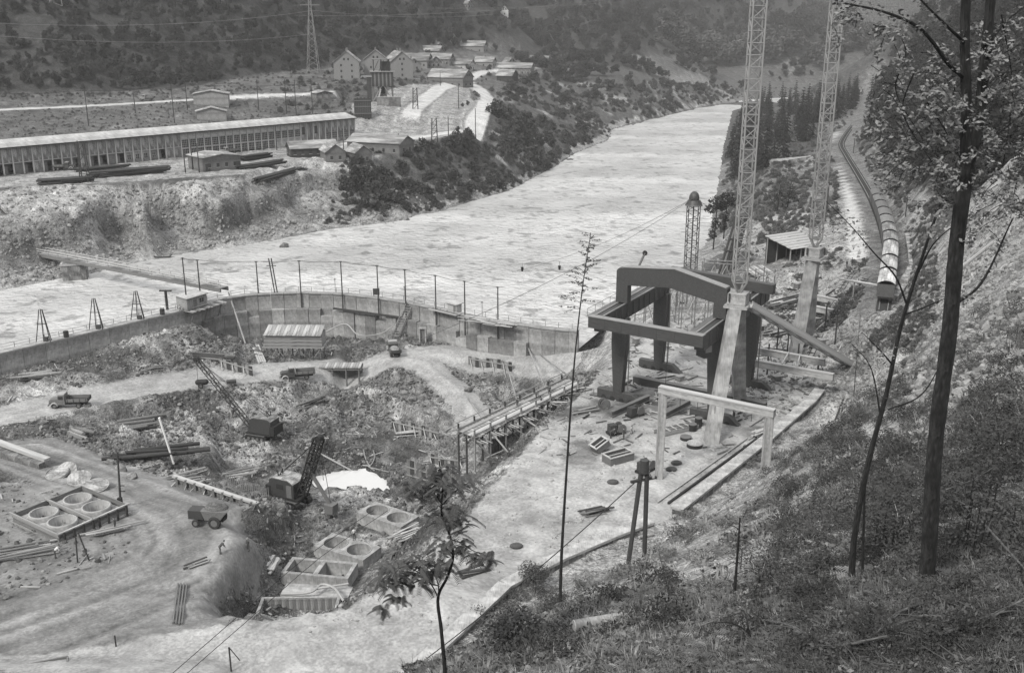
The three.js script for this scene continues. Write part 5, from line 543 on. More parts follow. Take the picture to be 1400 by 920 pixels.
// ---------------------------------------------------------------- houses and sheds
function house(p, turn, name, label, cat, c) { // local: gable end faces +z, ridge along z unless c.side
  const o = thing(name, label, cat, p, turn), { w, d, h, r } = c, mw = c.mw || mWall, mr = c.mr || mRoof; const g = extr([[-w / 2, -1.5], [w / 2, -1.5], [w / 2, h], [0, h + r], [-w / 2, h]], d, 0); g.translate(0, 0, -d); mesh('wall', boxUV(g, 3), mw, o);
  const sl = Math.hypot(w / 2 + 0.6, r * (1 + 1.2 / w)), an = Math.atan2(r, w / 2); for (const s of [-1, 1]) box('roof_slope', sl, 0.2, d + 1.2, s * (w / 4 + 0.3) * 0.98, h + r / 2 - 0.04, -d / 2, mr, o, 0, 0, -s * an);
  for (const x of c.ch || []) box('chimney', 0.8, 2, 0.8, 0, h + r + 0.5, -d * x, mBrick, o);
  const win = (x, y, z, side) => { const f = side ? box('window', 0.1, 1.3, 0.95, x, y, z, mGlass, o) : box('window', 0.95, 1.3, 0.1, x, y, z, mGlass, o); if (c.px > 3) { side ? box('sill', 1.8, 0.1, 1.2, 0, -0.55, 0, mPale, f) : box('sill', 1.2, 0.1, 1.8, 0, -0.55, 0, mPale, f); } };
  for (let s = 0; s < (c.st || 1); s++) { const y = 1.7 + s * 3; for (let i = 0; i < (c.gw || 0); i++) win((i + 0.5 - c.gw / 2) * w / (c.gw + 0.4), y, 0.04); for (let i = 0; i < (c.sw || 0); i++) for (const q of [-1, 1]) win(q * (w / 2 + 0.04), y, -d * (i + 0.5) / c.sw, true); } if (c.gw && r > 3) for (const x of [-1.1, 1.1]) win(x, h + 1.2, 0.04);
  if (c.door) box('door', 1.1, 2.1, 0.12, c.door, 1.05, 0.05, mWoodM, o); return o;
}
const hp = (x, y, e) => atG(x, y, e, 0);
const mGab = mat(0.27, tFine), mTile = mat(0.3, tStain), mTileP = mat(0.42, tStain);
house(hp(474, 106, 37.5), 0.12, 'gabled_house', 'tall grey gabled house with three window rows left of the silo', 'house', { w: 13.6, d: 26, h: 9.6, r: 5.4, st: 3, gw: 2, sw: 5, mw: mGab, mr: mTileP, ch: [0.3, 0.7], px: 4 });
house(hp(514, 104, 37), 0.12, 'gabled_house', 'grey gabled house half hidden behind the silo', 'house', { w: 13, d: 24, h: 9, r: 5, st: 2, gw: 2, sw: 4, mw: mGab, mr: mTile, ch: [0.4], px: 4 });
house(hp(550, 106, 36.2), 0.25, 'gabled_house', 'tall boarded gabled house just right of the silo', 'house', { w: 12.4, d: 30, h: 9.2, r: 5.2, st: 3, gw: 1, sw: 6, mw: mGab, mr: mTileP, ch: [0.2, 0.6], px: 4 });
house(hp(588, 98, 36.4), 1.3, 'barrack', 'low barrack with long tiled roof behind the tall gabled houses', 'barrack', { w: 11, d: 26, h: 4.5, r: 4.2, st: 1, gw: 2, sw: 6, mw: mGab, mr: mTile });
house(hp(596, 100, 35.5), 0.5, 'small_house', 'small house with double gable beside the tall boarded house', 'house', { w: 8, d: 10, h: 4, r: 3, st: 1, gw: 2, mw: mWall, mr: mTileP });
house(hp(618, 97, 35.5), 1.25, 'barrack', 'long low barrack with dark windows on the village road', 'barrack', { w: 9, d: 24, h: 4.2, r: 3.6, st: 1, gw: 1, sw: 6, mw: mWall, mr: mTileP });
house(hp(646, 96, 36), 1.2, 'barrack', 'short barrack with pale gable end beside the village road', 'barrack', { w: 8, d: 17, h: 4.2, r: 3.2, st: 1, gw: 2, sw: 4, mw: mPale, mr: mTile });
house(hp(664, 78, 41.5), 1.25, 'cottage', 'cottage with pale roof on the slope above the barracks', 'house', { w: 10, d: 20, h: 5, r: 3.8, st: 1, gw: 2, sw: 3, mw: mGab, mr: mTileP });
house(hp(620, 74, 44), 0.6, 'cottage', 'tiny cottage with steep pale roof near the wood edge', 'house', { w: 7, d: 9, h: 4.2, r: 4.5, st: 1, gw: 1, mw: mGab, mr: mTileP });
house(hp(690, 71, 44), 0.1, 'white_cottage', 'bright white gabled cottage among bushes on the slope', 'house', { w: 6.4, d: 9, h: 4.2, r: 4.4, st: 1, gw: 1, mw: mat(0.75, tFine), mr: mTile });
house(hp(711, 46, 55), 1.2, 'farm_roof', 'dark roofed farm building high on the wooded slope', 'house', { w: 8, d: 13, h: 3.5, r: 3, st: 1, sw: 2, mw: mGab, mr: mTile });
house(hp(640, 118, 31.4), 1.05, 'plank_barrack', 'large dark plank barrack at the road fork', 'barrack', { w: 11, d: 24, h: 5.6, r: 4.2, st: 1, gw: 2, sw: 5, mw: mWoodM, mr: mTileP, px: 4 });
house(hp(704, 110, 31), 1.1, 'plank_annex', 'small open plank annex behind the dark plank barrack', 'barrack', { w: 9, d: 11, h: 4.6, r: 3.6, st: 1, sw: 2, mw: mWoodD, mr: mTileP });
house(hp(728, 103, 31), 1.32, 'long_barrack', 'long pale-roofed barrack at the far end of the terrace', 'barrack', { w: 11, d: 36, h: 5, r: 3.2, st: 1, gw: 2, sw: 9, mw: mWall, mr: mTileP });
[[566, 96, 38, 0.4, 9, 12], [604, 88, 38.5, 1.2, 8, 16], [676, 92, 36.5, 1.2, 7, 14], [750, 92, 33.5, 1.3, 7, 15], [602, 80, 42, 0.7, 7, 9], [644, 72, 44, 0.9, 7, 10], [700, 92, 36, 0.5, 6, 9]].forEach(([x, y, e, t, w, d], i) => house(hp(x, y, e), t, 'village_house', 'small village house with pale pitched roof among the barracks', 'house', { w, d, h: 4, r: 3.2, st: 1, gw: 2, sw: 3, mw: i % 2 ? mWall : mGab, mr: i % 3 ? mTileP : mTile, ch: [0.5] }).userData.group = 'small houses of the village');
house(hp(287, 128, 35), 0.2, 'store_hut', 'square boarded hut with bright roof at the wood edge', 'hut', { w: 15, d: 9, h: 5.2, r: 1.4, st: 1, gw: 0, mw: mWood, mr: mRoof }); house(hp(288, 150, 30), 0.3, 'store_hut', 'low boarded hut below the road with pale roof', 'hut', { w: 12, d: 8, h: 4, r: 1.6, st: 1, mw: mWood, mr: mRoof });
house(hp(444, 136, 30.5), 0.5, 'office_hut', 'low pale hut with dark doorway near the silo', 'hut', { w: 8, d: 9, h: 3.4, r: 1, st: 1, mw: mWall, mr: mRoof, door: 2 });
{ // flat shed by the timber stacks and the shed row on the bank edge
  const o = house(hp(304, 233, 18), 0.7, 'timber_shed', 'broad timber shed with flat pale roof beside the timber stacks', 'shed', { w: 13, d: 12, h: 4.4, r: 0.8, st: 1, gw: 4, mw: mWoodM, mr: mRoof, px: 4 }); for (const x of [-5, 5.5]) box('door', 1.6, 2.4, 0.1, x, 1.2, 0.06, mWoodD, o);
  house(hp(459, 219, 17.4), 0.35, 'bank_shed', 'gabled shed with bright roof and long dark wing on the bank', 'shed', { w: 7.2, d: 14, h: 3.8, r: 2.6, st: 1, gw: 2, mw: mWoodM, mr: mRoof, px: 4 }); house(hp(395, 214, 17.6), -1.15, 'bank_shed', 'long low shed wing with grey roof along the bank', 'shed', { w: 8, d: 17, h: 3.2, r: 2.2, st: 1, sw: 6, gw: 2, mw: mWoodD, mr: mTileP, px: 4 });
  house(hp(556, 207, 18), 1.15, 'bank_workshop', 'wide plank workshop with broad pale roof on the bank', 'shed', { w: 11, d: 23, h: 4.4, r: 2.4, st: 1, gw: 2, sw: 5, mw: mWoodM, mr: mTileP, px: 4 }); house(hp(497, 217, 17.4), 0.5, 'bank_hut', 'low plank hut joining the shed row on the bank', 'hut', { w: 6.4, d: 10, h: 4, r: 2.4, st: 1, gw: 2, mw: mWoodM, mr: mTileP, px: 4 });
}
// ---------------------------------------------------------------- batching silo and timber bin
{
  const p = hp(524, 138, 30), o = thing('batching_silo', 'dark timber batching silo on splayed legs with an open frame above', 'silo', p, 0.15); box('bin', 10, 6.4, 8, 0, 10.4, -4, mWoodD, o); for (let i = 0; i < 11; i++) box('bin_board', 0.78, 6.3, 0.12, -4.5 + i * 0.9, 10.4, 0.1, i % 2 ? mWoodM : mWoodD, o); box('deck', 11.6, 0.4, 9.4, 0, 13.9, -4, mWood, o);
  for (const x of [-4.4, -1.5, 1.5, 4.4]) for (const z of [-0.4, -7.4]) rod('leg', V(x * 1.08, -1, z), V(x, 7.4, z), 0.32, mWoodM, o); for (const s of [-1, 1]) { rod('brace', V(s * 5, 0, -0.2), V(s * 0.6, 7.2, -0.2), 0.22, mWood, o); } box('hopper', 4, 3.4, 4, 0, 5.6, -4, mWoodD, o); rod('discharge_chute', V(-1, 6, 0), V(-2.6, 0.4, 1.5), 0.35, mPale, o);
  for (const x of [-4, -0.4, 3.2]) for (const z of [-0.6, -7]) rod('frame_post', V(x, 14, z), V(x, 19.4, z), 0.2, mWoodD, o); box('frame_roof', 8.8, 0.3, 8, -0.4, 19.5, -3.8, mWoodM, o); box('hoist_house', 4.4, 4, 5, 1.4, 16.4, -4, mDark, o); for (let i = 0; i < 3; i++) rod('frame_brace', V(-4 + i * 2.4, 14.2, -0.5), V(-1.6 + i * 2.4, 19, -0.5), 0.14, mWoodD, o); box('stair_tower', 2, 12, 3, -6.4, 5.4, -2, mWoodD, o);
  const q = hp(497, 169, 22), t = thing('timber_bin', 'dark timber storage bin built into the slope below the silo', 'bin', q, 0.2); for (let i = 0; i < 9; i++) box('board', 0.74, 8.8 + (i % 2) * 0.7, 0.3, -3.1 + i * 0.78, 4.2, 0, mWoodD, t); for (const x of [-3.5, 3.5]) box('side_wall', 0.3, 8.6, 7, x, 4.2, -3.5, mWoodD, t); for (const y of [2, 5, 7.6]) box('waler', 7.4, 0.35, 0.4, 0, y, 0.3, mWoodM, t);
  const r = hp(538, 152, 26), rt = thing('silo_retaining_wall', 'plain concrete retaining wall under the silo', 'wall', r, 0.1); box('wall', 11, 6, 1, -2, 1, 0, mConcD, rt); box('coping', 11.4, 0.3, 1.3, -2, 4.1, 0, mConc, rt);
}
// ---------------------------------------------------------------- timber stacks on the terrace
{
  const stack = (x0, y0, x1, y1, e, n, label, m, hgt = 3) => { const a = at(x0, y0, e), b = at(x1, y1, e), d = b.clone().sub(a), o = thing('timber_stack', label, 'timber stack', mix(a, b, 0.5), Math.atan2(-d.z, d.x)); const L = d.length(); for (let k = 0; k < hgt; k++) for (let i = 0; i < n; i++) { const l = L * rr(0.55, 1); const q = mesh('log', UC, m[(i + k) % m.length], o); q.scale.set(0.26, l, 0.26); q.rotation.z = Math.PI / 2; q.rotation.y = rr(-0.05, 0.05); q.position.set(rr(-0.5, 0.5) * (L - l), 0.35 + k * 0.46 + groundH(o.position.x, o.position.z) - o.position.y, -1.6 + i * 0.56 + (k % 2) * 0.2); } return o; };
  stack(48, 253, 130, 247, 18.8, 7, 'long low stack of dark timber along the bank edge by the bridge stairs', [mWoodD, mDark], 3); stack(120, 243, 232, 234, 18.5, 8, 'long dark timber stack before the workshop bays', [mDark, mWoodD], 4); stack(95, 236, 180, 228, 18.4, 5, 'dark board stack near the open bays', [mDark], 2); stack(325, 232, 390, 222, 18, 6, 'dark log stack between the flat shed and shed wing', [mWoodD, mDark], 3); stack(325, 220, 372, 214, 18, 5, 'dark log stack behind the flat timber shed', [mDark], 4); stack(348, 240, 420, 221, 17.8, 5, 'dark brushy timber stack at the crest of the eroded bank', [mDark, mWoodD], 3);
}
// ---------------------------------------------------------------- poles, pylons, wires on the far bank
{
  const P = (x, t, b, e, label, g, arms = 1) => { const p = atG(x, b, e, -0.3), h = elev(p, x, t) - p.y, o = thing('utility_pole', label, 'pole', p, 0, g); rod('shaft', V(0, 0, 0), V(0, h, 0), 0.2, mWoodD, o, UT); for (let i = 0; i < arms; i++) box('crossarm', 1.8, 0.16, 0.16, 0, h - 0.5 - i, 0, mWoodD, o); return V(p.x, p.y + h - 0.3, p.z); };
  const g1 = 'poles along the upper road', l1 = 'timber utility pole on the grass slope along the upper road'; const t = [P(-60, 122, 175, 27, l1, g1), P(120, 122, 168, 27, l1, g1), P(237, 112, 158, 28.5, l1, g1)], t4 = P(427, 113, 152, 27, 'timber utility pole just behind the long building', undefined); t.push(t4); for (let i = 0; i < 3; i++) tag(tube('power_line', sag(t[i], t[i + 1], 1.3), 0.07, mDark), 'dark power line sagging between the upper road poles', 'wire', 'lines between upper road poles');
  const g2 = 'poles on the terrace', l2 = 'thin timber pole standing on the worked terrace'; for (const [x, tp, b, e] of [[255, 112, 142, 31.5], [184, 128, 150, 29.8], [353, 109, 146, 29], [391, 108, 146, 29], [404, 110, 146, 29], [627, 114, 150, 25.6], [602, 97, 121, 31], [650, 148, 172, 22], [613, 158, 186, 20], [253, 204, 236, 18], [263, 190, 232, 18], [272, 196, 236, 18], [378, 172, 205, 17.6], [470, 176, 215, 17.5], [545, 182, 204, 18], [110, 192, 236, 18.3], [639, 96, 116, 31.6], [584, 102, 112, 33.5]]) P(x, tp, b, e, l2, g2, 0);
  for (const [x, tp, b, e, l] of [[568, 120, 155, 25, 'small timber lattice frame tower beside the curved road cutting'], [594, 161, 193, 19.4, 'small timber lattice frame tower at the end of the shed row'], [116, 196, 250, 18.6, 'timber frame tower with stays at the crest of the eroded bank']]) { const p = atG(x, b, e, -0.3), h = elev(p, x, tp) - p.y, o = thing('frame_tower', l, 'tower', p); for (const [a, c] of [[-1.2, -0.8], [1.2, -0.8], [1.2, 0.8], [-1.2, 0.8]]) rod('post', V(a, 0, c), V(a * 0.7, h, c * 0.7), 0.16, mWoodD, o); for (let i = 0; i < 4; i++) { rod('brace', V(-1.1, h * i / 4, 0.8), V(1.1, h * (i + 1) / 4, 0.8), 0.1, mWoodD, o); box('cross_rail', 2.2, 0.16, 0.16, 0, h * (i + 1) / 4.05, 0.8, mWoodD, o); } }
  for (const [x, b, d, h, l] of [[428, 92, 590, 46, 'grey steel transmission pylon rising at the wood edge behind the workshop'], [84, 44, 520, 34, 'faint steel transmission pylon on the wooded slope above the upper road'], [637, 33, 900, 40, 'faint steel transmission pylon in the wood above the village']]) { const p = atD(x, b, d); p.y = groundH(p.x, p.z); const o = thing('transmission_pylon', l, 'pylon'); const c = [[-1, -1], [1, -1], [1, 1], [-1, 1]], Q = (k, t) => { const s = lerp(3.2, 0.7, Math.min(1, t * 1.3)); return V(p.x + c[k % 4][0] * s, p.y + t * h, p.z + c[k % 4][1] * s); }; for (let k = 0; k < 4; k++) { rod('leg', Q(k, 0), Q(k, 0.77), 0.16, mSteelL, o); rod('leg', Q(k, 0.77), Q(k, 1), 0.14, mSteelL, o); for (let i = 0; i < 14; i++) rod('brace', Q(k + (i % 2), i / 14), Q(k + 1 - (i % 2), (i + 1) / 14), 0.09, mSteelL, o); } for (const y of [0.8, 0.9]) box('crossarm', 11, 0.3, 0.5, p.x, p.y + h * y, p.z, mSteelL, o); }
  for (const [a, b] of [[[-40, 30, 430], [428, 14, 590]], [[-40, 46, 430], [428, 46, 590]], [[428, 14, 590], [700, 16, 900]]]) tag(tube('transmission_line', sag(atD(...a), atD(...b), 4, 20), 0.07, mSteelL), 'pale transmission line crossing before the wooded mountain', 'wire', 'transmission lines before the wood');
  { const p = at(222, 352, 0), o = thing('moored_boat', 'small dark boat moored at the stony far shore', 'boat', V(p.x, 0.1, p.z), 0.2); const g = extr([[-2.4, 0.2], [-1.8, -0.3], [1.8, -0.3], [2.6, 0.4], [2.3, 0.4], [1.6, -0.05], [-1.7, -0.05], [-2.2, 0.2]], 1.4, 0.04); g.translate(0, 0.2, -0.7); mesh('hull', boxUV(g, 2), mWoodD, o); box('thwart', 0.3, 0.06, 1.3, 0, 0.35, 0, mWood, o); }
}
// ---------------------------------------------------------------- foliage building blocks
const mLeaf = [0.04, 0.052, 0.032].map(v => mat(v, null, 1)), mNeedle = mat(0.012, null, 1), mLeafN = mat(0.1, null, 0.75), mLeafPale = mat(0.3, null, 0.7), mGrass = mat(0.22, null, 1), mTwig = mat(0.09, tWood, 1);
function leafQuads(out, c, rad, n, size, rg, flat = 0.4) { for (let i = 0; i < n; i++) { let x, y, z, l; do { x = rg() * 2 - 1; y = rg() * 2 - 1; z = rg() * 2 - 1; l = x * x + y * y + z * z; } while (l > 1 || l < 0.12); const p = V(c.x + x * rad.x, c.y + y * rad.y, c.z + z * rad.z), a = V(rg() - 0.5, (rg() - 0.5) * flat * 2, rg() - 0.5).normalize(), b = V(rg() - 0.5, rg() - 0.5, rg() - 0.5).cross(a).normalize(), s = size * (0.6 + 0.8 * rg()); const A = p.clone().addScaledVector(a, -s), B = p.clone().addScaledVector(b, s * 0.45), C = p.clone().addScaledVector(a, s), D = p.clone().addScaledVector(b, -s * 0.45); for (const q of [A, B, C, A, C, D]) out.push(q.x, q.y, q.z); } }
function crownGeo(seed, blobs, n, size) { const rg = rngOf(seed), out = []; for (const b of blobs) leafQuads(out, V(b[0], b[1], b[2]), V(b[3], b[4] || b[3] * 0.8, b[3]), Math.round(n * b[3]), size, rg); const g = geoOf(out); return g; }
function broad(seed, k) { const rg = rngOf(seed), B = [[0, 5.6, 0, 2.6, 2.6]]; for (let i = 0; i < k; i++) { const a = rg() * 6.28, r = 1.2 + rg() * 2.1; B.push([Math.cos(a) * r, 3 + rg() * 5.4, Math.sin(a) * r, 1 + rg() * 1.2]); } return crownGeo(seed + 5, B, 42, 0.62); }
function conifer(seed, n = 13) { const rg = rngOf(seed), out = []; for (let i = 0; i < n; i++) { const t = i / n, y = 1.4 + t * 8.8, R0 = 2.3 * (1 - t) + 0.15; const m = 5 + Math.round(6 * (1 - t)); for (let k = 0; k < m; k++) { const a = rg() * 6.283, L = R0 * (0.65 + 0.5 * rg()), dr = 0.25 + 0.35 * rg(); const d = V(Math.cos(a), 0, Math.sin(a)), sd = V(-d.z, 0, d.x); for (let q = 0; q < 3; q++) { const r0 = L * q / 3, r1 = L * (q + 1) / 3 + 0.1, w = 0.5 * (1 - q * 0.25) * (0.7 + 0.5 * rg()), yy = r => y - dr * r - 0.15 * rg(); const A = d.clone().multiplyScalar(r0).setY(yy(r0)), B = d.clone().multiplyScalar((r0 + r1) / 2).addScaledVector(sd, w).setY(yy(r1) - 0.2), C = d.clone().multiplyScalar(r1).setY(yy(r1)), D = d.clone().multiplyScalar((r0 + r1) / 2).addScaledVector(sd, -w).setY(yy(r1) - 0.2); for (const p of [A, B, C, A, C, D]) out.push(p.x, p.y, p.z); } } } return geoOf(out); }
const trunkGeo = new THREE.CylinderGeometry(0.06, 0.2, 9, 6); trunkGeo.translate(0, 4.2, 0);
const BR = [11, 23, 37, 51].map(s => broad(s, 8)), CO = [5, 6, 7].map(s => conifer(s));
const Mx = (p, s, sy, ry) => new THREE.Matrix4().compose(p, new THREE.Quaternion().setFromAxisAngle(YA, ry), V(s, sy, s));
const seen = (p, m = 40) => { const q = p.clone().sub(EYE), z = q.dot(FW); if (z < 3) return false; const x = 700 + F * q.x / z, y = 460 - F * q.dot(UP) / z; return x > -m && x < 1400 + m && y > -m * 1.5 && y < 920 + m * 2; };
// ---------------------------------------------------------------- forests
{
  const buckets = [[], [], [], []], cols = [[], [], [], []], rg = rngOf(77); let n = 0;
  const put = (x, z, s, sy) => { const p = onG(x, z, -0.4 * s); if (!seen(V(p.x, p.y + 6 * s, p.z), 60)) return; const k = (rg() * 4) | 0; buckets[k].push(Mx(p, s, sy, rg() * 6.28)); cols[k].push((0.35 + 1.1 * rg()) * (0.7 + 0.7 * fbm(x * 0.02, z * 0.02, 2))); n++; };
  for (let d = 415; d < 2000; d += 0) { const st = d < 600 ? 5.2 : d < 900 ? 7 : d < 1300 ? 10 : 15, w = d * 0.56 + 20; for (let x = -w; x < Math.min(w, 560); x += st) { const X = x + (rg() - 0.5) * st, Z = -(d + (rg() - 0.5) * st); if (!inPoly(X, Z, forestPoly)) continue; if (fbm(X * 0.03 + 5, Z * 0.03) < 0.3) continue; const s = (d < 600 ? 0.62 : d < 900 ? 0.85 : d < 1300 ? 1.2 : 1.7) * (0.4 + 1.15 * rg() * (0.5 + 0.5 * rg())); put(X, Z, s, s * (0.8 + 0.7 * rg())); } d += st; }
  { const vp = px3([[690, 74, 44], [760, 96, 34], [850, 104, 27], [930, 104, 22], [1010, 114, 9]]).concat([V(420, 0, -1090), V(700, 0, -1500), V(640, 0, -2000), V(480, 0, -1700), V(330, 0, -1120), V(90, 0, -950)]); for (let i = 0; i < 5200; i++) { const d = 640 + 1100 * rg(), x = -20 + d * 0.5 * rg(); if (!inPoly(x, -d, vp) || inPoly(x, -d, forestPoly)) continue; if (fbm(x * 0.012 + 3, d * 0.012) < 0.36) continue; const s = (0.5 + 0.7 * rg()) * (d > 1100 ? 1.4 : 1); put(x, -d, s, s); } }
  BR.forEach((g, k) => stuff('mountain_wood', 'dense dark broadleaf wood covering the mountain behind the far bank', 'wood', g, mat(0.036, null, 1), buckets[k], cols[k]));
  // hazy wood on the far mountain and the valley floor
  const far = [], fc = []; for (let i = 0; i < 5200; i++) { const d = 1000 + 2300 * Math.pow(rg(), 0.8), x = (rg() * 0.5 - 0.02 + 0.12) * d * 0.95, z = -d; const h = groundH(x, z); if (h < 22 || inPoly(x, z, forestPoly) && d < 2000) continue; const s = 2 + d / 900; const p = V(x, h - 2, z); if (!seen(V(x, h + 5, z), 30)) continue; far.push(Mx(p, s, s, rg() * 6)); fc.push(0.7 + 0.6 * rg()); } stuff('distant_wood', 'hazy wood on the distant mountain at the end of the valley', 'wood', BR[1], mat(0.07, null, 1), far, fc);
  // meadow hedges, right-bank undergrowth
  const rw = [[], [], []], rc = [[], [], []]; for (let i = 0; i < 5200; i++) { const d = 120 + 780 * rg(), x = 60 + 420 * rg() * Math.min(1, d / 400 + 0.3), z = -d; if (!inPoly(x, z, forestRPoly)) continue; const s = 0.75 + 0.75 * rg(), p = onG(x, z, -0.5); if (!seen(V(p.x, p.y + 6, p.z), 60)) continue; const k = (rg() * 3) | 0; rw[k].push(Mx(p, s, s * 1.15, rg() * 6)); rc[k].push(0.5 + 0.8 * rg()); }
  stuff('hillside_wood', 'dark mixed wood rising steeply beside the railway', 'wood', CO[0], mNeedle, rw[0], rc[0]); stuff('hillside_wood', 'dark mixed wood rising steeply beside the railway', 'wood', BR[2], mat(0.02, null, 1), rw[1], rc[1]); stuff('hillside_wood', 'dark mixed wood rising steeply beside the railway', 'wood', CO[2], mNeedle, rw[2], rc[2]);
}
function treeThing(name, label, cat, p, s, sy, g, m, group) { const o = thing(name, label, cat, p, R() * 6.28, group); o.scale.set(s, sy, s); mesh('trunk', trunkGeo, mBark, o); mesh('crown', g, m, o); return o; }
{ // conifers between river and railway, and along the forest edge
  const rg = rngOf(91); let n = 0; for (let i = 0; i < 1500 && n < 120; i++) { const d = 300 + 480 * rg(), x = 60 + 200 * rg(), z = -d; if (!inPoly(x, z, forestMPoly)) continue; const s = 0.9 + 0.8 * rg(), p = onG(x, z, -0.3); if (Math.abs(lineD(x, z, railPts)) < 6) continue; treeThing('spruce_tree', 'dark spruce crowding the strip between river and railway', 'tree', p, s, s * 1.25, CO[n % 3], mNeedle, 'spruces between river and railway'); n++; }
  const E = [[1188, 190], [1192, 175], [1196, 160], [1200, 150], [1205, 175], [1203, 200], [1212, 215], [1220, 228], [1232, 240], [1226, 205], [1240, 225], [1190, 145], [1198, 130], [1250, 246], [1262, 236], [1276, 240], [1290, 250], [1310, 246]]; E.forEach(([x, y], i) => { const p = hit(x, y); if (p) treeThing('spruce_tree', 'dark spruce at the foot of the wood above the railway', 'tree', p, 1.15 + 0.3 * rg(), 1.6 + 0.4 * rg(), CO[i % 3], mNeedle, 'spruces at the wood edge above the railway'); });
  [[976, 330, 15, 'dark ragged pine with bare lower trunk leaning over the river'], [990, 318, 13, 'dark pine behind the timber tower on the bank'], [1062, 300, 9, 'leafy young tree below the right bank terrace'], [1076, 296, 8, 'smaller leafy tree beside the young one below the terrace']].forEach(([x, y, h, l], i) => { const p = atG(x, y, 5); const o = thing(i < 2 ? 'pine_tree' : 'young_tree', l, 'tree', p); rod('trunk', V(0, -0.4, 0), V(0.5, h, 0), 0.2, mBark, o, UT); mesh('crown', crownGeo(300 + i, i < 2 ? [[0.4, h * 0.92, 0, 2.6, 1.9], [-1.4, h * 0.78, 0.4, 1.8, 1.2], [1.6, h * 0.8, -0.5, 1.7, 1], [0.2, h * 0.5, 0, 1.2, 1.8], [-0.4, h * 0.3, 0.4, 1.1, 1.4]] : [[0, h * 0.75, 0, 2.6, 2.2], [1.2, h * 0.5, 0.6, 1.8, 1.6], [-1.3, h * 0.55, 0, 1.7, 1.5]], 75, 0.4), i < 2 ? mNeedle : mLeaf[1], o); });
}
{ // shrubs and trees on the left bank
  const rg = rngOf(17); let n = 0; const L1 = 'dark rounded bush clinging to the steep far river bank', L2 = 'dark leafy tree near the crest of the far bank'; const bush = [61, 62, 63].map(s => crownGeo(s, [[0, 1.3, 0, 1.9, 1.5], [1.1, 0.8, 0.5, 1.3], [-1, 0.9, -0.4, 1.4], [0.2, 2.2, 0.3, 1.1]], 60, 0.36));
  for (let i = 0; i < 6000 && n < 260; i++) { const t = rg(), q = Math.floor(t * (leftShore.length - 1)); const px = 400 + 610 * rg(), py = 100 + 210 * rg(); const p = hit(px, py); if (!p || p.y < 0.4 || !inPoly(p.x, p.z, bankPoly)) continue; if (p.x < -58 || (p.x < -20 && rg() < 0.25)) continue; if (fbm(p.x * 0.04 + 2, p.z * 0.04) < 0.4) continue; const s = 0.7 + 1.3 * rg() * rg(); const o = thing('bank_bush', L1, 'bush', V(p.x, p.y - 0.3, p.z), rg() * 6, 'bushes on the far river bank'); o.scale.setScalar(s * (p.z < -450 ? 1.35 : 1)); mesh('foliage', bush[n % 3], mLeaf[n % 3], o); n++; }
  [[474, 265, 1.1], [500, 280, 0.9], [720, 168, 1], [735, 190, 0.9], [790, 150, 1], [815, 130, 1], [835, 118, 1.1], [860, 108, 1.2], [878, 120, 1], [905, 112, 1], [918, 116, 1], [930, 120, 1.1], [950, 118, 1.1], [962, 122, 1.3], [975, 112, 1.3], [990, 118, 1.2], [1002, 128, 1.2], [1015, 118, 1.4], [770, 100, 1], [640, 92, 0.7], [668, 92, 0.7], [700, 70, 0.9], [715, 75, 0.9], [735, 80, 1], [678, 64, 0.9], [608, 66, 0.8], [586, 74, 0.8], [460, 90, 0.8], [290, 95, 0.9], [400, 95, 0.8], [640, 138, 0.35], [632, 140, 0.3], [625, 175, 0.4]].forEach(([x, y, s], i) => { const p = hit(x, y + 6); if (p) treeThing('bank_tree', L2, 'tree', V(p.x, p.y - 0.4, p.z), s * 0.75, s * 0.85, BR[i % 4], mLeaf[i % 3], 'leafy trees along the far bank and village'); });
  const ms = [], cs = []; for (let i = 0; i < 9000; i++) { const px = 380 + 640 * rg(), py = 90 + 230 * rg(), p = hit(px, py); if (!p || p.y < 0.5 || p.z < -1100) continue; const b = inPoly(p.x, p.z, bankPoly); if (b ? p.x < -62 + 14 * rg() || fbm(p.x * 0.08, p.z * 0.08) < 0.42 : rg() > 0.12 || inPoly(p.x, p.z, terracePoly())) continue; if (!b && (p.x > 60 || roadsFar.some((L, k) => lineD(p.x, p.z, L) < roadFarW[k] + 1))) continue; const s = (0.25 + 0.35 * rg()) * (p.z < -450 ? 1.5 : 1); ms.push(Mx(V(p.x, p.y - 0.2, p.z), s, s, rg() * 6)); cs.push(0.6 + 0.9 * rg()); } stuff('bank_scrub', 'low scrub and weeds covering the far river bank', 'scrub', bush[0], mat(0.06, null, 1), ms, cs);
  const gs = [], gc = []; for (let i = 0; i < 5200; i++) { const px = 1400 * rg(), py = 100 + 90 * rg(), p = hit(px, py); if (!p || p.x > 40 || p.z > -330 || inPoly(p.x, p.z, bankPoly) || inPoly(p.x, p.z, forestPoly) || inPoly(p.x, p.z, terracePoly()) || roadsFar.some((L, k) => lineD(p.x, p.z, L) < roadFarW[k] + 1.5) || p.y < 19) continue; const s = 0.12 + 0.25 * rg() * rg() + (p.y > 33 ? 0.15 : 0); gs.push(Mx(V(p.x, p.y - 0.1, p.z), s, s, rg() * 6)); gc.push(0.7 + rg()); } stuff('terrace_scrub', 'weeds and low scrub on the terraces of the far bank', 'scrub', bush[1], mat(0.09, null, 1), gs, gc);
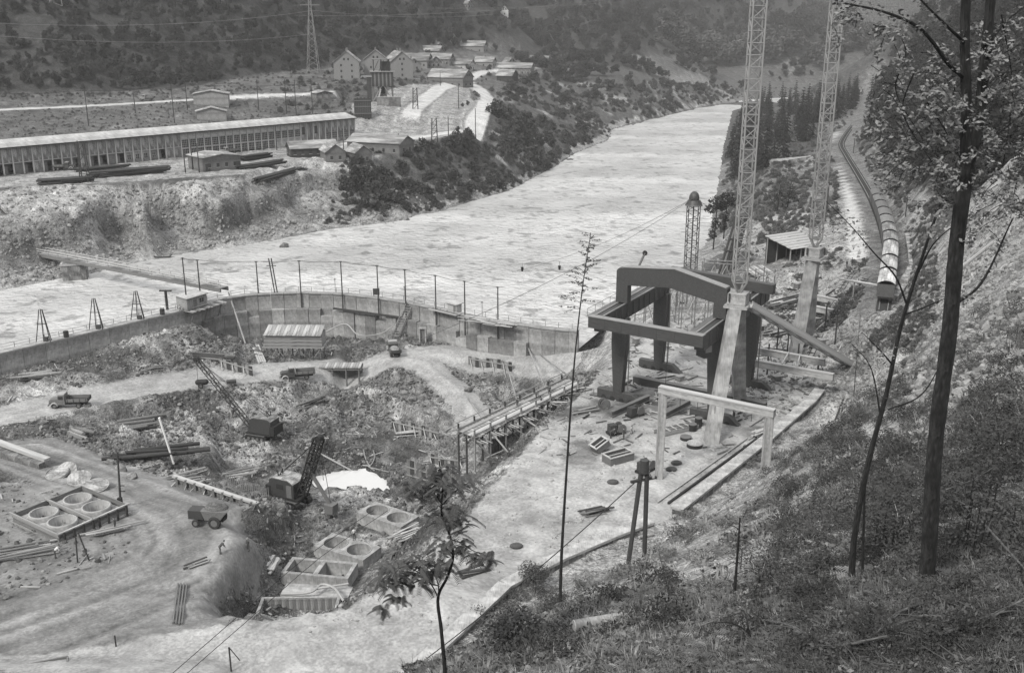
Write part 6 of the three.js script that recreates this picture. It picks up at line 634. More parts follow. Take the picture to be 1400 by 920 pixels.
  // weeds right of the river, around the railway
  const hs = [], hc = []; for (let i = 0; i < 6000; i++) { const px = 985 + 300 * rg(), py = 120 + 360 * rg(), p = hit(px, py, 60); if (!p || p.z > -120 || p.y < 1 || lineD(p.x, p.z, railPts) < 4 || lineD(p.x, p.z, roadR) < 5 || inPoly(p.x, p.z, platPoly)) continue; if (fbm(p.x * 0.05 + 7, p.z * 0.05) < (p.z < -260 ? 0.3 : 0.5)) continue; const s = (p.z < -260 ? 0.15 : 0) + 0.15 + 0.35 * rg() * rg(); hs.push(Mx(V(p.x, p.y - 0.1, p.z), s, s, rg() * 6)); hc.push(0.6 + rg()); } stuff('lineside_scrub', 'patchy scrub around the railway shelf and right bank', 'scrub', bush[2], mat(0.085, null, 1), hs, hc);
}
// ---------------------------------------------------------------- foreground hillside cover
{
  const blade = (out, rg, h, sp, w) => { const a = rg() * 6.283, l = h * (0.5 + 0.6 * rg()), d = V(Math.cos(a), 0, Math.sin(a)), s = V(-d.z, 0, d.x), b = d.clone().multiplyScalar(sp * rg()); const p1 = b.clone().addScaledVector(d, l * 0.25).setY(l * 0.6), p2 = b.clone().addScaledVector(d, l * (0.5 + 0.3 * rg())).setY(l * (0.75 + 0.25 * rg())); for (const q of [b.clone().addScaledVector(s, w), p1.clone().addScaledVector(s, w * 0.8), b.clone().addScaledVector(s, -w), b.clone().addScaledVector(s, -w), p1.clone().addScaledVector(s, w * 0.8), p1.clone().addScaledVector(s, -w * 0.8), p1.clone().addScaledVector(s, w * 0.8), p2, p1.clone().addScaledVector(s, -w * 0.8)]) out.push(q.x, q.y, q.z); };
  const tuft = seed => { const o = [], rg = rngOf(seed); for (let i = 0; i < 34; i++) blade(o, rg, 0.5, 0.3, 0.012); return geoOf(o); }; const herb = seed => { const o = [], rg = rngOf(seed); leafQuads(o, V(0, 0.22, 0), V(0.34, 0.2, 0.34), 42, 0.075, rg, 0.3); for (let i = 0; i < 6; i++) blade(o, rg, 0.45, 0.1, 0.008); return geoOf(o); };
  const fern = seed => { const o = [], rg = rngOf(seed); for (let f = 0; f < 8; f++) { const a = f * 0.785 + rg(), d = V(Math.cos(a), 0, Math.sin(a)), s = V(-d.z, 0, d.x), L = 0.5 + 0.25 * rg(); for (let k = 1; k < 11; k++) { const t = k / 11, p = d.clone().multiplyScalar(L * t).setY(L * (0.8 * t - 0.65 * t * t) + 0.05), w = 0.15 * Math.sin(3.1 * (t * 0.9 + 0.1)) + 0.01; for (const q of [-1, 1]) { const e = p.clone().addScaledVector(s, q * w).addScaledVector(d, 0.03); e.y -= 0.03; for (const z of [p.clone().addScaledVector(d, -0.022), e, p.clone().addScaledVector(d, 0.022)]) o.push(z.x, z.y, z.z); } } } return geoOf(o); };
  const kinds = [tuft(1), tuft(2), herb(3), herb(4), fern(5)], B = kinds.map(() => []), C = kinds.map(() => []), rg = rngOf(404);
  const k0 = true, add = (px, py, f) => { const p = hit(px, py, 2.5); if (!p || p.z < -135 || !inPoly(p.x, p.z, hillPoly)) return; const d = -p.z; const dens = fbm(p.x * 0.12 + 3, p.z * 0.12), bare = bareF(p.x, p.z); if (rg() < Math.min(0.985, bare * 1.4) || (d > 30 && dens < 0.42) || (k0 && rg() < 0.35)) return; const near = d < 45; let k = rg() < (near ? 0.22 : 0.4) ? (rg() * 2) | 0 : near && rg() < 0.22 ? 4 : 2 + ((rg() * 2) | 0); const s = (0.55 + 0.8 * rg()) * (near ? 0.42 + 1.1 * sst(9, 42, d) : 1.5) * f; B[k].push(Mx(V(p.x, p.y - 0.05, p.z), s, s * (0.8 + 0.5 * rg()), rg() * 6.28)); C[k].push((0.3 + 1.3 * rg() * rg() + 0.2 * rg()) * (0.5 + dens) * (near ? 0.85 : 1)); };
  for (let i = 0; i < 46000; i++) add(560 + 870 * rg(), 330 + 620 * Math.sqrt(rg()), 1); for (let i = 0; i < 5000; i++) add(900 + 530 * rg(), 780 + 160 * rg(), 0.75);
  ['dry grass tufts over the foreground hillside', 'short grass tufts over the foreground hillside', 'small-leaved herbs over the foreground hillside', 'leafy weeds over the foreground hillside', 'ferns in the foreground undergrowth'].forEach((l, k) => stuff(k < 2 ? 'grass' : k < 4 ? 'herbs' : 'ferns', l, k < 2 ? 'grass' : 'undergrowth', kinds[k], k < 2 ? mGrass : mat(k === 4 ? 0.17 : 0.15, null, 1), B[k], C[k]));
  { // brush over the upper slope
    const bg = [81, 82].map(s => crownGeo(s, [[0, 0.5, 0, 0.75, 0.5], [0.5, 0.4, 0.3, 0.5], [-0.5, 0.35, -0.2, 0.55], [0.1, 0.8, 0.1, 0.4]], 260, 0.055)), bm = [[], []], bc = [[], []]; for (let i = 0; i < 3200; i++) { const px = 620 + 800 * rg(), py = 420 + 500 * rg(), w = px > 1060 ? (py > 540 ? 0.85 : 0.25) : py > 800 ? 0.25 : 0.06; if (rg() > w) continue; const p = hit(px, py, 4); if (!p || p.z < -120 || !inPoly(p.x, p.z, hillPoly)) continue; const s = (0.5 + 1.3 * rg() * rg()) * (0.35 + 0.75 * sst(10, 45, -p.z)), k = i & 1; bm[k].push(Mx(V(p.x, p.y - 0.08, p.z), s, s * (0.8 + 0.5 * rg()), rg() * 6)); bc[k].push(0.4 + 1.1 * rg()); } bg.forEach((g, k) => stuff('brush', 'tangled dark brush over the upper slope around the forked tree', 'undergrowth', g, mat(0.045, null, 1), bm[k], bc[k])); }
  // litter: pale chips and twigs
  const twd = rg => { const a = rg() * 6.283; return V(Math.cos(a), 0.5 * (rg() - 0.5), Math.sin(a)).normalize(); }; const ch = [], cc = [], tw = [], tc = []; for (let i = 0; i < 22000; i++) { const px = 560 + 860 * rg(), py = 330 + 600 * rg(), p = hit(px, py, 2.5); if (!p || p.z < -135 || !inPoly(p.x, p.z, hillPoly)) continue; const e = new THREE.Euler(rg() * 0.8, rg() * 6, rg() * 0.8), q = new THREE.Quaternion().setFromEuler(e), d = -p.z; if (rg() < 0.68) { const s = (0.02 + 0.09 * rg() * rg()) * (0.35 + 0.65 * sst(8, 30, d)) * (d > 45 ? 2.2 : 1); ch.push(new THREE.Matrix4().compose(V(p.x, p.y + s * 0.2, p.z), q, V(s, s * 0.5, s * 1.3))); cc.push(0.5 + rg()); } else { const s = d > 45 ? 1.8 : 1; tw.push(new THREE.Matrix4().compose(V(p.x, p.y + 0.08, p.z), new THREE.Quaternion().setFromUnitVectors(YA, twd(rg)), V(0.007 * s, (0.25 + 0.9 * rg()) * s, 0.007 * s))); tc.push(0.4 + 1.4 * rg()); } }
  stuff('stone_chips', 'scattered pale stone chips on the foreground hillside', 'stones', new THREE.IcosahedronGeometry(1, 0), mat(0.3, tFine), ch, cc); stuff('twig_litter', 'fallen twigs strewn over the foreground hillside', 'twigs', UC, mTwig, tw, tc);
}
// ---------------------------------------------------------------- foreground trees
function limb(pts, r0, r1, parent, m = mBark, seg = 0) { // tapered tube
  const c = new THREE.CatmullRomCurve3(pts), n = seg || Math.max(8, pts.length * 5), fr = c.computeFrenetFrames(n), pos = [], uv = [], idx = [], K = 9; for (let i = 0; i <= n; i++) { const p = c.getPointAt(i / n), r = lerp(r0, r1, i / n) * (1 + 0.12 * (vn(i * 0.9, r0 * 99) - 0.5)); for (let k = 0; k <= K; k++) { const a = k / K * 6.2832, q = p.clone().addScaledVector(fr.normals[i], Math.cos(a) * r).addScaledVector(fr.binormals[i], Math.sin(a) * r); pos.push(q.x, q.y, q.z); uv.push(c.getLength() * i / n * 0.8, k / K); } } for (let i = 0; i < n; i++) for (let k = 0; k < K; k++) { const a = i * (K + 1) + k, b = a + K + 1; idx.push(a, b, a + 1, b, b + 1, a + 1); } return mesh(parent ? (r0 > 0.07 ? 'trunk' : 'branch') : 'branch', geoOf(pos, idx, uv), m, parent); }
function leafy(curves, per, size, spread, seed) { const rg = rngOf(seed), o = []; for (const pts of curves) { const c = new THREE.CatmullRomCurve3(pts), L = c.getLength(), n = Math.max(4, Math.round(L * per)); for (let i = 0; i < n; i++) { const p = c.getPoint(0.15 + 0.85 * rg()); leafQuads(o, p, V(spread, spread, spread), 1, size, rg, 0.3); } } return geoOf(o); }
const mLeafMid = mat(0.16, null, 0.6);
{
  // tall forked tree
  const b = hit(1266, 812), d0 = -b.z, T = (x, y, dd = 0) => atD(x, y, d0 + dd), o = thing('forked_tree', 'tall dark tree with trunk forking high up and pale leaf sprays', 'tree');
  limb([V(b.x, b.y - 0.4, b.z), T(1270, 760), T(1280, 600), T(1299, 450), T(1310, 320), T(1323, 230)], 0.15, 0.125, o, mBark, 60); limb([T(1320, 250), T(1322, 150), T(1320, 40), T(1326, -80), T(1335, -260)], 0.095, 0.06, o, mBark, 26); limb([T(1320, 240), T(1334, 190), T(1347, 90), T(1358, -30), T(1380, -250)], 0.1, 0.06, o, mBark, 26);
  const C = []; const br = (pts, r) => { limb(pts, r, 0.012, o, mBark); C.push(pts); }; br([T(1318, 105), T(1300, 90, -0.3), T(1260, 40, -0.8), T(1215, 18, -1.1), T(1150, 3, -1.4)], 0.04); br([T(1352, 60), T(1375, 30, 0.6), T(1400, 10, 1)], 0.035); br([T(1300, 420), T(1340, 390, 0.3), T(1385, 300, 0.5)], 0.03); br([T(1322, 60), T(1290, 30, -0.5), T(1250, -10, -0.8)], 0.03);
  br([T(1345, 120), T(1375, 120, 1), T(1410, 90, 1.6)], 0.03); br([T(1320, 200), T(1355, 190, 0.8), T(1405, 150, 1.4)], 0.03);
  mesh('leaves', leafy(C, 60, 0.036, 0.13, 21), mLeafN, o); { const rg = rngOf(9), q = []; for (const [x, y, w, n] of [[1235, 95, 45, 12], [1225, 50, 30, 7], [1250, 150, 55, 16], [1300, 120, 50, 12], [1372, 50, 30, 20], [1380, 120, 30, 22], [1372, 200, 40, 24], [1265, 200, 50, 16], [1320, 270, 60, 14], [1385, 270, 30, 18], [1250, 225, 40, 10], [1180, 12, 45, 8]]) for (let i = 0; i < n; i++) { const a = T(x + (rg() - 0.5) * 2 * w, y + (rg() - 0.5) * 1.7 * w, rg() * 2 - 0.7), b = a.clone().add(V((rg() - 0.5) * 0.9, -0.1 - 0.35 * rg(), (rg() - 0.5) * 0.6)), m = mix(a, b, 0.5).add(V(0, 0.06, 0)); limb([a, m, b], 0.007, 0.003, o, mBark, 5); const k = 22 + rg() * 34; for (let z = 0; z < k; z++) { const p = mix(m, b, rg() * 1.1); leafQuads(q, p, V(0.1, 0.07, 0.1), 1, 0.045, rg, 0.3); } } mesh('leaf_sprays', geoOf(q), mLeafMid, o); }
  for (const pts of [[T(1240, 80, -0.3), T(1225, 120, 0), T(1262, 190, 0.3)], [T(1262, 130, 0), T(1300, 190, 0.4), T(1330, 250, 0.4)], [T(1370, 20, 0.4), T(1385, 120, 0.7), T(1372, 230, 0.8)], [T(1250, 100, 0), T(1235, 150, 0.2), T(1280, 230, 0.2)]]) limb(pts, 0.012, 0.006, o, mBark);
}
{ // leaning sapling with side branches
  const b = hit(1166, 803), d0 = -b.z, T = (x, y, dd = 0) => atD(x, y, d0 + dd), o = thing('leaning_sapling', 'slim dark sapling leaning uphill with sparse leafy side branches', 'tree'); limb([V(b.x, b.y - 0.3, b.z), T(1168, 740), T(1186, 640), T(1212, 540), T(1234, 440), T(1262, 350), T(1292, 262)], 0.08, 0.022, o, mBark, 36); const s2 = [V(b.x + 0.25, b.y - 0.3, b.z), T(1180, 770), T(1182, 700), T(1184, 640)]; limb(s2, 0.04, 0.02, o);
  const C = [[T(1240, 415), T(1225, 378, -0.2), T(1195, 345, -0.4), T(1165, 310, -0.6), T(1130, 275, -0.8)], [T(1238, 430), T(1265, 420, 0.2), T(1300, 405, 0.3)], [T(1222, 500), T(1205, 480, -0.2), T(1180, 455, -0.3)], [T(1256, 372), T(1280, 330, 0.3), T(1330, 290, 0.4)], [T(1205, 570), T(1190, 500, -0.1), T(1165, 470, -0.3)], [T(1215, 560), T(1260, 540, 0.1), T(1300, 470, 0.3)]]; C.forEach(p => limb(p, 0.022, 0.006, o)); mesh('leaves', leafy([C[0].slice(2), C[1], C[2], C[4]], 26, 0.045, 0.24, 31), mLeafN, o); mesh('leaf_sprays', leafy([[T(1120, 320, -0.5), T(1150, 300, -0.5), T(1180, 340, -0.3)], [T(1170, 450), T(1200, 480), T(1225, 470)]], 60, 0.036, 0.24, 32), mat(0.14, null, 0.7), o);
}
{ // half-dead conifer
  const b = hit(766, 852), d0 = -b.z, T = (x, y, dd = 0) => atD(x, y, d0 + dd), o = thing('thin_conifer', 'thin half-dead conifer with bare trunk and sparse needles at the top', 'tree'), ax = [V(b.x, b.y - 0.3, b.z), T(767, 780), T(775, 640), T(785, 500), T(797, 390), T(808, 318)]; limb(ax, 0.12, 0.02, o, mBark, 36); const c = new THREE.CatmullRomCurve3(ax), rg = rngOf(55), out = [];
  for (let i = 0; i < 70; i++) { const t = i < 40 ? 0.74 + 0.26 * (i / 40) : 0.2 + 0.54 * rg(), p = c.getPoint(t), a = rg() * 6.28, L = i < 40 ? 0.25 + 1.15 * Math.pow(1 - t, 0.5) * 1.7 * (0.6 + 0.5 * rg()) : 0.3 + 1.3 * rg() * rg(), d = V(Math.cos(a), i < 40 ? 0.15 : -0.15 - 0.3 * rg(), Math.sin(a)), e = p.clone().addScaledVector(d, L), m = mix(p, e, 0.5).add(V(0, 0.12 * L, 0)); if (i < 40 || i % 2) limb([p, m, e], 0.013, 0.004, o, mBark, 6); if (i < 40 || i % 4 === 1) { const n = Math.round(L * (i < 40 ? 30 : 9)); for (let k = 0; k < n; k++) { const q = mix(p, e, 0.25 + 0.8 * rg()); leafQuads(out, V(q.x, q.y + 0.02, q.z), V(0.12, 0.05, 0.12), 1, 0.06, rg, 0.3); } } } mesh('needles', geoOf(out), mat(0.07, null, 1), o);
}
{ // umbrella-crowned sapling
  const d0 = 21, T = (x, y, dd = 0) => atD(x, y, d0 + dd), o = thing('spreading_sapling', 'slender sapling with flat drooping sprays of dark compound leaves', 'tree'); const b = T(611, 960); b.y = groundH(b.x, b.z) - 0.3; limb([b, T(608, 915), T(603, 860), T(599, 815), T(611, 790), T(619, 765), T(616, 735), T(604, 705), T(605, 660), T(600, 630)], 0.058, 0.016, o, mBark, 44);
  const C = [[T(599, 817), T(590, 800, -0.2), T(575, 785, -0.5), T(550, 775, -0.8), T(528, 800, -1)], [T(600, 814), T(598, 795, 0.3), T(585, 775, 0.6), T(560, 765, 1)], [T(616, 738), T(630, 742, 0.2), T(645, 752, 0.4), T(672, 762, 0.5)], [T(605, 690), T(590, 672, -0.2), T(565, 660, -0.4)], [T(605, 690), T(622, 672, 0.2), T(640, 660, 0.3)], [T(612, 720), T(596, 715, 0.3), T(580, 722, 0.5)]]; C.forEach(p => limb(p, 0.018, 0.005, o));
  const rg = rngOf(71), out = [], frond = (p, a, L) => { const d = V(Math.cos(a), -0.25, Math.sin(a)), s = V(-Math.sin(a), 0, Math.cos(a)); for (let k = 0; k < 11; k++) { const t = (k + 1) / 11, q = p.clone().addScaledVector(d, L * t); q.y -= L * 0.35 * t * t; for (const z of [-1, 1]) { const e = q.clone().addScaledVector(s, z * 0.075).addScaledVector(d, 0.02); e.y -= 0.04; const w = d.clone().multiplyScalar(0.013); for (const v of [q.clone().sub(w), e, q.clone().add(w), q.clone().sub(w), mix(q, e, 0.6).sub(w), e]) out.push(v.x, v.y, v.z); } } };
  for (const [x, y, w, h, n, dz] of [[560, 775, 42, 12, 46, 0.8], [590, 770, 30, 14, 36, 0.6], [535, 795, 18, 10, 16, 0.4], [523, 830, 6, 6, 6, 0.2], [545, 815, 10, 4, 7, 0.3], [620, 745, 30, 12, 30, 0.6], [655, 760, 18, 8, 16, 0.4], [600, 700, 26, 12, 26, 0.6], [575, 665, 32, 14, 40, 0.7], [615, 660, 32, 14, 40, 0.7], [600, 640, 22, 8, 20, 0.5], [632, 715, 16, 12, 14, 0.4], [560, 790, 30, 10, 22, 0.6]]) for (let i = 0; i < n * 1.8; i++) frond(T(x + (rg() - 0.5) * 2 * w, y + (rg() - 0.5) * 2 * h, (rg() - 0.5) * 2 * dz), rg() * 6.28, 0.16 + 0.2 * rg()); mesh('leaves', geoOf(out), mat(0.055, null, 0.9), o);
}
{ // small dead stems, snags, stumps
  const stem = (pts, r, l, name = 'dead_stem') => { const b = hit(pts[0][0], pts[0][1]), d0 = -b.z, o = thing(name, l, 'stem'); limb(pts.map(([x, y], i) => i ? atD(x, y, d0) : V(b.x, b.y - 0.2, b.z)), r, r * 0.4, o); const c = pts.map(([x, y]) => atD(x, y, d0)); for (let i = 0; i < 5; i++) { const p = mix(c[0], c[c.length - 1], 0.35 + 0.13 * i), a = i * 2.4; limb([p, p.clone().add(V(Math.cos(a) * r * 4, r * 2, Math.sin(a) * r * 4)), p.clone().add(V(Math.cos(a) * r * 9, r * 1.5, Math.sin(a) * r * 9))], r * 0.25, r * 0.1, o, mBark, 6); } };
  stem([[1003, 826], [1007, 780], [1010, 740], [1012, 708]], 0.05, 'bare dead stem standing on the grassy slope'); stem([[1168, 541], [1172, 490], [1177, 430]], 0.07, 'short dark snag in front of the inclined girder'); stem([[1370, 640], [1366, 590], [1362, 566]], 0.04, 'short dead stem among dark brush near the forked tree'); stem([[912, 792], [905, 770], [902, 758]], 0.02, 'thin bent dead stem above the two-legged pole');
  stem([[1040, 812], [1039, 796], [1038, 778]], 0.045, 'broken stub standing in the grass near the dead stem', 'stump'); stem([[1026, 888], [1025, 872], [1023, 860]], 0.07, 'dark broken stump in the foreground brush', 'stump');
  const mBough = mat(0.2, tBark, 1), fb = (pts, r, l) => { const P = pts.map(([x, y, u]) => { const h = hit(x, y); return up(h, u || 0.1); }); const o = thing('fallen_branch', l, 'branch'); P.forEach((q, i) => { q.y += 0.16 + 0.14 * ((i + pts[0][0]) % 2); }); limb(P, r * 1.25, r * 0.55, o, mBough); const rb = rngOf(l.length * 13 + pts[0][0]), cv = new THREE.CatmullRomCurve3(P); for (let k = 0; k < 4; k++) { const q = cv.getPoint(0.25 + 0.2 * k), a = rb() * 6.28, e = V(Math.cos(a) * (0.25 + 0.4 * rb()), 0.1 * rb() - 0.08, Math.sin(a) * (0.25 + 0.4 * rb())); limb([q, q.clone().addScaledVector(e, 0.5).add(V(0, 0.04, 0)), q.clone().add(e)], r * 0.35, r * 0.12, o, mTwig, 6); } };
  fb([[1020, 862], [1080, 885], [1110, 893]], 0.035, 'curved pale branch lying in the foreground brush'); fb([[1085, 893], [1130, 906], [1210, 905]], 0.03, 'long pale branch curving along the bottom of the brush'); fb([[1178, 905], [1225, 870], [1270, 840]], 0.03, 'straight pale branch slanting up through the brush'); fb([[1210, 882], [1260, 876], [1330, 872]], 0.025, 'thin pale branch lying level in the brush'); fb([[1285, 900], [1340, 870], [1400, 850]], 0.035, 'thick pale branch under the leaning dead bough'); fb([[1070, 825], [1100, 800], [1136, 776]], 0.03, 'dark broken branch propped on the slope'); fb([[930, 882], [990, 865], [1040, 845]], 0.03, 'bent pale branch crossing the grass'); fb([[1300, 700, 0.4], [1330, 750, 0.5], [1400, 818, 0.3]], 0.035, 'pale leaning bough reaching down past the forked tree'); fb([[1285, 720, 0.8], [1320, 710, 1], [1362, 700, 1.2]], 0.02, 'thin arched twig beside the leaning bough');
  // two-legged pole
  { const a = atG(858, 779, 19, -0.2), bb = atG(881, 770, 19, -0.2), h = elev(mix(a, bb, 0.5), 882, 650), t = setY(mix(a, bb, 0.75), h), o = thing('two_legged_pole', 'dark two-legged timber pole with a bulky transformer head on the slope', 'pole'); rod('leg', a, V(t.x - 0.25, t.y, t.z), 0.2, mWoodD, o); rod('leg', bb, V(t.x + 0.25, t.y, t.z), 0.2, mWoodD, o); box('crossarm', 2.4, 0.2, 0.2, t.x, t.y - 0.5, t.z, mWoodD, o, 0.4); const m = mesh('transformer', new THREE.CylinderGeometry(0.36, 0.42, 1.1, 12), mSteel, o); m.position.set(t.x, t.y + 0.7, t.z); for (const k of [-0.8, 0, 0.8]) { const i = mesh('insulator', new THREE.SphereGeometry(0.14, 8, 6), mSteelL, o); i.position.set(t.x + k, t.y - 0.3, t.z); }
    tag(tube('service_cable', sag(V(t.x, t.y, t.z), at(430, 1010, 9), 1), 0.045, mDark), 'dark cable from the two-legged pole across the gravel', 'cable'); }
  // thickets
  const th = (px, py, w, h, n, l, m, sz = 0.07) => { const p = hit(px, py), o = thing('thicket', l, 'shrub', p), rg = rngOf(px), q = []; const N = 7; for (let i = 0; i < N; i++) { const a = rg() * 6.28, r = w * 0.45 * rg(); leafQuads(q, V(Math.cos(a) * r, h * (0.35 + 0.4 * rg()), Math.sin(a) * r), V(w * 0.32, h * 0.36, w * 0.32), Math.round(n / N), sz, rg, 0.4); const s = mesh('stem', UT, mBark, o); s.scale.set(0.02, h * 0.7, 0.02); s.position.set(Math.cos(a) * r * 0.7, h * 0.3, Math.sin(a) * r * 0.7); } mesh('foliage', geoOf(q), m, o); };
  th(738, 806, 3.6, 3, 3600, 'leafy dark shrub beside the thin conifer', mat(0.06, null, 0.9), 0.1); th(742, 856, 2.6, 2, 2200, 'low leafy shrub in front of the thin conifer', mat(0.1, null, 0.9)); th(705, 902, 2.2, 1.6, 1900, 'dense low shrub on the slope below the thin conifer', mat(0.07, null, 0.9)); th(1215, 770, 2.2, 1.8, 1300, 'dark thicket between sapling and forked tree', mat(0.05, null, 1), 0.05); th(1340, 760, 3, 2.2, 1700, 'dark brush right of the forked tree', mat(0.05, null, 1), 0.05); th(1390, 640, 3.6, 2.6, 1500, 'dark brush high on the slope by the dead stem', mat(0.05, null, 1), 0.06); th(1130, 640, 3.4, 2, 1300, 'grey feathery shrub on the slope below the low wall end', mat(0.12, null, 1), 0.06); th(1150, 720, 2.4, 1.6, 1100, 'grey shrub around the foot of the leaning sapling', mat(0.09, null, 1), 0.05); th(920, 850, 1.6, 1, 700, 'low dark grassy bush on the slope', mat(0.08, null, 1), 0.05); th(1030, 790, 1.8, 1, 700, 'low bush beside the bare dead stem', mat(0.08, null, 1), 0.05); th(1395, 470, 3, 2.2, 700, 'leafy bush on the bright rubble slope', mat(0.08, null, 1), 0.08);
}
// ---------------------------------------------------------------- rubble
{
  const rg = rngOf(808), shapes = [0, 1, 2].map(k => { const g = new THREE.IcosahedronGeometry(1, k === 2 ? 1 : 0), p = g.attributes.position; for (let i = 0; i < p.count; i++) { const x = p.getX(i), y = p.getY(i), z = p.getZ(i), s = 0.65 + 0.6 * vn(x * 1.7 + k * 9 + 20, y * 1.7 + z * 1.3 + 20); p.setXYZ(i, x * s * 1.2, y * s * 0.75, z * s); } g.computeVertexNormals(); return g; });
  const B = [[], [], []], C = [[], [], []]; const drop = (x, z, s, c) => { const k = (rg() * 3) | 0, p = onG(x, z, s * 0.2); B[k].push(new THREE.Matrix4().compose(p, new THREE.Quaternion().setFromEuler(new THREE.Euler(rg() * 6, rg() * 6, rg() * 6)), V(s, s, s))); C[k].push(c); };
  for (let i = 0; i < 64000; i++) { const x = -112 + 130 * rg(), z = -90 - 130 * rg(); if (!inPoly(x, z, pitPoly)) continue; let rd = 1e9; for (const L of roadsSite) rd = Math.min(rd, lineD(x, z, L) - (L === roadsSite[2] ? 6.5 : L === roadsSite[1] ? 3.2 : 4.4)); if (rd < 0.5) continue; if (padF(x, z) < 0.3 && rg() < 0.7) continue; const n = fbm(x * 0.1 + 11, z * 0.1); if (n < 0.4 || (z > -125 && x < -32 && groundH(x, z) > 1.5 && rg() < 0.8)) continue; if (inPoly(x, z, pool)) continue; drop(x, z, n > 0.52 ? 0.1 + 0.34 * Math.pow(rg(), 3) : 0.06 + 0.2 * Math.pow(rg(), 3), 0.18 + 1.15 * rg() * rg()); }
  for (let i = 0; i < 6000; i++) { const x = -20 + 75 * rg(), z = -85 - 90 * rg(); if (!inPoly(x, z, platPoly)) continue; if (fbm(x * 0.15, z * 0.15) < 0.45) continue; drop(x, z, 0.04 + 0.2 * Math.pow(rg(), 4), 0.9 + 0.6 * rg()); }
  for (let i = 0; i < 15000; i++) { const px = 700 * rg(), py = 245 + 150 * rg(), p = hit(px, py, 120); if (!p || p.x > 0 || p.z > -215 || !inPoly(p.x, p.z, bankPoly)) continue; if (p.y > 3 && rg() < 0.6) continue; drop(p.x, p.z, 0.12 + 0.55 * Math.pow(rg(), 4), p.y > 3 ? 0.5 + 0.6 * rg() : 0.6 + 0.8 * rg()); }
  for (let i = 0; i < 9000; i++) { const px = 980 + 420 * rg(), py = 300 + 260 * rg(), p = hit(px, py, 40); if (!p || p.z > -60 || lineD(p.x, p.z, railPts) < 3.5) continue; drop(p.x, p.z, 0.06 + 0.4 * Math.pow(rg(), 3), 0.4 + 0.9 * rg()); }
  B.forEach((b, k) => stuff('rubble', 'loose stones and rubble strewn over pit, banks and slopes', 'rubble', shapes[k], mat(0.3, tFine), b, C[k]));
  { // splintered timber scraps
    const ms = [], cs = []; for (let i = 0; i < 5200; i++) { const x = -108 + 175 * rg(), z = -95 - 125 * rg(), pit = inPoly(x, z, pitPoly); if (!pit && !(inPoly(x, z, platPoly) && z < -128)) continue; if (roadsSite.some((L, k) => lineD(x, z, L) < [4.6, 3.6, 7][k]) || inPoly(x, z, pool)) continue; if (fbm(x * 0.13 + 40, z * 0.13) < (pit ? 0.5 : 0.44)) continue; const a = (rg() < 0.5 ? 0.5 : 2) + rg() - 0.5, d = V(Math.cos(a), 0.35 * (rg() - 0.4), -Math.sin(a)).normalize(), L = 0.6 + 2.6 * rg() * rg(); ms.push(new THREE.Matrix4().compose(onG(x, z, 0.12), new THREE.Quaternion().setFromUnitVectors(V(1, 0, 0), d), V(L, 0.06 + 0.1 * rg(), 0.1 + 0.14 * rg()))); cs.push(0.15 + 1.1 * rg()); } stuff('timber_scraps', 'splintered timber scraps strewn over the pit and crane yard', 'scrap', UB, mat(0.4, tWood), ms, cs); }
  // larger boulders one can tell apart
  for (const [x, y, e, s] of [[565, 557, -7.5, 0.9], [640, 530, -5, 1], [660, 520, -5, 0.8], [663, 543, -6, 0.9], [577, 552, -7, 1.1], [120, 560, -2, 0.7], [180, 655, 1, 0.8], [165, 642, 0.6, 0.9], [150, 628, 0.3, 0.8], [575, 540, -6.6, 1], [600, 553, -7, 0.8], [388, 335, 0.6, 1.6], [402, 312, 1, 1.2], [520, 300, 0.8, 1.4], [555, 298, 0.7, 1.2], [475, 305, 0.5, 1.3], [1270, 455, 24, 0.7], [1390, 610, 45, 0.5], [1115, 565, 12, 1], [1105, 575, 11, 0.9], [1100, 590, 10.6, 1]]) { const p = atG(x, y, e, s * 0.25), o = mesh('boulder', shapes[x % 3], mat([0.28, 0.35, 0.22][y % 3], tStain)); o.position.copy(p); o.scale.setScalar(s); o.rotation.set(x, y, 0); tag(o, 'pale angular boulder lying loose on the ground', 'boulder', 'large loose boulders'); }
}
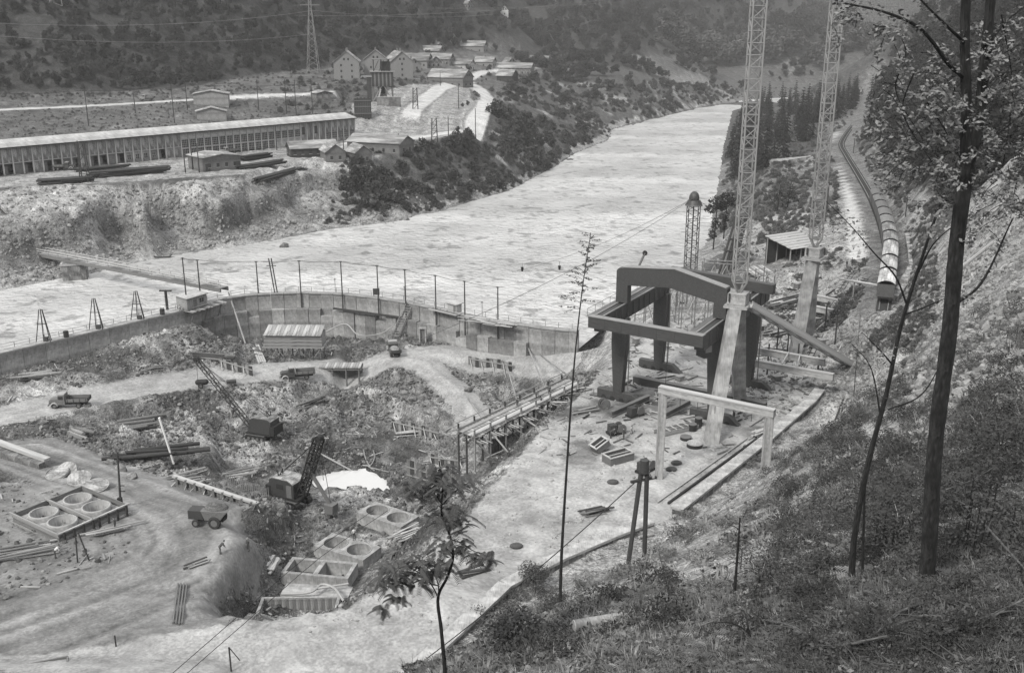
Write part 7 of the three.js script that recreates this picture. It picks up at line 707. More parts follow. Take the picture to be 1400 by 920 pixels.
// ---------------------------------------------------------------- timber piles, planks, pit clutter
{
  const pile = (name, px, py, e, turn, n, L, r, ms, label, cat, sq) => { const o = thing(name, label, cat, atG(px, py, e, 0), turn), rg = rngOf(px * 7 + py); for (let i = 0; i < n; i++) { const l = L * (0.55 + 0.5 * rg()), z = (rg() - 0.5) * n * r * 1.5, y = r + (i % 3) * r * 1.3, a = V(-l / 2 + (rg() - 0.5) * L * 0.3, y, z), b = V(l / 2 + (rg() - 0.5) * L * 0.3, y + (rg() - 0.5) * 0.5, z + (rg() - 0.5) * 1.2); sq ? beam(sq, a, b, r * 2, r * 0.7, ms[i % ms.length], o) : rod('log', a, b, r, ms[i % ms.length], o); } return o; };
  pile('log_pile', 165, 580, -2.4, 0.45, 12, 12, 0.28, [mWoodD, mDark, mWoodM], 'dark log pile below the dirt road near the driving truck', 'logs'); pile('log_pile', 215, 628, -1.4, 0.25, 9, 13, 0.3, [mDark, mWoodD], 'low dark log pile beside the leaning white pole', 'logs'); pile('log_pile', 105, 600, -1, -0.6, 4, 7, 0.3, [mWoodM, mWood], 'few thick beams crossing near the rubble', 'logs'); pile('log_pile', 55, 520, -0.4, 0.35, 9, 9, 0.25, [mDark, mWoodM, mWood], 'messy dark timber heap below the straight dam wall', 'logs'); pile('log_pile', 290, 482, 0.4, -0.2, 6, 8, 0.25, [mWoodD, mWoodM], 'weathered logs on the mound below the dam', 'logs');
  pile('plank_pile', 250, 655, 0, 0.5, 22, 6, 0.15, [mPale, mWood, mWoodM], 'jumbled pale planks beside the concrete form wall', 'planks', 'plank'); pile('plank_pile', 30, 580, -1, 0.3, 9, 4, 0.12, [mWood, mPale], 'small scatter of pale sticks by the road', 'planks', 'plank'); pile('plank_pile', 25, 755, 3, 0.4, 16, 8, 0.15, [mPale, mWood, mWoodM], 'long pale planks lying beside the timber forms', 'planks', 'plank'); pile('plank_pile', 150, 727, 3, 0.45, 6, 7, 0.15, [mWood, mPale], 'pale planks along the right side of the forms', 'planks', 'plank'); pile('plank_pile', 370, 790, -4, 1.3, 8, 3.4, 0.2, [mPale], 'steep stack of pale boards beside the rectangular caisson', 'planks', 'plank'); pile('plank_pile', 560, 727, -3, 0.75, 22, 5, 0.13, [mPale, mWood], 'loose pale boards strewn below the platform slope', 'planks', 'plank'); pile('plank_pile', 815, 700, 5.4, 0.4, 8, 4, 0.15, [mWoodD, mWoodM], 'small dark timber pile on the gravel by the low wall', 'logs', 'plank'); pile('plank_pile', 645, 785, 5.3, 0.5, 5, 3.5, 0.18, [mWoodD, mWood], 'few dark boards on the gravel near the sapling', 'planks', 'plank'); pile('plank_pile', 800, 560, 5.3, 0.5, 7, 5, 0.15, [mWoodM, mWood], 'timber pieces by the reel at the platform edge', 'planks', 'plank'); pile('plank_pile', 965, 560, 5.3, 0.2, 7, 4.5, 0.13, [mPale, mWood], 'pale boards near the barrels under the portal', 'planks', 'plank'); pile('plank_pile', 1035, 592, 5.6, 0.75, 6, 3.5, 0.2, [mPale], 'pale boards leaning beside the short column', 'planks', 'plank'); pile('plank_pile', 1070, 460, 6, 0.5, 14, 8, 0.18, [mWoodD, mWoodM, mWood], 'dark beams scattered behind the pylon', 'planks', 'plank'); pile('plank_pile', 1010, 430, 5.2, 0.5, 14, 8, 0.18, [mWoodM, mWood, mWoodD], 'timber litter behind the gantry crane', 'planks', 'plank'); pile('plank_pile', 1080, 410, 8, 0.6, 12, 9, 0.2, [mWoodM, mPale, mWoodD], 'timbers laid before the open shed', 'planks', 'plank'); pile('plank_pile', 270, 772, 3.1, 0.7, 4, 3, 0.12, [mWoodD, mWood], 'dark boards at the trench lip', 'planks', 'plank');
  tag(rod('leaning_pole', at(217, 571, 6.5), at(237, 634, -1.5), 0.16, mat(0.75, null, 0.8)), 'bright white pole leaning over the dark logs', 'pole');
  { const p = atG(164, 692, 2.4, -0.2), h = elev(p, 171, 618) - p.y, o = thing('utility_pole', 'dark utility pole with switch box beside the timber forms', 'pole', p); rod('shaft', V(0, 0, 0), V(0.5, h, 0), 0.16, mWoodD, o, UT); box('switch_box', 0.55, 1.2, 0.5, 0.05, 1.1, 0.1, mDark, o); box('crossarm', 1.4, 0.14, 0.14, 0.5, h - 0.3, 0, mWoodD, o); for (const y of [2.6, 3.4]) box('bracket', 0.7, 0.1, 0.1, 0.5, y, 0, mDark, o); }
  // form wall with reinforcement bars
  { const a = at(237, 652, 1.6), b = at(352, 690, 0.8), o = thing('form_wall', 'long concrete form wall with raking struts and rebar beyond', 'formwork'), d = b.clone().sub(a), n = V(-d.z, 0, d.x).normalize(), N = 12; for (let i = 0; i < N; i++) { const p = mix(a, b, i / N), q = mix(a, b, (i + 0.97) / N); mesh('panel', prism([p, q, q.clone().addScaledVector(n, -0.4), p.clone().addScaledVector(n, -0.4)], -3.6, lerp(a.y, b.y, i / N)), i % 3 ? mConcD : mWall, o); } beam('top_rail', up(a, 0.15), up(b, 0.15), 0.7, 0.25, mPale, o); beam('waler', up(a.clone().addScaledVector(n, 0.2), -1), up(b.clone().addScaledVector(n, 0.2), -1), 0.2, 0.3, mWoodM, o); for (let i = 0; i < 9; i++) { const p = mix(a, b, (i + 0.5) / 9); rod('raker', up(p, -0.2), up(p.clone().addScaledVector(n, 2.2).addScaledVector(d, (i % 2 ? 0.05 : -0.05)), -1.6), 0.09, i % 3 ? mWood : mPale, o); box('stud', 0.3, 2.4, 0.3, p.x + n.x * 0.3, p.y - 0.9, p.z + n.z * 0.3, mWoodM, o); }
    const r = thing('rebar_row', 'row of upright reinforcement bars behind the form wall', 'rebar'); for (let i = 0; i < 22; i++) { const p = mix(at(295, 662, 0), at(352, 682, -0.3), i / 21); p.addScaledVector(n, -2.2); rod('bar', V(p.x, -4.5, p.z), V(p.x, 0.3 + 0.4 * hash2(i, 1), p.z), 0.05, mSteelL, r); } }
  // rails lying by the trench, gravel trough, post
  { const o = thing('loose_rails', 'bundle of steel rails lying by the trench', 'rails'); for (let i = 0; i < 4; i++) beam('rail', atG(237 + i * 4, 862, 3.6, 0.15), atG(243 + i * 4, 800, 3, 0.2), 0.14, 0.16, i % 2 ? mSteelM : mWoodM, o); }
  { const o = thing('gravel_trough', 'low timber trough at the gravel edge', 'trough'), a = at(0, 918, 5.6), b = at(92, 900, 5.6); beam('side', a, b, 0.16, 0.5, mWoodM, o); beam('side', a.clone().add(V(0.6, 0, 1.6)), b.clone().add(V(0.6, 0, 1.6)), 0.16, 0.5, mWoodD, o); beam('end', b, b.clone().add(V(0.6, 0, 1.6)), 0.16, 0.5, mWoodM, o); beam('floor', a.clone().add(V(0.3, -0.15, 0.8)), b.clone().add(V(0.3, -0.15, 0.8)), 1.3, 0.08, mPale, o); }
  for (const [x, t, b, l] of [[158, 869, 884, 'short dark stake in the gravel edge'], [316, 885, 922, 'thin stake with brace in the gravel']]) { const p = atG(x, b, 5, -0.2), h = elev(p, x, t) - p.y, o = thing('stake', l, 'stake', p); rod('post', V(0, 0, 0), V(0, h, 0), 0.08, mWoodD, o); if (h > 2) rod('brace', V(0, h, 0), V(1, h - 1.2, 0.3), 0.05, mWoodD, o); }
  for (const off of [0, 20]) tag(tube('drag_cable', [[230 + off, 925, 7], [330 + off, 838, 7], [420 + off, 760, 6], [510 + off, 698, 5]].map(p => at(...p)), 0.035, mDark), 'thin dark cable strung low over the caissons', 'cable', 'cables over the caissons');
  for (const [x, t, b, e, k] of [[105, 735, 768, 3, 0], [122, 728, 766, 3, 1]]) { const p = atG(x, b, e, -0.2); const o = thing('prop_post', 'slanting timber prop beside the caisson forms', 'post', p, 0, 'props beside the caisson forms'); rod('shaft', V(0, 0, 0), V(k ? -0.9 : 0.2, elev(p, x, t) - p.y, 0), 0.09, mWoodD, o); box('foot', 0.4, 0.1, 0.4, 0, 0.2, 0, mWoodM, o); }
  // pit: culvert frame under the road, loose planks
  { const o = thing('road_culvert', 'dark timber-framed opening under the dirt road above the pool', 'culvert'), p = atG(462, 520, -5.5, -0.5); box('lintel', 9, 0.5, 3, p.x, -3.7, p.z - 3, mWoodM, o); for (const k of [-4, -1.4, 1.4, 4]) rod('prop', V(p.x + k, p.y - 1, p.z - 1.6), V(p.x + k, -3.5, p.z - 1.6), 0.2, mWoodM, o); for (let i = 0; i < 16; i++) box('road_plank', 0.5, 0.16, 3.4, p.x - 4.3 + i * 0.56, -3.3, p.z - 3, i % 3 ? mWood : mPale, o); box('back_boards', 8.6, 3.4, 0.3, p.x, -5.2, p.z - 4.6, mWoodM, o); }
  for (const [a, b, e, n, l] of [[[535, 575], [600, 590], -7, 14, 'low boarded shuttering wall across the middle of the pit'], [[250, 700 - 60], [285, 655], -1.5, 9, 'short boarded shuttering beside the jumbled planks'], [[585, 620], [630, 640], -7, 10, 'boarded shuttering stub near the trestle foot'], [[300, 500], [345, 508], -1.8, 9, 'low plank barrier along the road below the dam'], [[640, 490], [700, 500], -3, 12, 'low plank barrier on the road edge under the dam wall']]) { const P = at(a[0], a[1], e), Q = at(b[0], b[1], e), d = Q.clone().sub(P), o = thing('shuttering_boards', l, 'shuttering'); for (let i = 0; i < n; i++) { const p = mix(P, Q, (i + 0.5) / n), g = groundH(p.x, p.z); box('board', d.length() / n * 0.86, 2 + 0.5 * hash2(i, 3), 0.12, p.x, g + 0.75, p.z, [mWoodM, mWood, mWoodD][(i * 7 + n) % 3], o, Math.atan2(-d.z, d.x) + 0.04 * (hash2(i, 6) - 0.5)); } for (let i = 0; i < n; i += 3) { const p = mix(P, Q, (i + 0.5) / n), g = groundH(p.x, p.z); rod('strut', V(p.x, g + 1.5, p.z), V(p.x + 0.6, groundH(p.x + 0.6, p.z + 1.8) - 0.1, p.z + 1.8), 0.09, mPale, o); } beam('waler', setY(P, groundH(P.x, P.z) + 1.3).add(V(0, 0, 0.15)), setY(Q, groundH(Q.x, Q.z) + 1.3).add(V(0, 0, 0.15)), 0.2, 0.2, mWood, o); }
  pile('log_pile', 560, 590, -8, 0.3, 7, 6, 0.16, [mWood, mWoodM, mPale], 'crossed poles lying in the middle of the pit', 'logs'); pile('log_pile', 430, 560, -7, 0.9, 6, 7, 0.18, [mWoodD, mWoodM], 'dark poles lying below the road culvert', 'logs'); pile('plank_pile', 330, 640, -4.5, 0.4, 14, 5, 0.15, [mPale, mWood, mWoodM], 'heap of boards between the two excavators', 'planks', 'plank'); pile('plank_pile', 610, 655, -7, 0.2, 14, 5, 0.15, [mPale, mWood], 'pale boards heaped by the trestle foot', 'planks', 'plank'); pile('plank_pile', 215, 510, -1.8, 0.2, 9, 6, 0.15, [mWoodM, mWoodD], 'weathered boards on the mound above the dirt road', 'planks', 'plank');
  const rg = rngOf(313); for (let i = 0; i < 46; i++) { const px = 400 + 240 * rg(), py = 540 + 120 * rg(), p = at(px, py, -8), g = onG(p.x, p.z, 0.15), L = 1 + 3 * rg(), a = rg() * 3.1; if (inPoly(g.x, g.z, pool)) continue; tag(beam('loose_plank', V(g.x - Math.cos(a) * L / 2, g.y, g.z - Math.sin(a) * L / 2), V(g.x + Math.cos(a) * L / 2, g.y + 0.5 * rg() + groundH(g.x + Math.cos(a) * L / 2, g.z + Math.sin(a) * L / 2) - groundH(g.x, g.z), g.z + Math.sin(a) * L / 2), 0.22, 0.08, [mPale, mWood, mWoodM][i % 3]), 'loose weathered plank lying in the muddy pit', 'plank', 'loose planks in the pit'); }
  tag(tube('hose', [[497, 618], [500, 628], [506, 635], [512, 628], [510, 616]].map(q => atG(q[0], q[1], -8.6, 0.2)), 0.12, mWood, null, 30), 'curled pale hose in the muddy pit', 'hose');
  { const a = atG(430, 634, -8, 0.4), b = atG(480, 640, -8.6, 0.3); tag(beam('loose_plank', a, b, 0.3, 0.12, mPale), 'long pale plank lying above the pool edge', 'plank'); }
  // pump hose on the cofferdam arc
  tag(tube('pump_hose', [[440, 456, -2.6], [472, 443, -1], [490, 458, -3], [520, 456, -3], [537, 446, -1]].map(q => at(...q)), 0.13, mPale, null, 50), 'pale looping hose hung on the cofferdam arc', 'hose');
  for (const [x, y, l] of [[578, 466, 'plank door in a concrete frame in the dam wall'], [656, 474, 'narrow plank door in the dam wall above the road']]) { const p = at(x, y, -2.8), o = thing('wall_niche', l, 'niche', V(p.x, p.y - 0.3, p.z + 0.2)); box('door_leaf', 1, 3, 0.1, 0, 1.6, -0.1, mWoodM, o); box('lintel', 1.7, 0.3, 0.6, 0, 3.3, 0.1, mConc, o); for (const s of [-1, 1]) box('jamb', 0.3, 3.2, 0.6, s * 0.65, 1.6, 0.1, mConc, o); }
}
// ---------------------------------------------------------------- things on the gravel platform
{
  const bm = (a, b, l) => { const o = thing('steel_beam', l, 'beam'), p = at(...a), q = at(...b); for (const y of [-0.4, 0.4]) beam('flange', up(p, y), up(q, y), 0.7, 0.1, mSteelM, o); beam('web', p, q, 0.14, 0.72, mSteelM, o); }; bm([836, 566, 5.7], [888, 543, 5.9], 'thick steel beam lying near the crane foot'); bm([908, 568, 5.8], [944, 549, 6.4], 'steel beam propped behind the tall concrete column');
  const bin = (px, py, w, d, h, turn, l) => { const o = thing('steel_bin', l, 'bin', atG(px, py, 5.3, 0.02), turn); for (const s of [-1, 1]) { box('side', w, h, 0.12, 0, h / 2, s * d / 2, mSteelM, o); box('end', 0.12, h, d, s * w / 2, h / 2, 0, mSteelM, o); box('rim', w + 0.3, 0.12, 0.25, 0, h + 0.05, s * d / 2, mPale, o); box('rim', 0.25, 0.12, d, s * w / 2, h + 0.05, 0, mPale, o); } box('floor', w, 0.1, d, 0, 0.1, 0, mDark, o); box('divider', w * 0.9, 0.1, 0.14, 0, h, 0.1, mPale, o); return o; }; bin(845, 630, 3.9, 2, 1.1, 0.55, 'open rectangular skip with pale rim on the gravel'); const t = bin(822, 615, 2.2, 1.8, 0.9, 0.5, 'tilted open skip beside the rectangular one'); t.rotation.z = 0.45; t.position.y += 0.45;
  const mach = (px, py, turn, l) => { const o = thing('winch_machine', l, 'machine', atG(px, py, 5.3, 0.02), turn); box('bed', 2.6, 0.3, 1.5, 0, 0.2, 0, mDark, o); box('engine', 1.1, 1.2, 1.1, -0.6, 0.95, 0, mSteel, o); const d = mesh('drum', new THREE.CylinderGeometry(0.5, 0.5, 1.2, 16), mDark, o); d.rotation.x = 1.57; d.position.set(0.7, 0.85, 0); for (const z of [-0.65, 0.65]) { const f = mesh('flange', new THREE.CylinderGeometry(0.72, 0.72, 0.1, 18), mSteelM, o); f.rotation.x = 1.57; f.position.set(0.7, 0.85, z); } rod('lever', V(0, 0.4, 0.5), V(0.2, 1.6, 0.6), 0.04, mSteelL, o); }; mach(842, 592, 0.4, 'dark winch machine tended by two workers'); mach(868, 568, 0.6, 'dark winch machine beside the thick steel beam'); mach(882, 645, 0.8, 'dark machine at the foot of the tall concrete column');
  { const o = thing('timber_form', 'low open timber form between column and pylon', 'formwork', atG(925, 590, 5.3, 0.05), 0.5); for (const z of [-0.8, 0, 0.8]) box('side_board', 7, 0.6, 0.12, 0, 0.35, z, mWood, o); for (let i = 0; i < 6; i++) box('cross_piece', 0.14, 0.14, 1.9, -3 + i * 1.2, 0.7, 0, mPale, o); }
  const dr = (px, py, r, h, l, lid) => { const o = thing('drum', l, 'drum', atG(px, py, 5.4, 0)); const c = mesh('barrel', new THREE.CylinderGeometry(r, r * 1.05, h, 20), mDark, o); c.position.y = h / 2; const q = mesh('lid', new THREE.CylinderGeometry(r * 1.04, r * 1.04, 0.08, 20), lid ? mPale : mSteelM, o); q.position.y = h + 0.03; }; dr(955, 582, 0.55, 1.3, 'upright dark drum by the pylon foot', false); dr(947, 588, 0.6, 1, 'squat dark drum next to the upright one', false); dr(950, 610, 1.1, 0.5, 'low round tub with pale lid by the pylon foot', true); dr(938, 600, 0.8, 0.4, 'low dark tub behind the pale-lidded one', false);
  for (const [x, y, l] of [[918, 643, 'dark rounded sack on the gravel by the tall column'], [838, 660, 'small dark heap on open gravel'], [925, 634, 'flat dark sack near the tall column'], [706, 748, 'dark mound on the gravel left of the thin conifer']]) { const o = mesh('sack', new THREE.SphereGeometry(0.6, 14, 10), mat(0.08, tFine)); o.scale.set(1.3, 0.55, 0.9); o.position.copy(atG(x, y, 5.4, 0.2)); tag(o, l, 'sack'); }
  { const o = thing('cable_reel', 'dark wooden cable reel at the platform edge', 'reel', atG(826, 557, 5.3, 0.8), 0.4); const c = mesh('core', new THREE.CylinderGeometry(0.5, 0.5, 0.9, 16), mDark, o); c.rotation.x = 1.57; for (const z of [-0.5, 0.5]) { const f = mesh('flange', new THREE.CylinderGeometry(0.85, 0.85, 0.1, 22), mWoodM, o); f.rotation.x = 1.57; f.position.z = z; } }
  { const o = thing('pipe_railing', 'short pipe railing at the platform edge beside the crane', 'railing'); const a = at(788, 536, 5.2), b = at(824, 542, 5.2); for (let i = 0; i <= 3; i++) { const p = mix(a, b, i / 3); rod('post', p, up(p, 1.1), 0.06, mSteelM, o); } rod('rail', up(a, 1.1), up(b, 1.1), 0.05, mSteelL, o); }
  { const o = thing('log_rail', 'pale split rails lying below the low wall', 'timber'), a = atG(800, 775, 14, 0.3), b = atG(832, 752, 11, 0.5); beam('rail', a, b, 0.2, 0.16, mPale, o); beam('rail', a.clone().add(V(0.4, 0, 0.1)), b.clone().add(V(0.5, 0.1, 0.1)), 0.2, 0.16, mWood, o); }
  for (const [x, y, t, l] of [[884, 735, 0.3, 'pale weathered log end jutting from the low wall'], [828, 860, 0.2, 'fallen pale log with cut end in the grass']]) { const p = hit(x, y), o = thing('cut_log', l, 'log', up(p, 0.2), t); rod('bark', V(-0.9, 0, 0), V(0.9, 0.1, 0), 0.2, mWood, o); const e = mesh('cut_end', new THREE.CylinderGeometry(0.19, 0.19, 0.03, 14), mPale, o); e.rotation.z = 1.57; e.position.set(-0.92, 0, 0); }
  [[1262, 318, 22], [1300, 380, 26], [1316, 335, 28]].forEach(([x, y, e], i) => { const p = hit(x, y, 40); if (p) tag(beam('felled_pole', up(p, 0.5), up(V(p.x + 6, groundH(p.x + 6, p.z + (i - 1) * 3), p.z + (i - 1) * 3), 0.4), 0.3, 0.3, mPale), 'pale felled pole lying on the rubble slope above the train', 'pole', 'felled poles above the train'); });
}
// ---------------------------------------------------------------- yard clutter and sidings
{
  const rg = rngOf(626); let n = 0; for (let i = 0; i < 400 && n < 110; i++) { const px = 790 + 370 * rg(), py = 395 + 190 * rg(), p = hit(px, py, 90); if (!p || p.z < -235 || p.y < 3 || p.y > 14) continue; const L = 1.2 + 4 * rg() * rg(), a = (rg() < 0.6 ? 0.6 : 2.4) + (rg() - 0.5) * 0.6, dx = Math.cos(a) * L / 2, dz = -Math.sin(a) * L / 2, A = onG(p.x - dx, p.z - dz, 0.16), B = onG(p.x + dx, p.z + dz, 0.16 + 0.25 * rg()); tag(beam('yard_timber', A, B, 0.16 + 0.14 * rg(), 0.1 + 0.12 * rg(), [mWoodD, mWood, mPale, mWoodM, mDark][n % 5]), 'loose timber lying in the crowded yard around the gantry crane', 'timber', 'loose timbers in the crane yard'); n++; }
  for (const [x, y, t] of [[1062, 520, 0.3], [1078, 505, 0.9], [1040, 452, 0.5], [1118, 440, 0.2], [1090, 395, 0.7], [870, 470, 0.4], [930, 520, 0.5], [905, 478, 0.2], [1140, 410, 0.8], [1125, 470, 0.4]]) { const p = hit(x, y, 90), o = thing('supply_crate', 'boarded supply crate standing in the crowded crane yard', 'crate', p, t, 'crates in the crane yard'), w = 1 + rg(), h = 0.7 + 0.6 * rg(), d = 0.9 + 0.4 * rg(); box('box', w, h, d, 0, h / 2, 0, [mWoodM, mSteelM, mWoodD][(x % 3)], o); for (const z of [-1, 1]) for (const q of [-0.4, 0.4]) box('batten', 0.1, h, 0.06, q * w, h / 2, z * (d / 2 + 0.03), mWood, o); box('lid', w + 0.1, 0.07, d + 0.1, 0, h + 0.04, 0, mWood, o); }
  for (const [a, b, l] of [[[1068, 505, 6.4], [1172, 372, 12.6], 'light siding track curving up from the crane yard'], [[1098, 500, 7], [1186, 385, 13.4], 'light siding track beside the end of the main line'], [[1030, 470, 5.6], [1120, 380, 10], 'light siding track running towards the open shed']]) { const o = thing('siding_track', l, 'track'), P = at(...a), Q = at(...b), d = Q.clone().sub(P).setY(0).normalize(), s = V(-d.z, 0, d.x); for (const k of [-0.5, 0.5]) { const pts = []; for (let i = 0; i <= 14; i++) { const q = mix(P, Q, i / 14).addScaledVector(s, k); pts.push(onG(q.x, q.z, 0.16)); } mesh('rail', new THREE.TubeGeometry(new THREE.CatmullRomCurve3(pts), 28, 0.06, 4), mDark, o); } const N = 34; for (let i = 0; i < N; i++) { const q = mix(P, Q, (i + 0.5) / N), g = onG(q.x, q.z, 0.06); beam('sleeper', g.clone().addScaledVector(s, -0.9), g.clone().addScaledVector(s, 0.9), 0.22, 0.12, mWoodD, o); } }
}
// ---------------------------------------------------------------- people
{
  const J = { stand: { hip: 0.95, lean: 0, la: [0.1, -0.5, 0.05], ra: [-0.1, -0.5, 0.05], lk: [0.05, 0], rk: [-0.02, 0] } };
  function body(pose, shirt, trousers) {
    const B = [], add = (a, b, r0, r1, c) => B.push([a, b, r0, r1, c]); const sit = pose === 'crouch', bend = pose === 'bend'; const hy = sit ? 0.42 : 0.94, hip = V(0, hy, sit ? -0.12 : bend ? -0.12 : 0), ln = bend ? 0.85 : sit ? 0.4 : 0.04, ch = hip.clone().add(V(0, 0.46 * Math.cos(ln), 0.46 * Math.sin(ln))), nk = hip.clone().add(V(0, 0.58 * Math.cos(ln), 0.58 * Math.sin(ln))), hd = nk.clone().add(V(0, 0.17, bend ? 0.12 : 0.04)), SK = 0.33, HR = 0.03;
    add(hip, mix(hip, ch, 0.5), 0.15, 0.15, trousers); add(mix(hip, ch, 0.35), ch, 0.155, 0.17, shirt); add(V(-0.12, ch.y, ch.z), V(0.12, ch.y, ch.z), 0.12, 0.12, shirt); add(nk, hd, 0.055, 0.06, SK); add(hd.clone().add(V(0, -0.02, 0.015)), hd.clone().add(V(0, 0.05, 0)), 0.085, 0.095, SK); add(hd.clone().add(V(0, 0.0, 0.09)), hd.clone().add(V(0, -0.02, 0.115)), 0.018, 0.014, SK); for (const s of [-1, 1]) add(hd.clone().add(V(s * 0.09, 0, 0)), hd.clone().add(V(s * 0.1, 0.03, 0)), 0.016, 0.016, SK); add(hd.clone().add(V(0, 0.08, -0.02)), hd.clone().add(V(0, 0.1, 0.02)), 0.098, 0.09, pose === 'walk' || pose === 'reach' ? 0.4 : HR);
    for (const s of [-1, 1]) { const sh = V(s * 0.2, ch.y + 0.04, ch.z); let el, wr; if (pose === 'reach' && s > 0) { el = sh.clone().add(V(s * 0.26, -0.05, 0.08)); wr = el.clone().add(V(s * 0.22, 0.06, 0.1)); } else if (bend || sit) { el = sh.clone().add(V(s * 0.06, -0.24, 0.12)); wr = el.clone().add(V(-s * 0.04, -0.2, 0.14)); } else if (pose === 'walk') { el = sh.clone().add(V(s * 0.05, -0.27, s * 0.1)); wr = el.clone().add(V(0, -0.22, s * 0.12 + 0.06)); } else { el = sh.clone().add(V(s * 0.07, -0.28, -0.03)); wr = el.clone().add(V(-s * 0.02, -0.24, 0.07)); } add(sh, el, 0.062, 0.05, shirt); add(el, wr, 0.048, 0.036, shirt > 0.3 ? SK : shirt); const hn = wr.clone().add(wr.clone().sub(el).setLength(0.1)); add(wr, hn, 0.036, 0.03, SK); for (let f = -1; f <= 2; f++) add(hn.clone().add(V(0, 0, f * 0.018)), hn.clone().add(V(0, -0.06, f * 0.02)), 0.013, 0.011, SK); add(wr.clone().add(V(0, -0.02, 0.03)), wr.clone().add(V(0, -0.05, 0.075)), 0.015, 0.012, SK);
      const hp = hip.clone().add(V(s * 0.1, -0.02, 0)); let kn, an; if (sit) { kn = hp.clone().add(V(s * 0.06, 0.06, 0.36)); an = V(kn.x, 0.08, kn.z - 0.12); } else if (pose === 'walk') { kn = hp.clone().add(V(0, -0.42, s * 0.14)); an = V(kn.x, 0.09, kn.z + (s > 0 ? 0.1 : -0.2)); } else { kn = hp.clone().add(V(s * 0.02, -0.44, 0.03)); an = V(kn.x + s * 0.02, 0.09, kn.z - 0.04); } add(hp, kn, 0.095, 0.065, trousers); add(kn, an, 0.062, 0.045, trousers); add(V(an.x, 0.055, an.z - 0.03), V(an.x, 0.045, an.z + 0.17), 0.05, 0.042, 0.025); }
    const N = 60, mc = new MarchingCubes(N, mSkin, false, false, 60000), S = 1.9, half = S / 2, dist = p => { let m = 1e9; for (const [a, b, r0, r1] of B) { const ab = b.clone().sub(a), t = clamp(p.clone().sub(a).dot(ab) / Math.max(1e-6, ab.lengthSq())), d = p.distanceTo(a.clone().addScaledVector(ab, t)) - lerp(r0, r1, t); const k = 0.02, h = clamp(0.5 + 0.5 * (m - d) / k); m = m > 1e8 ? d : lerp(m, d, h) - k * h * (1 - h); } return m; };
    for (let z = 0; z < N; z++) for (let y = 0; y < N; y++) for (let x = 0; x < N; x++) { const X = (x - N / 2) / (N / 2) * half, Y = (y - N / 2) / (N / 2) * half + 0.93, Z = (z - N / 2) / (N / 2) * half; mc.field[x + y * N + z * N * N] = Math.abs(X) > 0.75 || Math.abs(Z) > 0.7 ? -1 : -dist(V(X, Y, Z)); }
    mc.isolation = 0; mc.update(); const n = mc.count, pos = [], col = []; for (let i = 0; i < n; i++) { const p = V(mc.positionArray[i * 3] * half, mc.positionArray[i * 3 + 1] * half + 0.93, mc.positionArray[i * 3 + 2] * half); pos.push(p.x, p.y, p.z); let bc = 0, bd = 1e9; for (const [a, b, r0, r1, c] of B) { const ab = b.clone().sub(a), t = clamp(p.clone().sub(a).dot(ab) / Math.max(1e-6, ab.lengthSq())), d = p.distanceTo(a.clone().addScaledVector(ab, t)) - lerp(r0, r1, t); if (d < bd) { bd = d; bc = c; } } col.push(bc, bc, bc); }
    const g = geoOf(pos, null, null, col); g.setAttribute('normal', new THREE.Float32BufferAttribute(Array.from(mc.normalArray.slice(0, n * 3)), 3)); g.computeVertexNormals(); return g;
  }
  const mP = new THREE.MeshStandardMaterial({ vertexColors: true, roughness: 0.9, side: THREE.DoubleSide }), cache = {}; const per = (px, py, e, pose, sh, tr, turn, label) => { const k = [pose, sh, tr].join(), g = cache[k] ||= body(pose, sh, tr); const o = mesh('person', g, mP); o.position.copy(typeof e === 'number' ? atG(px, py, e, 0.02) : e); o.rotation.y = turn; tag(o, label, 'person'); };
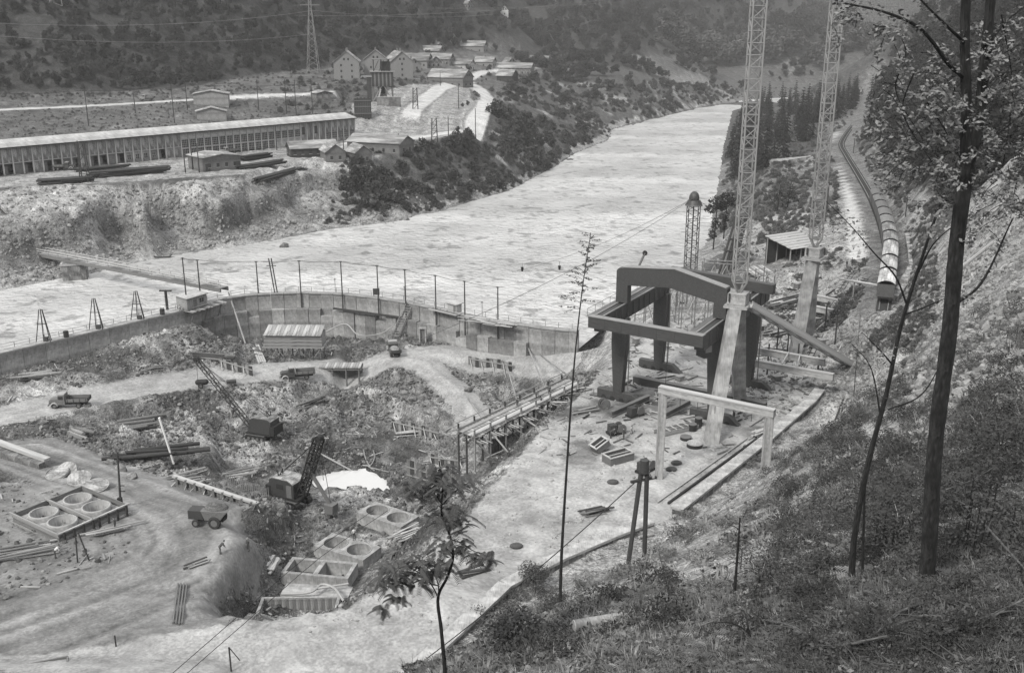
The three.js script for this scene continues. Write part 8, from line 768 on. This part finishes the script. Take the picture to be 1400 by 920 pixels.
  per(338, 738, 3, 'reach', 0.06, 0.05, -0.6, 'person in dark clothes with one arm out at the trench lip'); per(484, 738, V(at(484, 737, -3).x, -2.78 - 0.35, at(484, 737, -3).z), 'stand', 0.5, 0.05, 0.4, 'person in white shirt standing on the round-well caisson'); per(530, 558, -8, 'walk', 0.05, 0.05, 1.2, 'person in dark clothes walking in the pit below the road'); per(302, 757 - 0, 3, 'bend', 0.06, 0.06, 2, 'person in dark clothes bending near the trench'); per(76, 760, 3, 'bend', 0.5, 0.06, 2.2, 'person in pale shirt bending at the corner of the timber forms'); per(300 - 235 + 92, 722, 3, 'stand', 0.06, 0.06, -1.4, 'person in dark clothes at the side of the timber forms');
  const dk = (px, py, e) => at(px, py, e); per(0, 0, dk(751, 541, 3.9), 'stand', 0.06, 0.05, 0.3, 'person in dark clothes standing tall on the trestle deck'); per(0, 0, dk(733, 548, 3.7), 'walk', 0.07, 0.1, 1.9, 'person walking along the trestle beside others'); per(0, 0, dk(739, 551, 3.7), 'bend', 0.05, 0.05, -1, 'person stooping over the trestle planks'); per(0, 0, dk(707, 558, 3.4), 'stand', 0.05, 0.08, 2.4, 'person standing at the far kerb of the trestle');
  per(853, 600, 5.3, 'stand', 0.04, 0.05, -1.2, 'person in dark clothes standing at the tended winch'); per(836, 598, 5.3, 'bend', 0.05, 0.05, 1.2, 'person stooping over the tended winch'); per(863, 592, 5.3, 'crouch', 0.3, 0.1, 0.5, 'person in pale jacket crouching near the winch'); per(1003, 576, 5.4, 'stand', 0.04, 0.05, 0.8, 'person in dark clothes by the pylon foot'); per(886, 655, 5.3, 'crouch', 0.08, 0.08, 2, 'person crouching at the tall concrete column'); per(1183, 366, 13.5, 'walk', 0.04, 0.05, 2.6, 'person walking on the open ground before the train'); per(1158, 366, 12.4, 'stand', 0.04, 0.05, 0.6, 'person standing with a companion before the train'); per(1165, 365, 12.6, 'stand', 0.05, 0.04, 3.4, 'companion in dark clothes before the train'); per(1174, 377, 12.6, 'crouch', 0.05, 0.04, 1.4, 'person crouching between the sidings before the train'); per(1118, 405, 9.6, 'stand', 0.05, 0.05, -2, 'person in dark clothes behind the second pylon'); per(0, 0, wallAt(wallS(246), -0.1, 4.04), 'crouch', 0.4, 0.05, 0.7, 'person in pale shirt crouching on the dam by the hut'); per(318, 565, -4, 'stand', 0.05, 0.05, 0.6, 'person in dark clothes standing near the crawler crane'); per(280, 562, -3.6, 'stand', 0.06, 0.04, 2, 'person standing on the bank left of the crawler crane'); per(276, 660 - 6, 0.8, 'bend', 0.05, 0.06, 2, 'person stooping at the form wall');
}
renderer.render(scene, camera);
